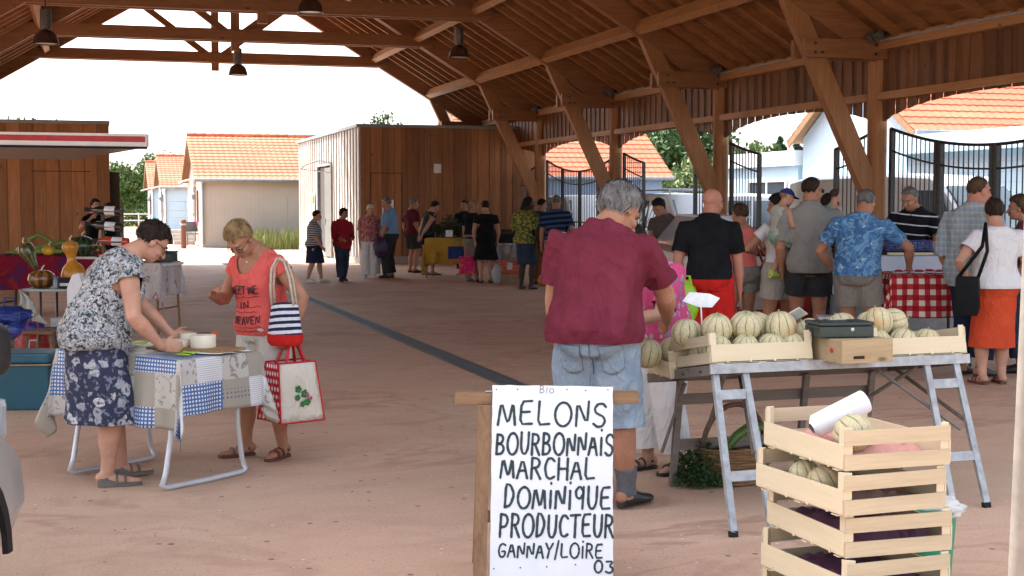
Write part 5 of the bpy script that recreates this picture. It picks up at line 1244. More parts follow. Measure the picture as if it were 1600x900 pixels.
far('person with tied back dark hair in black beside the bottle rack', 168, 23.5, 1.63, 90, head=(5, 10), female=True, skin='fair', hair=('bun', 'dark', 1.0), top=dict(mat=f_black, sleeve=.5, hem=.0, loose=.016, name='top'), bottom=dict(kind='trousers', mat=f_black, hem=.05, loose=.016), shoes=dict(mat=s_black, h=.05))
x, y = PX(318, 54)
far('person in magenta top and white trousers sitting on the grey metal bench', 318, 54, 1.62, 150, at=(x, y), pel=(0, -.08, -.34), lean=-4, head=(4, 0), female=True, skin='pink', hair=('short', 'brown', 1.0), rf=(.10, .36, 0), lf=(-.10, .40, 0), rh=(.16, .22, .56), lh=(-.16, .22, .56), seat=1.85, vox=.018, top=dict(mat=f_magenta, sleeve=.6, hem=-.01, loose=.02, name='top'), bottom=dict(kind='trousers', mat=f_white, hem=.05, loose=.02), shoes=dict(mat=s_white, h=.05))
# ================================================================ lettering
FONT = {'M': [[(0, 0), (.14, 1), (.5, .12), (.62, .2), (.80, 1), (.95, .02)]], 'E': [[(.85, 1), (.12, .97), (.08, .02), (.9, .05)], [(.1, .52), (.72, .55)]], 'L': [[(.15, 1), (.1, .03), (.9, .08)]],
        'O': [[(.5+.46*math.cos(t), .5+.5*math.sin(t)) for t in [math.pi/2+2*math.pi*i/16 for i in range(17)]]], 'N': [[(.08, 0), (.12, 1), (.85, .05), (.92, 1)]],
        'S': [[(.9, .86), (.7, 1), (.35, .98), (.12, .8), (.2, .6), (.75, .45), (.88, .25), (.7, .04), (.35, 0), (.06, .14)]], 'B': [[(.1, 0), (.12, 1)], [(.1, 1), (.6, .97), (.78, .78), (.6, .57), (.13, .53)], [(.13, .53), (.68, .5), (.9, .28), (.7, .05), (.1, 0)]],
        'U': [[(.1, 1), (.1, .3), (.3, .02), (.65, .02), (.88, .3), (.9, 1)]], 'R': [[(.1, 0), (.12, 1)], [(.12, 1), (.65, .96), (.82, .76), (.65, .55), (.13, .5)], [(.4, .52), (.92, 0)]],
        'A': [[(.03, 0), (.48, 1), (.95, 0)], [(.2, .36), (.8, .38)]], 'i': [[(.5, 0), (.5, .80)], [(.5, 1.13), (.5, 1.16)]], 'I': [[(.5, 0), (.5, 1)]], 'C': [[(.92, .85), (.65, 1), (.3, .95), (.07, .55), (.25, .1), (.6, 0), (.95, .12)]],
        'H': [[(.1, 0), (.1, 1)], [(.9, 0), (.9, 1)], [(.1, .5), (.9, .53)]], 'D': [[(.1, 0), (.12, 1), (.55, .95), (.92, .55), (.6, .08), (.1, 0)]], 'q': [[(.85, .75), (.5, 1), (.12, .78), (.2, .5), (.55, .42), (.83, .62)], [(.85, .95), (.8, 0)]],
        'P': [[(.1, 0), (.12, 1)], [(.12, 1), (.7, .95), (.88, .7), (.65, .45), (.12, .42)]], 'T': [[(.5, 0), (.52, 1)], [(0, .97), (1, 1)]], 'G': [[(.9, .88), (.55, 1), (.2, .85), (.05, .45), (.25, .05), (.65, .02), (.88, .2), (.9, .45), (.5, .43)]],
        'Y': [[(.05, 1), (.48, .5), (.95, 1)], [(.48, .5), (.3, 0)]], '/': [[(.1, -.12), (.9, 1.1)]], '0': [[(.5+.42*math.cos(t), .5+.5*math.sin(t)) for t in [math.pi/2+2*math.pi*i/16 for i in range(17)]]],
        '3': [[(.12, .95), (.85, .97), (.45, .58), (.85, .4), (.75, .08), (.4, 0), (.08, .12)]], 'V': [[(.03, 1), (.48, 0), (.95, 1)]],
        'o': [[(.5+.4*math.cos(t), .33+.33*math.sin(t)) for t in [2*math.pi*i/12 for i in range(13)]]], '.': [[(.5, 0), (.5, .03)]],
        'e': [[(.12, .36), (.86, .38), (.7, .62), (.4, .66), (.12, .4), (.2, .08), (.5, 0), (.85, .1)]], 's': [[(.82, .56), (.5, .66), (.2, .54), (.3, .38), (.7, .27), (.78, .1), (.45, 0), (.12, .08)]], 't': [[(.45, 1), (.45, .12), (.65, 0), (.85, .06)], [(.1, .66), (.85, .68)]]}
def strokes(text, x0, x1, z0, h, rng=None, slant=0.0):
    """text between x0 and x1, base z0, height h -> polylines in the (x, z) plane"""
    wts = [.38 if c in 'iI' else (.5 if c in ' /' else (1.25 if c in 'MO' else 1)) for c in text]
    gap = .22; tot = sum(wts)+gap*(len(text)-1); k = (x1-x0)/tot; out = []; x = x0
    for c, w_ in zip(text, wts):
        j = (rng.uniform(-.03, .03)*h, rng.uniform(.95, 1.05)) if rng else (0, 1)
        for st in FONT.get(c, []):
            out.append([(x+px_*w_*k+slant*pz*h, z0+j[0]+pz*h*j[1]) for px_, pz in st])
        x += (w_+gap)*k
    return out
def chaikin(p):
    if len(p) < 3: return p
    o = [p[0]]
    for a, b_ in zip(p, p[1:]): o += [(a[0]*.8+b_[0]*.2, a[1]*.8+b_[1]*.2), (a[0]*.2+b_[0]*.8, a[1]*.2+b_[1]*.8)]
    return o+[p[-1]]
def paint(b, polys, rad, place, rng=None, sub=0.012, flat=.25):
    """brush strokes as thin ribbons lying on a surface; place(x, z) -> (point, normal)"""
    for p in polys:
        p = chaikin(p); pts = []
        for a, c in zip(p, p[1:]):
            L = math.hypot(c[0]-a[0], c[1]-a[1]); n = max(1, int(L/sub))
            for i in range(n): pts.append((a[0]+(c[0]-a[0])*i/n, a[1]+(c[1]-a[1])*i/n))
        pts.append(p[-1])
        P3 = [place(*q) for q in pts]
        if any(q is None for q in P3): P3 = [q for q in P3 if q is not None]
        if len(P3) < 2: continue
        rings = []
        ext = [(P3[0][0]-(P3[1][0]-P3[0][0]).normalized()*rad*.8, P3[0][1])]+P3+[(P3[-1][0]+(P3[-1][0]-P3[-2][0]).normalized()*rad*.8, P3[-1][1])]
        for i, (q, nm) in enumerate(ext):
            t = (ext[min(i+1, len(ext)-1)][0]-ext[max(i-1, 0)][0]).normalized(); sd_ = t.cross(nm).normalized()
            r_ = rad*(.55 if i in (0, len(ext)-1) else 1)*(rng.uniform(.85, 1.12) if rng else 1)
            rings.append([q+sd_*r_-nm*.001, q+sd_*r_*.9+nm*rad*flat, q-sd_*r_*.9+nm*rad*flat, q-sd_*r_-nm*.001])
        b.loft(rings)
# ================================================================ melon sign on a trestle
m_oldwood = wood('old_trestle_wood', (.34, .20, .105), (.19, .10, .048), axis=2, gs=1.6, island=.25)
m_oldwoodx = wood('old_trestle_wood_x', (.36, .22, .12), (.20, .11, .052), axis=0, gs=1.6, island=.25)
x, y = PX(857, 6.0)
ss_ = thing('trestle', 'wooden A frame trestle carrying the white melon board', 'trestle', (x, y, 0), heading(-2))
MB().span((-.40, -.03, .745), (.385, .045, .795)).build('top_rail', m_oldwoodx, ss_, bevel=.004)
for s in (-1, 1):
    for q in (-1, 1):
        MB().bar((-.275 if s < 0 else .19, q*.035 if s < 0 or q > 0 else .012, .745), (-.30 if s < 0 else .205, q*(.235 if s < 0 or q > 0 else .155), .0), .055 if q < 0 else .05, .028, (0, 1, .2)).build('leg', m_oldwood, ss_, bevel=.003)
MB().bar((-.30, .175, .22), (.20, .175, .22), .025, .05).build('cross_rail', m_oldwoodx, ss_)
b = MB()
for s in (-.29, .2): b.tube([(s, -.125 if s < 0 else -.06, .40), (s, 0, .37), (s, .125, .41)], .004, 6)
b.build('stay_cord', M('cord_grey', (.30, .30, .30), .7), ss_)
b = MB(); b.tube([(-.27, -.02, .80), (-.16, .0, .803)], .004, 5); b.tube([(.16, -.02, .80), (.26, .0, .803)], .004, 5); b.build('wire_hook', m_galv, ss_)
tilt = math.atan2(.20, .79)
sg_ = thing('sign', 'white painted board with hand lettered MELONS text on the trestle', 'sign', (x, y, 0), 0, rot=(R(-13.5), R(1.2), heading(-2)))
BW, BZ0, BZ1 = .256, -.005, .795
oy = -.228
rs = random.Random(4); poly = []
ed = lambda a, c, n: [(a[0]+(c[0]-a[0])*i/n+rs.uniform(-.0014, .0014), a[1]+(c[1]-a[1])*i/n+rs.uniform(-.0014, .0014)) for i in range(n)]
poly = ed((-BW, BZ0), (BW, BZ0), 14)+ed((BW, BZ0), (BW, BZ1), 20)+ed((BW, BZ1), (-BW, BZ1), 14)+ed((-BW, BZ1), (-BW, BZ0), 20)
def boardpaint():
    t = NT('board_white'); v = t.co(); a = t.noise(v, 4, 5, .65); f = t.noise(v, 40, 4, .7)
    c = t.mix(t.step(a, .3, .7), (.66, .69, .74), (.73, .75, .79)); c = t.mix(t.ma('MULTIPLY', t.step(f, .62, .75), .25), c, (.45, .42, .38)); t.bump(f, .15, .002); return t.fin(c, .45, 0, .4)
MB().prism(poly, oy, oy+.012).build('board', boardpaint(), sg_)
rg = random.Random(11); b = MB(); pl = lambda X_, Z_: (Vector((X_, oy-.0012, Z_)), Vector((0, -1, 0)))
def line(txt, pa, pb, py0, hpx, rad=.0056, rng=rg):
    k = 2*BW/190.0; zz = lambda py_: BZ1-(py_-617)*(BZ1-BZ0)/283
    paint(b, strokes(txt, -BW+pa*k, -BW+pb*k, zz(py0), hpx*(BZ1-BZ0)/283, rng, .04), rad, pl, rng)
line('MELONS', 9, 180, 677, 36); line('BOURBONNAiS', 6, 191, 720, 31); line('MARCHAL', 14, 162, 756, 31); line('DOMiNiqUE', 20, 186, 799, 33, .0058); line('PRODUCTEUR', 13, 191, 841, 33, .0058); line('GANNAY/LOiRE', 12, 174, 871, 21, .0045); line('03', 160, 192, 892, 18, .0048)
b.build('lettering', M('sign_paint', (.012, .028, .03), .4, 0, 20, .2), sg_)
b = MB(); line('Bio', 74, 97, 628, 11, .0016, None); b.build('pencil_word', M('pencil_grey', (.22, .22, .24), .7), sg_)
b = MB()
for px_, pz in ((-.24, .776), (-.15, .778), (.06, .78), (.14, .778), (.235, .782), (-.24, .03), (-.13, .035), (-.02, .04), (.10, .05)): b.lathe([(.0032, 0), (.0026, .002)], (px_, oy-.0005, pz), 8, rotm((0, -1, 0)))
b.build('nail', m_steel, sg_)
# ================================================================ crates and melons
m_crate = wood('crate_wood', (.70, .60, .42), (.64, .53, .35), axis=0, gs=1.3, island=.14, rough=.75, na=.2)
m_cratey = wood('crate_wood_end', (.62, .52, .36), (.47, .38, .25), axis=1, gs=1.3, island=.2, rough=.75, na=.25)
m_cratez = wood('crate_wood_post', (.71, .61, .43), (.62, .51, .34), axis=2, gs=1.6, island=.12, rough=.75, na=.2)
CL, CW_, CH_ = .58, .45, .156
def crate_proto():
    c = thing('crate', 'x', 'crate')
    for s in (-1, 1):
        b = MB().span((-CL/2, s*CW_/2-.0035, .012), (CL/2, s*CW_/2+.0035, .100))
        for xx in (-.2, -.07, .07, .2): b.span((xx-.006, s*(CW_/2+.0045)-.0015, .006), (xx+.006, s*(CW_/2+.0045)+.0015, .022))
        b.build('side_plank', m_crate, c)
        for (za, zb) in ((.006, .062), (.096, .150)):
            MB().span((s*CL/2-.004+s*.004, -CW_/2+.004, za), (s*CL/2+.004+s*.004, CW_/2-.004, zb)).build('end_plank', m_cratey, c)
        for q in (-1, 1):
            b = MB(); b.prism([(s*(CL/2-.001), q*(CW_/2-.005)), (s*(CL/2-.036), q*(CW_/2-.005)), (s*(CL/2-.001), q*(CW_/2-.040))], .006, CH_+.004, 'z'); b.build('corner_post', m_cratez, c)
    b = MB()
    for i in range(5): yy = -CW_/2+.05+i*(CW_-.1)/4; b.span((-CL/2+.002, yy-.042, .004), (CL/2-.002, yy+.042, .009))
    for i in (-.24, 0, .24): b.span((i-.02, -CW_/2, .0), (i+.02, CW_/2, .004))
    b.build('base_slats', m_crate, c)
    return c
cr0 = crate_proto(); cr0.location = (0, 0, -50)
F = Vector((*W(1.185, 5.0), 0)); axL = heading(-19.3)        # stack: long axis leads away to the left
Lv = Vector((-math.sin(axL), math.cos(axL), 0)); Rv = Vector((math.cos(axL), math.sin(axL), 0))
ctr0 = F+Lv*CL/2+Rv*CW_/2
labs = ['pale wooden crate at the very bottom of the tall stack', 'pale wooden crate second from the bottom of the stack', 'pale wooden crate with purple paper in the middle of the stack', 'pale wooden crate with brown paper, just under the topmost of the stack', 'topmost crate of the stack holding one melon and a paper roll']
rk = random.Random(3)
stack = []
for i in range(5):
    o = cr0 if i == 0 else dup(cr0)
    o['label'] = labs[i]; o['group'] = 'crates stacked in front of the melon table'
    j = [(0, 0, 0), (.0, -.01, 1.5), (.026, .008, -2.0), (-.018, .0, 2.2), (.012, .01, -1)][i]
    o.location = ctr0+Rv*j[0]+Lv*j[1]+Vector((0, 0, i*.159)); o.rotation_euler = (0, 0, axL+R(90)+R(j[2])); stack.append(o)
def paper(name, lab, cat, mat, w_, l_, h, seed, loc, rz, group=None, rot=None):
    rng = random.Random(seed); b = MB(); q = Vector((rng.random()*9, rng.random()*9, 0))
    def fn(u, v):
        x, y = (u-.5)*l_, (v-.5)*w_; e = min(u, 1-u, v, 1-v)
        n_ = mnoise.noise(Vector((x*9, y*9, 0))+q); m_ = abs(mnoise.noise(Vector((x*22, y*22, 4))+q))
        return (x, y, h*min(1, e*7)*(.72+.35*n_)+.028*m_+.003)
    b.grid(fn, 44, 34); b.grid(lambda u, v: ((u-.5)*l_, (v-.5)*w_, .001), 2, 2)
    o = b.build(name, mat, None, smooth='auto', loc=loc, rot=rot or (0, 0, rz)); return tag(o, lab, cat, group)
m_pinkp = M('pink_paper', (.62, .30, .25), .8, 0, 9, .1); m_purp = M('purple_paper', (.115, .045, .085), .7, 0, 9, .2); m_brnp = M('brown_paper', (.22, .13, .10), .8, 0, 9, .2)
paper('lining_paper', 'pink tissue paper lining the topmost crate', 'paper', m_pinkp, .41, .53, .06, 1, stack[4].location+Vector((0, 0, .011)), axL+R(90))
paper('lining_paper', 'brown paper lining the crate under the topmost one', 'paper', m_brnp, .41, .53, .045, 2, stack[3].location+Vector((0, 0, .011)), axL+R(90))
paper('lining_paper', 'crumpled purple paper in the middle crate of the stack', 'paper', m_purp, .41, .53, .085, 3, stack[2].location+Vector((0, 0, .011)), axL+R(90))
paper('lining_paper', 'dark brownish paper in the second crate from the bottom', 'paper', m_purp, .41, .53, .05, 4, stack[1].location+Vector((0, 0, .011)), axL+R(90))
def melon_mat():
    t = NT('melon_rind'); v = t.co(); s = t.sep(v); ang = t.ma('ARCTAN2', s[1], s[0])
    oi = t.n('ObjectInfo', out='Random')
    w_ = t.ma('MULTIPLY', t.ma('SUBTRACT', t.noise(v, 14, 3), .5), .35)
    fr = t.ma('ABSOLUTE', t.ma('SUBTRACT', t.ma('FRACT', t.ma('ADD', t.ma('MULTIPLY', t.ma('ADD', ang, w_), 10/(2*math.pi)), 50.5)), .5))
    vo = t.n('TexVoronoi', out=0, attrs={'feature': 'DISTANCE_TO_EDGE'}, Vector=v, Scale=120.0)
    base = t.mix(oi, (.47, .39, .22), (.51, .40, .235)); base = t.mix(t.step(t.noise(v, 7, 3), .4, .68), base, (.40, .36, .185)); base = t.mix(t.step(vo, .13, .03), base, (.60, .54, .36))
    warm = t.ma('MULTIPLY', t.step(t.noise(t.co(loc=(1, 2, 3)), 5, 2), .58, .72), t.ma('GREATER_THAN', oi, .55)); base = t.mix(t.ma('MULTIPLY', warm, .7), base, (.55, .30, .10))
    c = t.mix(t.ma('MULTIPLY', t.step(fr, .085, .035), t.step(t.noise(v, 11, 3), .30, .46)), base, (.165, .175, .09)); c = t.mix(t.step(s[2], .066, .074), c, (.20, .26, .09))
    t.bump(t.mix(.5, vo, fr), .35, .004); return t.fin(c, .6, 0, .3)
m_melon = melon_mat()
rings = []
for i in range(15):
    ph = math.pi*(i+.15)/(14+.3)-math.pi/2; ring = []
    for j in range(40):
        a = 2*math.pi*j/40; k = .074*(1-.035*math.cos(10*a+math.pi)*-1*math.cos(ph)**.5) if math.cos(ph) > 0 else .074
        ring.append((k*math.cos(ph)*math.cos(a), k*math.cos(ph)*math.sin(a), .073*math.sin(ph)-.006*math.exp(-(math.cos(ph)/.22)**2)*(1 if ph > 0 else -1)))
    rings.append(ring)
ml0 = MB().loft(rings).tube([(0, 0, .062), (.002, .001, .070), (.006, .002, .079)], [.006, .004, .005], 7).build('melon', m_melon, None, smooth=True)
mel_first = [True]
def melon(loc, lab, r=1.0, group='melons on the trestle table', rot=None):
    o = ml0 if mel_first[0] else ml0.copy()
    if not mel_first[0]: COL.objects.link(o)
    mel_first[0] = False
    o.location = loc; r *= rk.uniform(.93, 1.06); o.scale = (r*rk.uniform(.97, 1.03), r, r*rk.uniform(.93, 1.08)); o.rotation_euler = rot or (rk.uniform(-.5, .5), rk.uniform(-.5, .5), rk.uniform(0, 6))
    return tag(o, lab, 'melon', group)
t4 = stack[4].location
mel = melon(t4-Lv*.17-Rv*.115+Vector((0, 0, .118)), 'striped melon lying in the topmost crate beside the white paper roll', 1.02, 'melons in the crate stack', (R(62), 0, heading(150)))
for i, (a, c) in enumerate(((-.02, -.12), (.10, -.13))): melon(stack[3].location+Lv*a+Rv*c+Vector((0, 0, .078)), ['dark lying melon glimpsed behind the long plank of the second crate down', 'melon at the back of the second crate down from the top'][i], .85, 'melons in the crate stack')
pr = thing('paper_roll', 'white kitchen paper roll leaning across the topmost crate', 'paper roll', t4+Lv*.0-Rv*.06+Vector((0, 0, .165)), 0, rot=(R(66), 0, heading(-103)))
b = MB(); b.lathe([(.020, -.13), (.044, -.11), (.045, -.108), (.045, .108), (.044, .11), (.020, .11)], n=30, cap=False); b.lathe([(.020, .11), (.020, -.11)], n=24, cap=False); b.build('sheets', M('paper_white', (.74, .75, .77), .85, 0, 30, .04), pr, smooth='auto')
b = MB(); b.lathe([(.0195, -.109), (.0195, .109), (.017, .109), (.017, -.109), (.0195, -.109)], n=20, cap=False); b.build('core', M('cardboard', (.30, .20, .12), .85), pr, smooth='auto')
# trestle table for the melons
TA = Vector((*W(1.005, 7.1), 0)); trz = heading(-18.9); TT = math.atan2(.125, .75); TZ = .785
Tm = Matrix.Translation(TA) @ Matrix.Rotation(trz, 4, 'Z')
def T(xx, yy, zz=0): return Tm @ Vector((xx, yy, TZ-yy*math.tan(TT)+zz))
tt = thing('trestle_table', 'worn aluminium trestle table sloping away under the melon crates', 'table', TA, trz)
m_alu = M('worn_aluminium', (.34, .345, .35), .48, .4, 18, .3, .2, 60); m_greyb = wood('grey_boards', (.22, .19, .165), (.13, .11, .095), axis=0, gs=1.3, island=.25)
b = MB(); rx = (-TT, 0, 0)
for i in range(4): yy = .10+i*.185; b.box((.775, yy, TZ-.012-yy*math.tan(TT)), (1.53, .178, .02), rx)
b.build('tabletop', m_greyb, tt)
MB().box((.775, .0, TZ-.022), (1.56, .012, .05), rx).build('edge_rail', m_alu, tt); MB().box((.775, .755, TZ-.03-.755*math.tan(TT)), (1.56, .012, .05), rx).build('edge_rail', m_greyb, tt)
for xx in (.0, 1.55): MB().bar((xx, .006, TZ-.027), (xx, .75, TZ-.027-.75*math.tan(TT)), .012, .05).build('edge_rail', m_greyb, tt)
for (ta, tb, fa, fb, fy) in ((.03, .20, -.075, .135, -.40), (1.29, 1.475, 1.29, 1.50, -.24)):
    for (p, f) in ((ta, fa), (tb, fb)): 
        l_ = MB().bar((p, .012, TZ-.05), (f, fy, .02), .036, .022, (0, 1, .3)).build('leg', m_alu, tt)
        MB().bar((p+(f-p)*.985, .012+(fy-.012)*.985, .028), (f, fy, 0), .04, .028, (0, 1, .3)).build('foot_cap', m_plast, l_)
    for t_ in (.14, .66):
        q = lambda p, f: (p+(f-p)*t_, .012+(fy-.012)*t_, TZ-.05+(.02-TZ+.05)*t_)
        MB().bar(q(ta, fa), q(tb, fb), .018, .05, (0, .4, 1)).build('rung', m_alu, tt)
zb = TZ-.75*math.tan(TT)-.04
for xx in (.18, .98, 1.42): MB().bar((xx, .72, zb), (xx-.01, .80, .0), .035, .03, (0, 1, 0)).build('leg', m_greyb, tt)
for zz in (.50, .24): MB().span((.18, .755 if zz > .3 else .775, zz-.03), (1.42, .77 if zz > .3 else .79, zz+.03)).build('cross_board', m_greyb, tt)
for (a, c) in (((.10, .04, TZ-.06), (.34, .76, .24)), ((.55, .72, .62), (.14, -.20, .36)), ((1.25, .04, TZ-.06), (1.0, .76, .24)), ((1.05, .10, TZ-.08), (1.42, -.12, .40)), ((1.42, .5, .66), (1.5, -.1, .42)), ((.20, .70, .6), (.10, .79, .2))):
    MB().tube([a, c], .011, 6).build('brace', m_greyb, tt)
b = MB()
for yy in (.1, .3, .5): b.lathe([(.009, 0), (.006, .006)], (-.0065, yy, TZ-.03-yy*math.tan(TT)), 8, rotm((-1, 0, 0)))
b.build('bolt', m_steel, tt)
def on_table(o, xx, yy, zz=0, dz=0): o.location = T(xx, yy, zz); o.rotation_euler = (-TT, 0, trz+dz); return o
GTB = 'crates on the melon table'
c1 = on_table(dup(cr0, label='melon crate at the left front of the trestle table', group=GTB), .303, .235, .003)
c2 = on_table(dup(cr0, label='melon crate at the right front of the trestle table', group=GTB), 1.255, .235, .003)
# melons in the table crates: (along, back, up, label)
MLN = [(.10, .12, .085, 'front left corner melon low in the left table crate'), (.25, .10, .085, 'low front melon second from the corner of the left table crate'), (.40, .10, .085, 'low front melon third from the corner of the left table crate'), (.53, .11, .085, 'low front melon at the right end of the left table crate'),
       (.10, .27, .09, 'melon in the second row behind the corner of the left table crate'), (.25, .27, .09, 'buried melon in the middle of the left table crate'), (.40, .27, .09, 'buried melon right of the middle in the left table crate'), (.53, .27, .09, 'melon near the right end of the left table crate, second row'),
       (.12, .40, .09, 'rear row melon behind the corner of the left table crate'), (.30, .40, .09, 'rear row melon in the middle of the left table crate'), (.48, .40, .09, 'rear row melon at the right of the left table crate'),
       (.125, .18, .195, 'big heaped melon right above the corner post of the left crate'), (.285, .17, .205, 'tallest heaped melon at the centre of the left crate'), (.41, .28, .20, 'heaped melon half hidden behind the tallest one'), (.485, .16, .19, 'heaped melon with an orange cheek at the right of the left crate'), (.20, .33, .20, 'heaped melon peeping between the two largest ones of the left crate'), (.03, .34, .19, 'heaped melon at the rear left of the left crate'), (.56, .33, .17, 'small heaped melon beside the green cash box'),
       (1.05, .11, .085, 'low front melon nearest the cash box in the right crate'), (1.20, .10, .085, 'low front melon in the middle of the right crate'), (1.36, .11, .085, 'low front melon third in the right crate'), (1.05, .27, .09, 'second row melon nearest the cash box in the right crate'), (1.20, .27, .09, 'buried melon in the middle of the right crate'), (1.35, .27, .09, 'second row melon right of the middle in the right crate'), (1.12, .40, .09, 'rear row melon of the right crate, cash box side'), (1.30, .40, .09, 'rear row melon of the right crate, middle'), (1.45, .38, .09, 'rear row melon of the right crate, far end'),
       (1.09, .17, .205, 'largest heaped melon on top of the right crate'), (1.235, .24, .20, 'heaped melon tilted on its side, right of the largest'), (1.15, .34, .195, 'heaped melon showing its top behind the largest one'), (.98, .36, .19, 'heaped melon behind the cash box, right of the price card')]
for (a, c, u, l) in MLN: melon(T(a, c, u), l, 1.13 if u > .15 else 1.0, rot=(rk.uniform(-.35, .35), rk.uniform(-.35, .35), rk.uniform(0, 6)) if 'side' not in l else (R(70), .2, 1))
for (a, c, u, l) in ((-.10, .56, .10, 'melon at the far left end of the table by the customer hand'), (.07, .60, .11, 'melon behind the left crate, second from the table end'), (.76, .32, .16, 'melon rising behind the left half of the cash box'), (.90, .34, .17, 'melon rising behind the middle of the cash box')): melon(T(a, c, u), l, 1.08)
c3 = on_table(dup(cr0, label='melon crate at the back left of the table, mostly hidden', group=GTB), .18, .56, .003, R(90)); c3.scale = (.5, .9, .95)
c4 = on_table(dup(cr0, label='melon crate behind the cash box', group=GTB), .80, .36, .003); c4.scale = (.52, .7, .95)
sb = thing('wooden_box', 'small wooden box overhanging the table edge under the cash box', 'box', T(.80, .02, .0), 0, rot=(0, 0, trz+R(2)))
MB().span((-.155, -.19, .002), (.155, .15, .122)).build('box_body', wood('box_wood', (.58, .44, .26), (.46, .32, .17), axis=0, gs=1.5, rough=.7), sb, bevel=.003)
MB().lathe([(.014, 0), (.012, .003)], (-.1575, -.1, .065), 10, rotm((-1, 0, 0))).build('red_stamp', M('stamp_red', (.5, .03, .05), .6), sb)
MB().prism([(-.085, .04), (-.085, .025), (-.02, .025), (-.02, .04)], -.1925, -.19, 'y').build('handhold', M('joint_dark'), sb)
cb_ = thing('cash_box', 'dark green metal cash box on the small wooden box', 'cash box', T(.755, .02, .126), 0, rot=(0, 0, trz-R(9)))
m_cash = M('cash_green', (.02, .038, .036), .35, .2, 8, .15, spec=.5)
MB().span((-.15, -.10, 0), (.15, .10, .058)).build('case', m_cash, cb_, bevel=.006); MB().span((-.153, -.103, .060), (.153, .103, .080)).build('lid', m_cash, cb_, bevel=.008)
MB().lathe([(.010, 0), (.010, .004), (.004, .006)], (.03, -.1005, .042), 14, rotm((0, -1, 0))).build('lock', m_galv, cb_); b = MB(); b.tube([(-.05, .03, .081), (-.045, .02, .084), (.045, .02, .084), (.05, .03, .081)], .004, 7); b.build('handle', m_galv, cb_)
p1 = thing('price_card', 'blank white price card propped among the melons of the left crate', 'price card', T(.16, .42, .20), 0, rot=(R(-14), 0, heading(-4)))
MB().prism([(-.10, .165), (-.06, .215), (.05, .205), (.105, .18), (.06, .13), (-.01, .132)], -.002, .002).build('card', M('card_white', (.72, .74, .76), .5), p1); MB().tube([(0, 0, -.02), (0, 0, .14)], .004, 6).build('stick', m_white, p1)
p2 = thing('price_card', 'white price card tilted nearly flat behind the cash box', 'price card', T(.76, .46, .21), 0, rot=(R(62), R(-28), heading(20)))
MB().prism([(-.09, .08), (-.08, .17), (.09, .19), (.10, .08)], -.002, .002).build('card', M('card_white'), p2); MB().tube([(0, 0, 0), (0, 0, .1)], .004, 6).build('stick', m_white, p2)
# basket and greens under the table, green bin
x, y = PX(1150, 8.05)
bk = thing('basket', 'wicker basket with a dark arched handle under the trestle table', 'basket', (x, y, 0), .3)
b = MB(); rngb = random.Random(2)
for i in range(13):
    z = .015+i*.0165; r = .15+.05*i/12
    b.tube([((r+.006*math.sin(j*math.pi/2*1.0+i*math.pi))*1.25*math.cos(2*math.pi*j/32), (r+.006*math.sin(j*math.pi/2+i*math.pi))*math.sin(2*math.pi*j/32), z) for j in range(33)], .0088, 6)
b.build('weave', wood('wicker', (.30, .17, .08), (.16, .085, .04), axis=0), bk); MB().lathe([(.02, .008), (.15, .01)], n=20).build('base', M('wicker_dark', (.10, .06, .03), .8), bk)
MB().tube([(.24*math.cos(math.pi*i/14), .0, .2+.25*math.sin(math.pi*i/14)) for i in range(15)], .016, 8).build('handle', M('handle_brown', (.12, .05, .03), .6), bk, smooth=True)
for i, (dx, dy, an_) in enumerate(((.04, -.03, .5), (.10, .05, .9))):
    co = thing('courgette', ['curved green courgette sticking out of the wicker basket', 'second green courgette at the back of the wicker basket'][i], 'courgette', (x+dx, y+dy, .20), 0)
    MB().tube([(-.1, 0, .0), (-.04, 0, .07), (.03, .0, .11), (.10, 0, .11)], [.022, .028, .028, .020], 10, round_ends=True).build('fruit', M('courgette_green', (.09, .16, .03), .4, 0, 14, .3), co, smooth=True); MB().tube([(.10, 0, .11), (.13, 0, .105)], [.010, .012], 7).build('stalk', lf_c, co)
x, y = PX(1104, 7.95); rng = random.Random(8)
gr = thing('herb_bunch', 'heap of dark green leafy herbs on the floor against the basket', 'herbs', (x, y, 0)); b = MB()
for i in range(1500):
    a = rng.uniform(0, 6.28); r = .19*math.sqrt(rng.random()); zz = rng.random()*.26*(1-(r/.22)**2)+.01; s = rng.uniform(.006, .019); m = Euler((rng.uniform(-1, 1), rng.uniform(-1, 1), rng.uniform(0, 6.3))).to_matrix(); c = Vector((r*math.cos(a), r*math.sin(a)*.8, zz))
    b.add([c+m @ Vector(q) for q in ((-s*1.6, 0, 0), (0, -s*.5, .003), (s*1.6, 0, 0), (0, s*.5, .003))], [(0, 1, 2, 3)])
b.build('leaves', leaf_mat('herb_green', (.012, .035, .012), (.05, .10, .03)), gr); b = MB()
for i in range(26): a = rng.uniform(0, 6.28); b.tube([(0, 0, .02), (.08*math.cos(a), .07*math.sin(a), .12), (.17*math.cos(a), .14*math.sin(a), .2)], .003, 4)
b.build('stalks', lf_b, gr)
x, y = PX(1450, 5.62)
gb = thing('waste_bin', 'green plastic bin behind the crate stack with a crumpled bag on its rim', 'bin', (x, y, 0), heading(10))
m_bing = M('bin_green', (.02, .27, .16), .4, 0, 5, .1); b = MB(); pr_ = [(.10, 0), (.105, .01), (.13, .37), (.142, .372), (.142, .395), (.128, .395), (.10, .03), (.02, .02)]; b.lathe(pr_, n=26, cap=False); b.build('bin_body', m_bing, gb, smooth='auto')
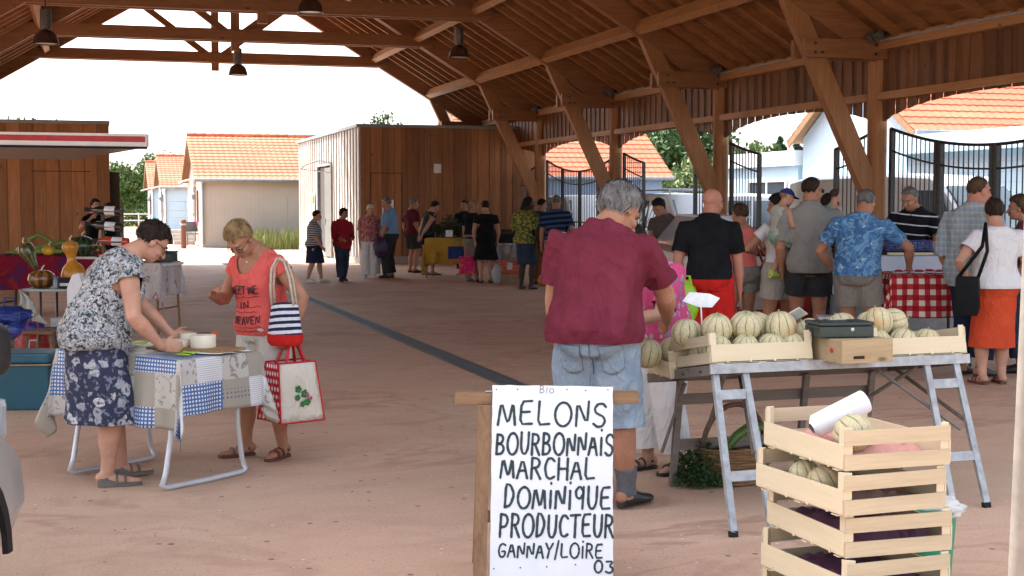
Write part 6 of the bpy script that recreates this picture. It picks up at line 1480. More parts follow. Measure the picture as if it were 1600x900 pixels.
def crumple(b, c, r, seed, sq=1.0, n=22):
    q = Vector((seed*1.7, seed*2.3, 0)); rings = []
    for i in range(n):
        ph = math.pi*(i+.1)/(n-1+.2)-math.pi/2; ring = []
        for j in range(n+8):
            t = 2*math.pi*j/(n+8); dv = Vector((math.cos(ph)*math.cos(t), math.cos(ph)*math.sin(t), math.sin(ph))); k = 1+.35*abs(mnoise.noise(dv*2.4+q))-.22*abs(mnoise.noise(dv*5+q))
            ring.append(Vector(c)+Vector((dv.x*r[0], dv.y*r[1], dv.z*r[2]))*k)
        rings.append(ring)
    return b.loft(rings)
b = MB(); crumple(b, (.03, -.02, .385), (.12, .11, .045), 3); b.build('bag', M('crumpled_bag', (.55, .55, .53), .5, 0, 20, .1), gb, smooth=True)
tl = thing('tray', 'black plastic tray on the floor just behind the crate stack', 'tray', PX(1405, 5.9)+(0,), heading(8)); MB().lathe([(.02, .60), (.13, .60), (.15, .64), (.155, .64), (.135, .595), (.02, .592)], n=24, cap=False).build('dish', m_plast, tl); MB().tube([(0, 0, 0), (0, 0, .595)], .03, 10).build('pedestal', m_plast, tl)
tl['label'] = 'round black dish on a stand just behind the crate stack'; tl['category'] = 'dish stand'
# ================================================================ front left: cheese table with patchwork oilcloth
def drape(name, mat, a, c, z, h, seed, parent=None, hx=None, ripple=.012, res=.022, flare=.16, hs=None):
    """cloth over a table top of half sizes a, c at height z, hanging by h on every side"""
    rng = random.Random(seed); ph = [rng.uniform(0, 6.3) for _ in range(6)]; hl, hr, hf, hb = hs or (h, h, h, h)
    nx, ny = int((2*a+hl+hr)/res), int((2*c+hf+hb)/res)
    def uvf(u, v): return (-a-hl+u*(2*a+hl+hr), -c-hf+v*(2*c+hf+hb))
    def fn(u, v):
        s, t = uvf(u, v); dx = max(0, abs(s)-a); dy = max(0, abs(t)-c); sx, sy = math.copysign(1, s), math.copysign(1, t); x = min(max(s, -a), a); y = min(max(t, -c), c)
        r = math.hypot(dx, dy)
        if r < 1e-6: return (x, y, z+.0015*math.sin(s*17+ph[0])*math.sin(t*14+ph[1]))
        al = math.atan2(dy, dx); cor = math.sin(2*al); k = min(1, r/.06)
        drop = r*(.985)-.004; out = .006*k+flare*max(0, r-.02)*(.28+.5*cor)
        rp = ripple*(r/.35)*(math.sin((s*sy if dy > dx else t*sx)*15+ph[2])+.5*math.sin((s if dy > dx else t)*31+ph[3])) + .035*cor*(r/.3)*math.sin(6*al+ph[4])
        ox, oy_ = math.cos(al)*(out+rp), math.sin(al)*(out+rp)
        return (x+sx*(ox if dx > 0 else 0), y+sy*(oy_ if dy > 0 else 0), z-drop)
    b = MB(); b.grid(fn, nx, ny, uvf); o = b.build(name, mat, parent, smooth=True)
    m = o.modifiers.new('thickness', 'SOLIDIFY'); m.thickness = .0025; return o
tn = Vector((*W(-1.82, 7.7), 0)); trl = heading(-35+0)     # near corner of the top; local x to the right and nearer, local y away
ux, vy = Vector((*W(.819, -.574), 0)), Vector((*W(.574, .819), 0))
tc = tn-ux*.53+vy*.30; crz = math.atan2(ux.y, ux.x)
ct = thing('folding_table', 'folding table on bent white tube legs under the patchwork oilcloth', 'table', tc, crz)
MB().span((-.52, -.295, .715), (.52, .295, .735)).build('tabletop', m_white, ct)
m_tube = M('white_tube', (.55, .57, .60), .35, .3, 8, .1)
for s in (-1, 1):
    pts = []
    for (yy, zz) in ((-.25, .715), (-.26, .3), (-.30, .10), (-.33, .035), (-.30, .02), (0, .016), (.28, .02), (.31, .035), (.28, .10), (.25, .3), (.24, .715)): pts.append((s*.40, yy, zz))
    MB().tube(pts, .0155, 9).build('leg', m_tube, ct, smooth=True)
co_ = drape('tablecloth', patchwork(), .535, .305, .742, .25, 5, hs=(.36, .32, .40, .30), ripple=.016, flare=.2)
co_.location = tc; co_.rotation_euler = (0, 0, crz); tag(co_, 'blue, grey and white patchwork oilcloth over the folding table', 'tablecloth')
Ct = lambda xx, yy, zz=0: tc+ux*xx+vy*yy+Vector((0, 0, .747+zz))
m_cheese = M('white_cheese', (.72, .67, .54), .55, 0, 14, .07); m_board = wood('cheese_board', (.40, .24, .10), (.28, .15, .06), axis=0, gs=1.5)
bd = thing('cheese_board', 'brown wooden board with fresh white cheeses on the patchwork table', 'board', Ct(.25, .07), crz+.15); MB().span((-.27, -.12, .003), (.27, .12, .022)).build('board_slab', m_board, bd, bevel=.004)
def cheese(px_, py_, r, h, lab, sq=None):
    b = MB(); b.lathe([(r*.3, 0), (r*.96, 0), (r, .008), (r*.98, h*.5), (r, h-.008), (r*.95, h), (r*.3, h-.002)], n=26); o = b.build('cheese', m_cheese, None, smooth='auto', loc=Ct(px_, py_, .022)); return tag(o, lab, 'cheese', 'white cheeses on the board')
cheese(.30, .08, .075, .072, 'tallest round white cheese on the brown board'); cheese(.15, .02, .075, .04, 'flat white cheese in front of the tall round one'); cheese(.03, .08, .06, .035, 'small white cheese at the end of the brown board'); cheese(.12, .13, .05, .07, 'narrow white cheese behind the flat one')
for i, (xx, yy, w_, l_, mt, lab, rz) in enumerate(((-.22, -.12, .15, .21, 'paper_lilac', 'lilac sheet of paper by the leaning hand', .3), (.45, .02, .16, .22, 'paper_white', 'white sheet of paper at the right corner of the patchwork table', .2), (.42, .19, .15, .2, 'paper_white', 'white sheet lying at the far right edge of the patchwork table', -.3), (.38, -.16, .05, .11, 'paper_lime', 'lime green label at the right front of the patchwork table', .1), (-.33, .10, .10, .16, 'paper_lime', 'lime green packet near the blouse on the patchwork table', .6), (.36, -.08, .05, .10, 'paper_lime', 'narrow lime label beside the cheese board', .2))):
    mm = {'paper_lilac': M('paper_lilac', (.50, .44, .60), .7), 'paper_white': M('paper_white'), 'paper_lime': M('paper_lime', (.42, .62, .06), .6)}[mt]
    b = MB(); b.grid(lambda u, v: ((u-.5)*l_, (v-.5)*w_, .004+.006*(u-.5)**2*4*math.sin(v*3+i)), 8, 6); o = b.build('paper_sheet', mm, None, smooth=True, loc=Ct(xx, yy, .001*i+.001), rot=(0, 0, crz+rz)); o.modifiers.new('t', 'SOLIDIFY').thickness = .0012; tag(o, lab, 'paper')
pot = thing('tub', 'white tub with a black lid and an orange flap behind the cheeses', 'tub', Ct(.16, .22), crz); MB().lathe([(.035, .0), (.042, .075)], n=18).build('cup', m_white, pot, smooth='auto'); MB().lathe([(.045, .075), (.045, .086), (.03, .088)], n=18).build('lid', m_plast, pot, smooth='auto'); MB().bar((.05, 0, .0), (.085, 0, .10), .05, .006, (1, 0, 0)).build('flap', M('orange_card', (.75, .12, .02), .6), pot)
kn_ = thing('cheese_scale', 'small steel stand with a tall stem near the blouse', 'stand', Ct(-.28, .02), crz); MB().lathe([(.05, 0), (.05, .006), (.012, .012), (.010, .14), (.016, .15), (.016, .17)], n=16).build('stem', m_galv, kn_, smooth='auto'); MB().tube([(0, 0, .17), (0, 0, .20), (.02, 0, .22)], .012, 8).build('knob', m_plast, kn_)
crust = thing('cheese_knife', 'knife with a dark handle lying on the patchwork cloth', 'knife', Ct(-.06, -.16, .004), crz+.5); MB().box((.07, 0, .004), (.14, .022, .002)).build('blade', m_galv, crust); MB().box((-.05, 0, .006), (.10, .018, .012)).build('handle', m_plast, crust, bevel=.004)
# printed words on the coral T-shirt, hugging the cloth
def shirt_of(P, nm): return [o for o in bpy.data.objects if o.parent == P and o.name.split('.')[0] == nm][0]
def print_on(info, nm, lines, mat, off=.0035):
    P = info['P']; so_ = shirt_of(P, nm); bm = bmesh.new(); bm.from_mesh(so_.data); tree_ = BVHTree.FromBMesh(bm); bm.free(); f = info['frame'](.2); b = MB(); rng = random.Random(9)
    def place(xx, s):
        c = info['spos'](s); o = c+f @ Vector((xx, .5, 0)); hit = tree_.ray_cast(o, f @ Vector((0, -1, 0)), .8)
        return None if hit[0] is None else (hit[0]+hit[1]*off, hit[1])
    for (txt, x0, x1, s, hh, rad, rule) in lines:
        H = info['H']; polys = [[(q[0], s+q[1]/H) for q in p] for p in strokes(txt, x0, x1, 0, hh, rng)] if txt else []
        for p in polys:
            p = chaikin(p); pts = []
            for a, c in zip(p, p[1:]):
                n = 4
                for i in range(n): pts.append((a[0]+(c[0]-a[0])*i/n, a[1]+(c[1]-a[1])*i/n))
            P3 = [place(*q) for q in pts+[p[-1]]]; P3 = [q for q in P3 if q]
            if len(P3) > 1: b.tube([q[0] for q in P3], rad*rng.uniform(.8, 1.1), 5)
        if rule:
            P3 = [place(x0*rule+(x1-x0)*rule*i/16, s-.014+.002*math.sin(i)) for i in range(17)]; P3 = [q for q in P3 if q]
            if len(P3) > 1: b.tube([q[0] for q in P3], .0016, 4)
    return b.build('shirt_print', mat, P)
print_on(PW, 't_shirt', [('MEET ME', .108, -.118, .165, .050, .0042, 1.0), ('IN', .035, -.035, .105, .045, .0042, 2.6), ('HEAVEN', .095, -.11, .045, .050, .0042, 1.1), ('', .12, -.12, .20, .02, .002, 1), ('', .1, -.12, .125, .02, .002, 1), ('', .11, -.1, .085, .02, .002, 1), ('', .1, -.1, .03, .02, .002, 1)], M('print_ink', (.10, .025, .03), .8))
b = MB(); nk = PW['spos'](.31); f = PW['frame'](.3); b.ell(nk+f @ Vector((0, .075, -.05)), (.011, .004, .014)); b.build('pendant', m_galv, PW['P'])
# the two bags she carries
def to_world(info, v): P = info['P']; return Matrix.LocRotScale(P.location, P.rotation_euler, None) @ Vector(v)
hnd = to_world(PW, PW['wri'][-1])
m_dots = uvdots('red_white_dots', (.50, .015, .03), (.75, .72, .72)); m_cream_bag = fab('cream_canvas', (.62, .56, .47), .06, .7); m_redtrim = M('red_binding', (.45, .012, .02), .5)
bg_c = hnd+Vector((0, 0, -.53)); hb = thing('shopping_bag', 'red dotted shopping bag with cream flowered front hanging from the left hand', 'bag', (bg_c.x+.0, bg_c.y, bg_c.z), heading(-40))
def quadbox(x0, x1, y0, y1, z0, z1, tx=1, ty=1):
    return [(x0, y0, z0), (x1, y0, z0), (x1, y1, z0), (x0, y1, z0), (x0*tx, y0*ty, z1), (x1*tx, y0*ty, z1), (x1*tx, y1*ty, z1), (x0*tx, y1*ty, z1)]
def panel(name, pts, mat, parent, th=.004, bulge=0, n=8):
    p = [Vector(q) for q in pts]; nm = (p[1]-p[0]).cross(p[3]-p[0]).normalized(); W_, H_ = (p[1]-p[0]).length, (p[3]-p[0]).length; b = MB()
    b.grid(lambda u, v: (p[0].lerp(p[1], u)).lerp(p[3].lerp(p[2], u), v)+nm*bulge*math.sin(math.pi*u)*math.sin(math.pi*v), n, n, lambda u, v: (u*W_, v*H_)); o = b.build(name, mat, parent, smooth=True); o.modifiers.new('t', 'SOLIDIFY').thickness = th; return o
q = quadbox(-.155, .155, -.14, .14, 0, .36, .84, .55)
panel('front_panel', (q[0], q[1], q[5], q[4]), m_cream_bag, hb, .004, .012); panel('back_panel', (q[2], q[3], q[7], q[6]), m_cream_bag, hb, .004, .012); panel('gusset', (q[3], q[0], q[4], q[7]), m_dots, hb, .004, -.0); panel('gusset', (q[1], q[2], q[6], q[5]), m_dots, hb, .004, -.0); panel('bottom_panel', (q[3], q[2], q[1], q[0]), m_redtrim, hb)
b = MB()
for (i, j) in ((0, 1), (1, 5), (5, 4), (4, 0), (2, 3), (3, 7), (7, 6), (6, 2)): b.tube([q[i], q[j]], .006, 6)
b.build('binding', m_redtrim, hb)
for yy in (-.062, .062): MB().tube([(-.075, yy*1.05, .24), (-.07, yy, .34), (-.03, yy*.5, .46), (-.01, 0, .50), (.012, 0, .50), (.035, yy*.5, .46), (.07, yy, .34), (.078, yy*1.05, .24)], .009, 7, 2.0).build('handle', m_redtrim, hb, smooth=True)
b = MB(); rng = random.Random(6)
for (cx, cz, r) in ((-.02, .20, .02), (.02, .17, .022), (-.03, .15, .017), (.035, .12, .02), (.0, .11, .016)): 
    for k in range(5): a = 2*math.pi*k/5; b.ell((cx+r*.7*math.cos(a), -.157+(cz/.36)*.063, cz+r*.7*math.sin(a)), (r*.55, .004, r*.55), None, 8, 5)
b.build('flower_print', M('print_green', (.03, .16, .04), .7), hb)
b = MB()
for (cx, cz, r) in ((.04, .16, .014), (.06, .14, .012), (.05, .135, .012)): b.ell((cx, -.159+(cz/.36)*.063, cz), (r, .004, r), None, 8, 5)
b.build('flower_print', M('print_pink', (.45, .08, .14), .7), hb)
shl = to_world(PW, PW['shj'][-1]); sbag = shl+Vector((*W(.065, -.12), 0))+Vector((0, 0, -.50))
sgb = thing('shoulder_bag', 'navy and white striped bag with red base on rope straps', 'bag', (sbag.x, sbag.y, sbag.z), heading(20))
b = MB(); rings = []
for i in range(10):
    t = i/9; wd, dp = .145-.03*t, .07-.045*t; rings.append([(wd*math.copysign(abs(math.cos(a))**.7, math.cos(a)), dp*math.sin(a), .07+.24*t-.02*t*math.cos(a)**2) for a in [2*math.pi*j/26 for j in range(26)]])
b.loft(rings); b.build('bag_body', stripes('navy_white_stripes', (.02, .025, .07), (.66, .66, .67), .046, .5, 2, .02), sgb, smooth='auto')
b = MB(); rings = []
for i in range(5):
    t = i/4; k = [.8, .97, 1, 1.01, 1.01][i]; rings.append([(.146*k*math.copysign(abs(math.cos(a))**.7, math.cos(a)), .071*k*math.sin(a), -.0+.085*t) for a in [2*math.pi*j/26 for j in range(26)]])
b.loft(rings); b.build('bag_base', f_red, sgb, smooth='auto')
m_rope = M('rope', (.50, .42, .33), .9, 0, 60, .3, .6, 90)
for yy in (-.02, .02):
    b = MB(); pts = [Vector((-.10, yy, .29)), Vector((-.11, yy, .42)), Vector((-.105, yy+.01, .55)), Vector((-.07, .03+yy, .625)), Vector((-.03, .06+yy, .60)), Vector((.03, .04+yy, .48)), Vector((.09, yy, .29))]; b.tube(pts, .0095, 8); b.build('rope_strap', m_rope, sgb, smooth=True)

sgb.scale = (.80, .95, .86)
# ================================================================ stall on the left
def at(px, d, z=0): x, y = PX(px, d); return Vector((x, y, z))
def zpx(py, d): return CAMZ+(318-py)/FPX*d
def trestle(name, lab, px, d, hw, hd_, z, hd, top_m, leg_m, cat='table', group=None):
    p = at(px, d); t_ = thing(name, lab, cat, p, heading(hd), group)
    MB().span((-hw, -hd_, z-.03), (hw, hd_, z)).build('tabletop', top_m, t_)
    for sx in (-1, 1):
        for sy in (-1, 1): MB().tube([(sx*(hw-.08), sy*(hd_-.05), z-.03), (sx*(hw-.05), sy*(hd_-.03), 0)], .016, 8).build('leg', leg_m, t_)
        MB().tube([(sx*(hw-.065), -(hd_-.04), z*.35), (sx*(hw-.065), hd_-.04, z*.35)], .012, 6).build('stretcher', leg_m, t_)
    return t_
f_redcl = fab('dark_red_cloth', (.22, .012, .03), .2); f_redcl2 = blotch('red_purple_cloth', [(.20, .012, .03), (.10, .018, .07), (.24, .025, .025)], 3.5, [.52, .6], 1)
f_cherry = floral('cherry_oilcloth', (.55, .50, .50), ((.42, .45, .30), (.55, .18, .25)), 9, (.60, .55, .56), .5)
trestle('trestle_table', 'long table under the red and purple cloth by the board shed', 92, 18.2, .78, .35, .93, 4, m_white, m_steel)
o = drape('tablecloth', f_redcl2, .80, .37, .945, .42, 21, hs=(.42, .1, .45, .2), ripple=.02); o.location = at(92, 18.2); o.rotation_euler = (0, 0, heading(4)-0); tag(o, 'red and purple cloth hanging from the gourd table', 'tablecloth')
o.rotation_euler = (0, 0, heading(0)+R(0))
trestle('trestle_table', 'table under the cherry patterned cloth behind the leaning person', 236, 17.6, .28, .35, .86, 10, m_white, m_oldwood)
o = drape('tablecloth', f_cherry, .30, .37, .875, .36, 22, hs=(.2, .42, .46, .2), ripple=.02); o.location = at(230, 17.6); o.rotation_euler = (0, 0, heading(6)); tag(o, 'pale cherry patterned oilcloth with a long hanging corner', 'tablecloth')
g_ = thing('cash_box', 'dark green metal box on the cherry patterned cloth', 'cash box', at(255, 17.5, .885), heading(5)); MB().span((-.15, -.11, 0), (.15, .11, .10)).build('case', m_cash, g_, bevel=.008); MB().span((-.153, -.113, .102), (.153, .113, .13)).build('lid', m_cash, g_, bevel=.01); MB().tube([(-.05, 0, .13), (-.04, 0, .15), (.04, 0, .15), (.05, 0, .13)], .006, 6).build('handle', m_galv, g_)
# grey camping table with gourds
p = at(92, 15.2); gt_ = thing('camping_table', 'grey camping table with tube legs holding the striped gourd', 'table', p, heading(2))
MB().span((-.32, -.27, .665), (.36, .27, .695)).build('tabletop', M('camp_grey', (.30, .32, .34), .4, .3), gt_, bevel=.006)
for sx in (-.12, .22):
    MB().tube([(sx, -.24, .665), (sx, -.24, .05), (sx-.02, -.20, .02), (sx-.02, .20, .02), (sx, .24, .05), (sx, .24, .665)], .013, 8).build('leg', M('tube_dark', (.06, .07, .075), .4, .5), gt_, smooth=True)
MB().tube([(-.12, .1, .35), (.22, .1, .33)], .010, 6).build('stretcher', M('tube_dark'), gt_)
cl = MB(); cl.grid(lambda u, v: (-.33+.30*u*v**.8+.02*math.sin(v*7), -.285-.03*math.sin(u*9+v*3)-.05*v, .69-.46*v+.16*v*abs(u-.4)), 14, 16); o = cl.build('hanging_cloth', blotch('white_printed_cloth', [(.52, .50, .46), (.36, .30, .12), (.18, .30, .10), (.55, .53, .50)], 7, [.58, .63, .68], 1.5), gt_, smooth=True); o.modifiers.new('t', 'SOLIDIFY').thickness = .003
def gourd(name, lab, px, d, z, prof, mat, tilt=(0, 0), cat='gourd', sc=1.0, neck=None):
    t_ = thing(name, lab, cat, at(px, d, z), 0, rot=(tilt[0], tilt[1], heading(0)))
    b = MB(); b.lathe([(r*sc, h*sc) for r, h in prof], n=28); b.build('fruit', mat, t_, smooth=True)
    h = prof[-1][1]*sc; MB().tube([(0, 0, h-.01), (.01, 0, h+.03), (.035, 0, h+.055)], [.012, .009, .007], 7).build('stalk', m_crate, t_, smooth=True); return t_
def vstripe(name, ca_, cb_, n, sharp=.5):
    t = NT(name); v = t.co(); s = t.sep(v); a = t.ma('ADD', t.ma('ARCTAN2', s[1], s[0]), t.ma('MULTIPLY', t.noise(v, 9, 3), .5)); f = t.ma('ABSOLUTE', t.ma('SUBTRACT', t.ma('FRACT', t.ma('MULTIPLY', a, n/6.2832)), .5)); c = t.mix(t.step(f, .2, .3), ca_, cb_); c = t.mix(t.step(t.noise(v, 20, 4), .5, .7), c, mul(ca_, .7)); return t.fin(c, .2, 0, .6)
m_brg = vstripe('brown_gourd', (.10, .045, .012), (.26, .12, .03), 9); m_org = M('orange_gourd', (.48, .20, .02), .3, 0, 7, .3, spec=.5); m_yeg = M('yellow_gourd', (.62, .36, .03), .3, 0, 7, .25, spec=.5); m_dkg = vstripe('dark_green_gourd', (.05, .06, .018), (.12, .12, .04), 8)
gourd('gourd', 'squat brown striped gourd on the grey camping table', 64, 15.1, .697, [(.03, .0), (.09, .005), (.135, .05), (.145, .10), (.13, .15), (.08, .185), (.03, .19)], m_brg)
gourd('bottle_gourd', 'dark green long necked gourd leaning above the squat striped one', 56, 15.3, .885, [(.02, 0), (.035, .04), (.05, .10), (.075, .17), (.09, .23), (.075, .29), (.02, .315)], m_dkg, (0, -.45))
gourd('bottle_gourd', 'tall yellow and orange bottle gourd on the grey camping table', 116, 15.2, .697, [(.03, 0), (.10, .02), (.145, .10), (.15, .17), (.12, .25), (.06, .31), (.05, .36), (.07, .42), (.10, .48), (.09, .54), (.03, .575)], m_org, (0, -.10), sc=.88)
m_gg = M('green_gourd', (.16, .24, .05), .4, 0, 9, .3)
for i, (lab, pts, r) in enumerate((('long green snake gourd lying along the red cloth', [(-.42, 0, .03), (-.2, .02, .05), (.05, 0, .10), (.3, .02, .16), (.42, 0, .14)], .034), ('curved green snake gourd arched like a handle', [(-.15, .1, .05), (-.16, .1, .2), (-.05, .1, .26), (.06, .1, .2), (.2, .1, .12)], .03), ('green snake gourd crossing under the arched one', [(-.3, -.1, .03), (0, -.1, .05), (.3, -.1, .05), (.5, -.08, .09)], .032))):
    t_ = thing('snake_gourd', lab, 'gourd', at(62, 18.0, .945), heading(0)); MB().tube([Vector(q) for q in pts], [r*.6]+[r]*(len(pts)-2)+[r*.5], 10, round_ends=True).build('fruit', m_gg, t_, smooth=True); q = Vector(pts[-1]); MB().tube([q, q+Vector((.05, 0, .01))], [.009, .006], 6).build('stalk', lf_c, t_)
gourd('watermelon', 'dark green striped watermelon beside the bottles on the red cloth', 128, 17.6, .94, [(.02, 0), (.11, .02), (.15, .10), (.15, .16), (.11, .23), (.02, .26)], vstripe('watermelon_rind', (.012, .03, .012), (.04, .075, .025), 11), cat='watermelon')
# bottle rack
p = at(168, 12.4); rk_ = thing('bottle_rack', 'dark bottle rack standing behind the leaning person', 'rack', p, heading(4))
m_rack = wood('rack_wood', (.10, .06, .035), (.05, .03, .018), axis=2)
for sx in (-.05, .12): MB().span((sx-.012, .02, 0), (sx+.012, .05, 1.60)).build('upright', m_rack, rk_)
b = MB()
for i in range(6): b.span((-.08, -.05, .90+i*.135-.05), (.14, .05, .90+i*.135-.035))
b.build('shelf', m_rack, rk_); MB().span((-.16, -.2, 0), (.22, .2, .03)).build('base', m_rack, rk_)
m_bot = M('bottle_glass', (.010, .013, .010), .08, 0, 3, .2, spec=.7); m_redgleam = M('red_gleam_bottle', (.36, .03, .015), .08, 0, 3, .2, spec=.7)  # second glass has the red light on the lower bottles as its colour
BL = ['topmost dark wine bottle of the rack with a white label', 'second dark wine bottle from the top of the rack', 'wine bottle lying third in the rack, a red gleam painted into its glass', 'nearly hidden bottle at the bottom of the rack, painted with a red gleam']
for i in range(4):
    bt = thing('wine_bottle', BL[i], 'bottle', p+Vector((*W(-.02+.0*i+.06*(i > 1), -.01), 1.54-i*.135)), 0, 'bottles in the dark rack', rot=(0, R(-87+3*(i % 2)), heading(4)))
    MB().lathe([(.005, -.15), (.036, -.15), (.038, -.14), (.038, .04), (.030, .075), (.015, .10), (.0135, .155), (.016, .16), (.016, .175), (.005, .175)], n=20).build('glass', m_bot if i < 2 else m_redgleam, bt, smooth='auto')
    MB().lathe([(.0385, -.10), (.0392, -.098), (.0392, -.01), (.0385, -.008)], n=20, cap=False).build('label', M('label_white', (.55, .55, .56), .7), bt); MB().lathe([(.0165, .12), (.017, .122), (.017, .176), (.005, .177)], n=14).build('capsule', m_plast, bt)
# cool box, stool, bags and boxes
p = at(38, 11.05); cbx = thing('cool_box', 'dark teal cool box with a tan cord standing on the floor', 'cool box', p, heading(-2))
m_teal = M('teal_plastic', (.012, .075, .11), .45, 0, 4, .15); MB().span((-.40, -.20, .0), (.225, .20, .36)).build('box_body', m_teal, cbx, bevel=.015); MB().span((-.41, -.21, .363), (.235, .21, .445)).build('lid', M('teal_lid', (.014, .085, .125), .4), cbx, bevel=.02)
MB().tube([(-.41, -.216, .352), (.235, -.216, .356), (.242, -.2, .356), (.24, .2, .352)], .006, 6).build('cord', M('tan_cord', (.35, .22, .09), .8), cbx); MB().tube([(.238, -.1, .30), (.28, -.1, .34), (.28, .1, .34), (.238, .1, .30)], .010, 6).build('handle', m_plast, cbx)
p = at(68, 12.1); st = thing('stool', 'low brown wooden stool behind the cool box', 'stool', p, heading(12)); m_stool = wood('stool_wood', (.20, .10, .045), (.11, .05, .022), axis=0); MB().span((-.15, -.13, .485), (.15, .13, .515)).build('seat', m_stool, st, bevel=.006)
for sx in (-1, 1):
    for sy in (-1, 1): MB().bar((sx*.11, sy*.09, .487), (sx*.16, sy*.12, 0), .03, .03).build('leg', m_stool, st)
m_bluebag = M('blue_bag', (.02, .04, .22), .4, 0, 9, .4); 
def softbag(name, lab, px, d, z, r, mat, seed, cat='bag'):
    t_ = thing(name, lab, cat, at(px, d, z), 0); b = MB(); crumple(b, (0, 0, r[2]*.95), r, seed); b.build('cloth', mat, t_, smooth=True); MB().tube([(-.05, 0, r[2]*1.9), (-.04, 0, r[2]*1.9+.09), (.04, 0, r[2]*1.9+.09), (.06, 0, r[2]*1.9)], .008, 6).build('handle', mat, t_); return t_
pl_ = thing('crate', 'grey plastic crate under the blue bags by the left edge', 'crate', at(25, 14.2), heading(3)); 
def plastic_crate(t_, hx, hy, h, m):
    for s in (-1, 1):
        b = MB()
        for k in range(4): z0_ = .01+k*(h/4); b.span((-hx, s*hy-.008, z0_), (hx, s*hy+.008, z0_+h/4*.62))
        b.build('side_panel', m, t_); b = MB()
        for k in range(4): z0_ = .01+k*(h/4); b.span((s*hx-.008, -hy+.01, z0_), (s*hx+.008, hy-.01, z0_+h/4*.62))
        b.build('end_panel', m, t_)
        for q in (-1, 1): MB().span((s*hx-.016, q*hy-.016, 0), (s*hx+.016, q*hy+.016, h+.005)).build('corner_post', m, t_)
    MB().span((-hx, -hy, .004), (hx, hy, .02)).build('base', m, t_)
plastic_crate(pl_, .42, .26, .36, M('crate_grey', (.10, .09, .085), .6))
softbag('carrier_bag', 'crumpled bright blue bag on the grey crate at the left edge', 12, 14.2, .37, (.20, .2, .10), m_bluebag, 2); softbag('carrier_bag', 'second blue bag, darker, lying in front of the bright one', 36, 13.7, .30, (.18, .16, .08), M('navy_bag', (.02, .035, .2), .45, 0, 9, .4), 5)
softbag('carrier_bag', 'red bag behind the cool box under the camping table', 48, 13.1, .20, (.15, .14, .11), M('red_bag', (.25, .012, .012), .45, 0, 9, .3), 7); softbag('carrier_bag', 'white and blue printed bag under the red one', 50, 12.8, .02, (.17, .14, .13), blotch('printed_bag', [(.50, .50, .50), (.05, .12, .40), (.5, .05, .04)], 9, [.55, .66], .6), 9)
wbx = thing('carton', 'white cardboard carton under the camping table', 'carton', at(104, 14.6, .0), heading(14)); MB().span((-.13, -.12, 0), (.13, .12, .42)).build('carton_body', M('carton_white', (.55, .55, .55), .8), wbx, bevel=.004); MB().span((-.131, -.121, .28), (.131, .121, .29)).build('tape', M('tape_red', (.35, .05, .05), .6), wbx)
wpb = thing('paper_bag', 'tall white paper bag standing at the end of the camping table', 'paper bag', at(119, 14.7, .36), heading(10)); b = MB(); b.prism([(-.09, 0), (.09, 0), (.095, .36), (.05, .52), (-.03, .50), (-.09, .36)], -.05, .05); b.build('sheet', M('paper_white'), wpb, bevel=.01); wst_ = thing('crate', 'white carton standing below the tall paper bag', 'carton', at(119, 14.75, 0), heading(10)); MB().span((-.12, -.12, 0), (.12, .12, .352)).build('carton_body', M('carton_white'), wst_, bevel=.005); MB().span((-.122, -.005, .1), (.122, .005, .356)).build('seam', m_crate, wst_)
jar = thing('jar', 'small glass jar with a blue lid on the camping table', 'jar', at(87, 15.0, .697), 0); MB().lathe([(.02, 0), (.035, .004), (.035, .09), (.028, .10)], n=16).build('glass', M('jar_grey', (.22, .22, .26), .15), jar, smooth='auto'); MB().lathe([(.03, .10), (.03, .125), (.01, .127)], n=16).build('lid', M('lid_blue', (.10, .16, .35), .4), jar)
bxd = thing('tin', 'black box with a pale band on the camping table', 'box', at(103, 15.0, .697), heading(3)); MB().span((-.07, -.05, 0), (.07, .05, .115)).build('case', m_plast, bxd, bevel=.005); MB().span((-.055, -.0525, .03), (.055, -.0505, .06)).build('band', M('label_white'), bxd)
for i, (px, d, z, lab) in enumerate(((17, 20.5, 0, 'lower beige carton against the board shed'), (14, 20.6, .36, 'upper beige carton stacked against the board shed'))):
    t_ = thing('carton', lab, 'carton', at(px, d, z), heading(4+i*5)); MB().span((-.2, -.15, 0), (.2, .15, .35)).build('carton_body', M('carton_beige', (.36, .24, .15), .85), t_, bevel=.004); MB().span((-.2005, -.03, .352), (.2005, .03, .354)).build('tape', M('tape_tan', (.28, .18, .10), .5), t_)
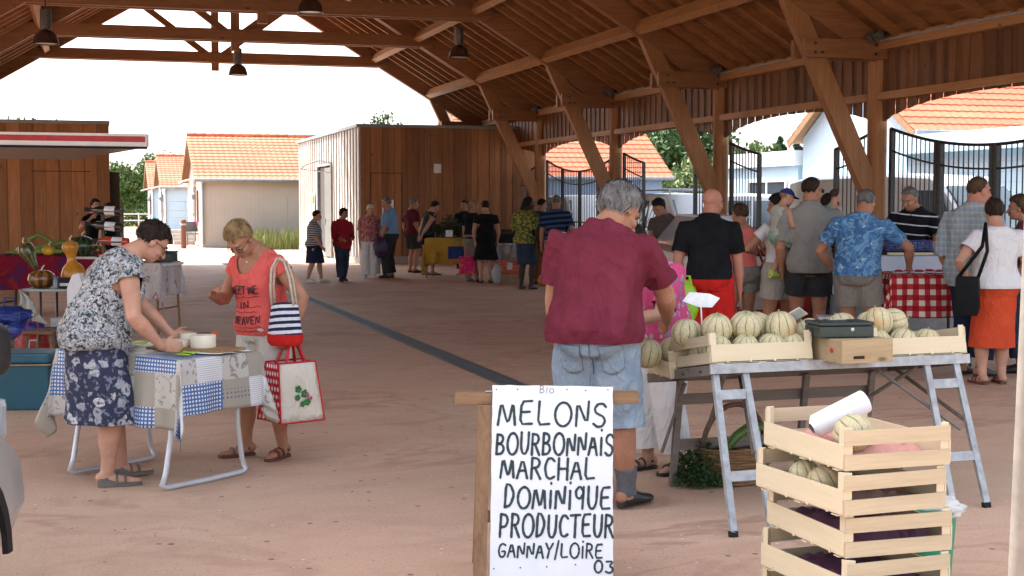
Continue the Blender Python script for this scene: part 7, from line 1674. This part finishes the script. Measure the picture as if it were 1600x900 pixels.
# ================================================================ far stalls before the tall shed
trestle('trestle_table', 'far trestle table under the mustard yellow cloth', 702, 30.6, .48, .38, .84, 8, m_oldwoodx, m_oldwood)
o = drape('tablecloth', fab('mustard_cloth', (.46, .27, .045), .12), .50, .40, .85, .48, 31, hs=(.62, .5, .55, .2), ripple=.03); o.location = at(702, 30.6); o.rotation_euler = (0, 0, heading(0)); tag(o, 'mustard yellow cloth over the far stall table', 'tablecloth')
sgn = thing('notice_sheet', 'small white notice standing among the plants on the yellow cloth', 'notice', at(702, 30.25, .86), heading(0)); MB().span((-.075, -.006, .03), (.075, .006, .17)).build('sheet', M('card_white'), sgn); MB().span((-.08, -.03, 0), (.08, .03, .03)).build('holder', m_oldwood, sgn)
rng = random.Random(12)
for i, px in enumerate((684, 692, 700, 708, 716, 722)):
    t_ = thing('potted_plant', ['leftmost small potted plant on the yellow cloth', 'second potted plant on the yellow cloth', 'tallest potted plant in the middle of the yellow cloth', 'potted plant right of the tallest one', 'low potted plant by the dark haired head', 'rightmost little potted plant of the yellow stall'][i], 'plant', at(px, 30.8-.1*(i % 2), .86), 0, 'potted plants on the yellow stall')
    MB().lathe([(.04, 0), (.06, .09), (.065, .09), (.065, .10), (.03, .10)], n=12).build('pot', M('pot_dark', (.05, .035, .03), .7), t_, smooth='auto'); b = MB(); hh = (.18, .24, .38, .30, .2, .16)[i]
    for k in range(170):
        c = Vector((rng.gauss(0, .06), rng.gauss(0, .06), .10+rng.random()*hh)); s = rng.uniform(.012, .03); m = Euler((rng.uniform(0, 6), rng.uniform(0, 6), 0)).to_matrix(); b.add([c+m @ Vector(q) for q in ((-s*1.5, 0, 0), (0, -s*.6, 0), (s*1.5, 0, 0), (0, s*.6, 0))], [(0, 1, 2, 3)])
    b.build('leaves', leaf_mat('pot_leaf', (.015, .02, .012), (.07, .075, .04)), t_)
bcl = thing('banner', 'blue cloth banner with an orange edge hung on the yellow stall', 'banner', at(714, 30.1, .42), heading(0)); b = MB(); b.grid(lambda u, v: ((u-.5)*.38, .02*math.sin(u*9), v*.26), 10, 3); o = b.build('cloth', fab('banner_blue', (.03, .06, .20)), bcl); o.modifiers.new('t', 'SOLIDIFY').thickness = .006; MB().span((-.19, -.02, -.03), (.19, .02, .0)).build('orange_edge', fab('banner_orange', (.60, .16, .02)), bcl); MB().tube([(-.19, 0, .26), (.19, 0, .26)], .01, 6).build('rod', m_steel, bcl)
trestle('trestle_table', 'far table with white sacks between the black dress and the wrap', 796, 29.2, .70, .38, .78, 10, m_white, m_steel)
for i, (px, w_, h_, lab) in enumerate(((776, .15, .30, 'white sack on the far table beside the black dress'), (790, .13, .24, 'smaller white sack in the middle of the far table'), (806, .15, .28, 'white sack on the far table beside the green wrap'))):
    t_ = thing('sack', lab, 'sack', at(px, 28.75, .42 if i != 1 else .5), 0); b = MB(); crumple(b, (0, 0, h_*.55), (w_, .10, h_*.6), 20+i); b.build('cloth', M('sack_white', (.42, .42, .43), .7, 0, 7, .2), t_, smooth=True); MB().tube([(-.03, 0, h_*1.1), (0, 0, h_*1.25), (.03, 0, h_*1.1)], .008, 5).build('handle', M('sack_white'), t_)
mon = thing('display_case', 'dark display case with slanted lid on the far table', 'case', at(786, 29.3, .78), heading(0)); MB().span((-.24, -.15, 0), (.24, .15, .22)).build('case', m_plast, mon, bevel=.01); MB().box((0, -.08, .24), (.48, .2, .015), (R(25), 0, 0)).build('lid', m_dkwin, mon)
for i, (px, d, w_, h_, m, lab) in enumerate(((797, 28.4, .24, .26, M('crate_orange', (.60, .08, .015), .5), 'orange plastic crate on the floor under the far table'),)):
    t_ = thing('crate', lab, 'crate', at(px, d, .20), heading(4)); plastic_crate(t_, w_, .16, h_, m); MB().span((-.05, -.18, .08), (.06, -.17, .22)).build('label', M('label_white'), t_)
t_ = thing('carton', 'beige carton under the orange plastic crate', 'carton', at(797, 28.4, 0), heading(4)); MB().span((-.25, -.17, 0), (.25, .17, .195)).build('carton_body', M('carton_beige'), t_, bevel=.004); MB().span((-.2505, -.172, .09), (.2505, -.171, .10)).build('tape', M('tape_tan'), t_)
softbag('carrier_bag', 'yellow bag on the floor behind the striped shirt person', 858, 27.3, 0, (.22, .16, .13), M('yellow_bag', (.48, .25, .03), .6, 0, 7, .2), 31)
softbag('carrier_bag', 'white carrier bag on the floor next to the orange crate', 776, 28.2, 0, (.10, .09, .19), M('sack_white'), 33)
softbag('carrier_bag', 'purple carrier bag held low between the white trousers and the blue shirt', 595, 30.2, .46, (.15, .09, .21), M('purple_bag', (.045, .025, .07), .5, 0, 9, .4), 35)
pk = thing('shopping_bag', 'pink and orange dotted shopping bag beside the black dress', 'bag', at(730, 28.6, .17), heading(-6)); MB().prism([(-.17, .02), (-.15, 0), (.15, 0), (.17, .02), (.165, .36), (-.165, .36)], -.06, .06).build('bag_body', blotch('pink_dots', [(.60, .03, .14), (.62, .17, .03)], 14, [.56], .2), pk, bevel=.015)
for s in (-.04, .04): MB().tube([(-.06, s, .35), (-.04, s*.6, .48), (0, 0, .56), (.04, s*.6, .48), (.06, s, .35)], .009, 6).build('handle', M('handle_pink', (.55, .05, .10), .6), pk)
# ================================================================ counters along the right
u0 = at(1030, 19.5); cc = thing('cheese_counter', 'sales counter with burgundy rail, slanted glass and brown lettering on its white front', 'counter', Vector((*W(1.98, 16.1), 0)), heading(90))
# local x runs away from the viewer's left (towards the camera), local y to the right of the view
cc.rotation_euler = (0, 0, heading(0)); L_ = 3.3
m_burg = M('burgundy', (.10, .008, .018), .35); m_cwhite = M('counter_white', (.60, .58, .55), .5, 0, 3, .06)
MB().span((.0, 0, .12), (.95, L_, 1.00)).build('counter_body', m_cwhite, cc); MB().span((-.03, -.02, 1.0), (.98, L_+.02, 1.075)).build('rail', m_burg, cc); MB().span((.03, .04, 0), (.9, L_-.04, .12)).build('plinth', m_plast, cc)
def glassy():
    t = NT('display_glass'); n_ = t.n('LayerWeight', out=0, Blend=.35); t.b.inputs['Alpha'].default_value = .45
    t.put(t.b.inputs['Alpha'], t.ma('ADD', t.ma('MULTIPLY', n_, .4), .55)); return t.fin((.72, .80, .92), .06, 0, .9)  # bright sky reflection put into the pane: bluish white colour, raised alpha
m_dglass = glassy()
gl_ = MB(); gl_.add([(-.01, 0, 1.08), (-.01, L_, 1.08), (.28, L_, 1.44), (.28, 0, 1.44), (.005, 0, 1.08), (.005, L_, 1.08), (.295, L_, 1.44), (.295, 0, 1.44)], [(0, 1, 2, 3), (4, 5, 6, 7), (0, 1, 5, 4), (1, 2, 6, 5), (2, 3, 7, 6), (3, 0, 4, 7)]); gl_.build('glass', m_dglass, cc)
g2 = MB(); g2.prism([(.0, 1.08), (.70, 1.08), (.70, 1.44), (.29, 1.44)], -.006, .004, 'y'); g2.build('glass', m_dglass, cc); MB().span((.27, 0, 1.435), (.75, L_, 1.455)).build('shelf', m_galv, cc)
b = MB(); place = lambda q, z: (Vector((-.002, 2.35-q, z)), Vector((-1, 0, 0))); paint(b, strokes('es et Oe', 0, 2.15, .76, .17, random.Random(3)), .016, place, None, .03, .1); b.build('lettering', M('letter_brown', (.10, .03, .015), .6), cc)
b = MB()
for i in range(9): y_ = .5+.35*i; b.lathe([(.05, 0), (.08, .01), (.08, .05+.02*(i % 3)), (.02, .06+.02*(i % 3))], (.40, y_, 1.08), 14)
b.build('cheese_row', m_cheese, cc, smooth='auto')
# refrigerated counter facing the viewer
p = Vector((*W(2.75, 14.75), 0)); rc = thing('display_counter', 'long glass fronted display counter behind the tie dyed T-shirt', 'counter', p, heading(0)); L2 = 1.92
MB().span((.62, .05, .10), (L2, .8, .66)).build('counter_body', M('counter_grey', (.30, .31, .33), .45), rc); MB().span((.60, .0, .0), (L2, .82, .10)).build('plinth', m_plast, rc)
gl_ = MB(); gl_.add([(.6, -.04, .66), (L2, -.04, .66), (L2, .12, 1.06), (.6, .12, 1.06), (.6, -.03, .66), (L2, -.03, .66), (L2, .13, 1.06), (.6, .13, 1.06)], [(0, 1, 2, 3), (4, 5, 6, 7), (0, 1, 5, 4), (1, 2, 6, 5), (2, 3, 7, 6), (3, 0, 4, 7)]); gl_.build('glass', m_dglass, rc)
MB().span((.58, .1, 1.06), (L2+.02, .82, 1.10)).build('counter_top', m_plast, rc); MB().span((1.20, .09, 1.06), (L2+.02, .099, 1.085)).build('wood_edge', m_crate, rc)
tr_ = MB(); tr_.span((.68, .15, .70), (1.86, .7, .73)); tr_.build('tray', m_white, rc)
mt_ = MB(); rng = random.Random(4)
for i in range(22): mt_.ell((rng.uniform(.75, 1.8), rng.uniform(.2, .6), .755), (rng.uniform(.04, .08), .04, .03), None, 10, 6)
mt_.build('meats', blotch('cured_meat', [(.40, .10, .07), (.55, .30, .22), (.24, .03, .03)], 12, [.5, .58]), rc, smooth=True)
wc = thing('white_counter', 'white counter with red lower panel behind the salmon vest person', 'counter', Vector((*W(2.55, 16.6), 0)), heading(0))
MB().span((0, 0, .55), (1.15, .7, 1.12)).build('counter_body', m_cwhite, wc, bevel=.01); MB().span((.01, .01, .08), (1.14, .69, .55)).build('lower_panel', M('panel_red', (.42, .015, .02), .45), wc); MB().span((-.02, -.02, 1.12), (1.17, .72, 1.16)).build('counter_top', m_galv, wc)
scl = thing('scale', 'small white shop scale on the white counter', 'scale', Vector((*W(3.4, 16.8), 1.16)), heading(0)); MB().span((-.15, -.12, 0), (.15, .12, .08)).build('scale_base', m_white, scl, bevel=.01); MB().span((-.16, -.13, .085), (.16, .13, .10)).build('pan', m_galv, scl); MB().span((-.1, .1, .1), (.1, .14, .3)).build('display', m_plast, scl, bevel=.01)
# punnets in a blue crate on the counter
bcr = thing('crate', 'blue plastic crate of punnets on the dark counter top', 'crate', Vector((*W(4.18, 14.98), 1.10)), heading(0)); plastic_crate(bcr, .225, .13, .11, M('crate_blue', (.015, .035, .17), .5))
for i in range(5):
    pn = thing('punnet', ['leftmost punnet in the blue crate', 'second punnet in the blue crate', 'middle punnet in the blue crate', 'fourth punnet in the blue crate', 'rightmost punnet in the blue crate'][i], 'punnet', Vector((*W(4.02+.08*i, 14.97), 1.125)), heading(0), 'punnets in the blue crate')
    MB().lathe([(.02, 0), (.026, 0), (.034, .06), (.031, .06), (.022, .006)], n=4).build('tub', m_white, pn); b = MB()
    for k in range(7): b.ell((.016*math.cos(k), .016*math.sin(k), .055+.004*(k % 3)), .011, None, 8, 5)
    b.build('berries', M('berries', (.03, .015, .06), .3), pn, smooth=True)
# gingham table
p = at(1446, 13.55); gtab = trestle('trestle_table', 'table under the red and white gingham cloth', 1446, 13.75, .40, .36, .91, 0, m_oldwoodx, m_steel)
o = drape('tablecloth', gingham(), .42, .38, .925, .34, 41, hs=(.42, .25, .42, .2), ripple=.03, flare=.22); o.location = at(1444, 13.75); o.rotation_euler = (0, 0, heading(0)); tag(o, 'red and white gingham cloth with a long hanging corner', 'tablecloth')
rng = random.Random(14)
for i in range(6):
    t_ = thing('meat_pack', ['first red wrapped meat pack on the gingham cloth, nearest the resting hand', 'second red meat pack on the gingham cloth', 'third red meat pack on the gingham cloth', 'fourth red meat pack on the gingham cloth', 'fifth red meat pack on the gingham cloth', 'last red meat pack on the gingham cloth, by the checked shirt'][i], 'meat pack', at(1405+16*i, 13.6+.1*(i % 2), .93), heading(rng.uniform(-30, 30)), 'packs on the gingham table')
    MB().span((-.05, -.035, 0), (.05, .035, .012)).build('tray', m_white, t_, bevel=.004); b = MB(); crumple(b, (0, 0, .022), (.042, .03, .013), i, n=10); b.build('meat', M('red_meat', (.42, .04, .045), .3, 0, 20, .4), t_, smooth=True)
fst = thing('folding_stool', 'white folding stool with crossed legs behind the melons', 'stool', at(1302, 13.4), heading(8))
for s in (-.11, .11): MB().bar((-.14, s, 0), (.12, s, .52), .025, .03).build('leg', m_white, fst); MB().bar((.14, s*1.25, 0), (-.12, s*1.25, .52), .025, .03).build('leg', m_white, fst)
MB().bar((.10, 0, .30), (-.10, 0, .30), .02, .03).build('stretcher', m_white, fst); MB().span((-.14, -.15, .515), (.14, .15, .53)).build('seat', fab('stool_canvas', (.5, .5, .5)), fst)
for i, (px, d, m, lab) in enumerate(((1288, 14.3, M('crate_red', (.48, .03, .02), .5), 'red plastic crate on the floor left of the khaki shorts'), (1322, 14.4, M('crate_blue'), 'blue plastic crate on the floor behind the khaki shorts'), (1365, 14.5, M('crate_green', (.02, .12, .06), .5), 'dark green plastic crate on the floor beside the gingham cloth'), (1185, 15.9, M('crate_red'), 'red plastic crate on the floor behind the salmon vest person'))):
    t_ = thing('crate', lab, 'crate', at(px, d), heading(3*i)); plastic_crate(t_, .22, .16, .30+.04*i, m)
# bags carried along the counters
def strapbag(name, lab, px, d, z, size, mat, sh, hd, face=None):
    t_ = thing(name, lab, 'bag', at(px, d, z), heading(hd)); w_, th_, h_ = size
    MB().prism([(-w_*.42, 0), (w_*.42, 0), (w_*.5, h_*.25), (w_*.46, h_), (-w_*.46, h_), (-w_*.5, h_*.25)], -th_/2, th_/2).build('bag_body', mat, t_, bevel=.02, smooth='auto')
    MB().tube([(-w_*.4, 0, h_*.95), (sh[0]-.02, sh[1]*.6, sh[2]*.75), (sh[0], sh[1], sh[2]), (sh[0]+.03, sh[1]*.5-.06, sh[2]*.7), (w_*.4, 0, h_*.95)], .011, 6, 1.6).build('strap', mat, t_, smooth=True)
    if face: MB().prism([(-w_*.1, h_*.1), (w_*.44, h_*.1), (w_*.42, h_*.8), (-w_*.1, h_*.75)], -th_/2-.012, -th_/2-.002).build('flap', face, t_)
    return t_
strapbag('shoulder_bag', 'red shoulder bag with a pink flap on the salmon vest person', 1181, 15.3, .66, (.24, .10, .26), M('bag_red', (.26, .012, .02), .4), (-.02, .03, .68), 10, M('bag_pink', (.55, .20, .22), .4))
strapbag('shoulder_bag', 'black shoulder bag on a long strap against the orange skirt', 1513, 12.2, .63, (.21, .10, .34), M('bag_black', (.009, .009, .010), .7, spec=.12), (.13, .08, .80), 25)
t_ = thing('carrier_bag', 'lime green carrier bag held beside the red shorts', 'bag', at(1074, 12.45, .52), heading(6)); b = MB(); crumple(b, (0, 0, .19), (.095, .05, .19), 51, n=18); b.build('bag_body', M('bag_lime', (.25, .48, .02), .4, 0, 8, .25), t_, smooth=True); b = MB(); b.tube([(-.04, 0, .34), (-.02, 0, .44), (.02, 0, .44), (.04, 0, .34)], .012, 6); b.build('handle', M('bag_lime'), t_)
cp = to_world(CH, CH['hc']); cpt = thing('cap', 'blue cap with a white mark worn by the carried child', 'cap', cp, CH['P'].rotation_euler.z); m_ = CH['hm']; b = MB(); hs = CH['hs']; rings = []
for i in range(8):
    ph = math.pi/2*i/7; rings.append([m_ @ (Vector((.088*math.cos(ph)*math.cos(a), -.012+.108*math.cos(ph)*math.sin(a), .035+.082*math.sin(ph)))*hs) for a in [2*math.pi*j/24 for j in range(24)]])
b.loft(rings); b.build('crown', fab('cap_blue', (.02, .035, .20)), cpt, smooth=True)
b = MB(); rings = []
for i in range(9): a = R(30+120*i/8); rings.append([m_ @ (Vector((r*.088*math.cos(a), -.012+r*.108*math.sin(a)+(.075 if r > 1 else 0)*math.sin(a), .035-(.02 if r > 1 else 0)+dz))*hs) for r, dz in ((.95, 0), (1.05, 0), (1.05, .006), (.95, .006))])
b.loft(rings); b.build('peak', fab('cap_navy', (.012, .015, .05)), cpt, smooth='auto')
MB().ell(m_ @ (Vector((0, .092, .075))*hs), (.022*hs, .006, .014*hs), m_).build('badge', M('badge_white', (.7, .7, .7), .6), cpt)
# a baby's bare leg: second small child held behind the tall grey shirt
t_ = far('small child carried behind the tall grey shirt, one bare foot showing', 1301, 14.35, .80, 60, z=.93, pel=(0, 0, 0), fat=1.15, skin='fair', hair=('crop', 'brown'), rf=(.08, .16, .10), lf=(-.08, .10, .12), vox=.010, top=dict(mat=f_mint, sleeve=.6, hem=0, loose=.01, name='vest'), bottom=dict(kind='shorts', mat=f_mint, hem=.42, loose=.012))
# blue plastic sleeve held by the maroon T-shirt person, pockets on the shorts
lh_ = to_world(MM, MM['wri'][-1]); bt_ = thing('carrier_bag', 'rolled blue plastic bag held low in the left hand of the maroon T-shirt', 'bag', lh_+Vector((0, 0, -.17)), MM['P'].rotation_euler.z); MB().prism([(-.03, -.02), (.035, -.02), (.045, .14), (-.035, .15)], -.02, .02).build('bag_body', M('bag_blue', (.02, .05, .30), .35), bt_, bevel=.01); MB().tube([(0, 0, .13), (0, 0, .17)], .008, 6).build('handle', M('bag_blue'), bt_)
so_ = shirt_of(MM['P'], 'shorts'); bm = bmesh.new(); bm.from_mesh(so_.data); tr2 = BVHTree.FromBMesh(bm); bm.free(); hp_ = MM['spos'](-.02)
def onback(xx, zz, off=.004):
    hit = tr2.ray_cast(Vector((hp_.x+xx, hp_.y-.6, hp_.z+zz)), Vector((0, 1, 0)), 1.0); return None if hit[0] is None else hit[0]+hit[1]*off
for s in (-1, 1):
    pts = [(.050, .0), (.155, .01), (.16, -.12), (.115, -.16), (.055, -.135)]; b = MB(); G = []
    def pp(u, v):
        a = Vector(pts[0]).lerp(Vector(pts[1]), u); c = Vector(pts[4]).lerp(Vector(pts[2]), u); c.y -= .025*math.sin(math.pi*u); q = a.lerp(c, v); r = onback(s*q.x, q.y, .005); return r if r else Vector((hp_.x+s*q.x, hp_.y-.15, hp_.z+q.y))
    b.grid(pp, 8, 8); o = b.build('back_pocket', f_denim, MM['P'], smooth=True); o.modifiers.new('t', 'SOLIDIFY').thickness = .003
    b = MB(); edge = [pp(0, v/8) for v in range(9)]+[pp(u/8, 1) for u in range(1, 9)]+[pp(1, 1-v/8) for v in range(1, 9)]; b.tube(edge, .0018, 4); b.build('pocket_seam', M('seam_dark', (.06, .08, .13), .9), MM['P'])

b = MB(); cs = [onback(0, .06-.02*i, .003) for i in range(12)]; cs = [q for q in cs if q]
if len(cs) > 2: b.tube(cs, .0022, 4); b.build('seat_seam', M('seam_dark'), MM['P'])

# more produce crowding the left stall
for i, (px, d, z, r, m, lab) in enumerate(((34, 18.0, .945, .075, m_org, 'small orange squash at the left end of the red cloth'), (76, 17.9, .945, .085, m_yeg, 'yellow squash in front of the snake gourds'), (92, 18.1, .945, .07, m_dkg, 'little dark green squash behind the yellow one'), (150, 17.9, .945, .09, m_brg, 'brown striped squash right of the watermelon'), (108, 17.8, .945, .06, m_org, 'tiny orange squash left of the watermelon'))):
    gourd('squash', lab, px, d, z, [(.02, 0), (.07, .006), (.1, .05), (.1, .09), (.07, .13), (.02, .14)], m, cat='squash', sc=r/.1)
# specks blown onto the floor
rng = random.Random(77); b = MB()
for i in range(420):
    dd = 4.6+18*rng.random()**1.6; x, y = W(rng.uniform(-.42, .42)*dd, dd); s = rng.uniform(.003, .011); a = rng.uniform(0, 6.3); c_, s_ = math.cos(a), math.sin(a); h = rng.uniform(.001, .004)
    b.add([(x+s*c_, y+s*s_, .001), (x-s*.4*s_, y+s*.4*c_, .001+h), (x-s*c_, y-s*s_, .001), (x+s*.4*s_, y-s*.4*c_, .001+h*.5)], [(0, 1, 2, 3)])
def litter():
    t = NT('litter'); ri = t.n('NewGeometry', out='Random Per Island'); return t.fin(t.mix(t.step(ri, .55, .6), (.10, .065, .04), (.52, .47, .40)), .8, 0, .2)
tag(b.build('litter', litter()), kind='stuff')
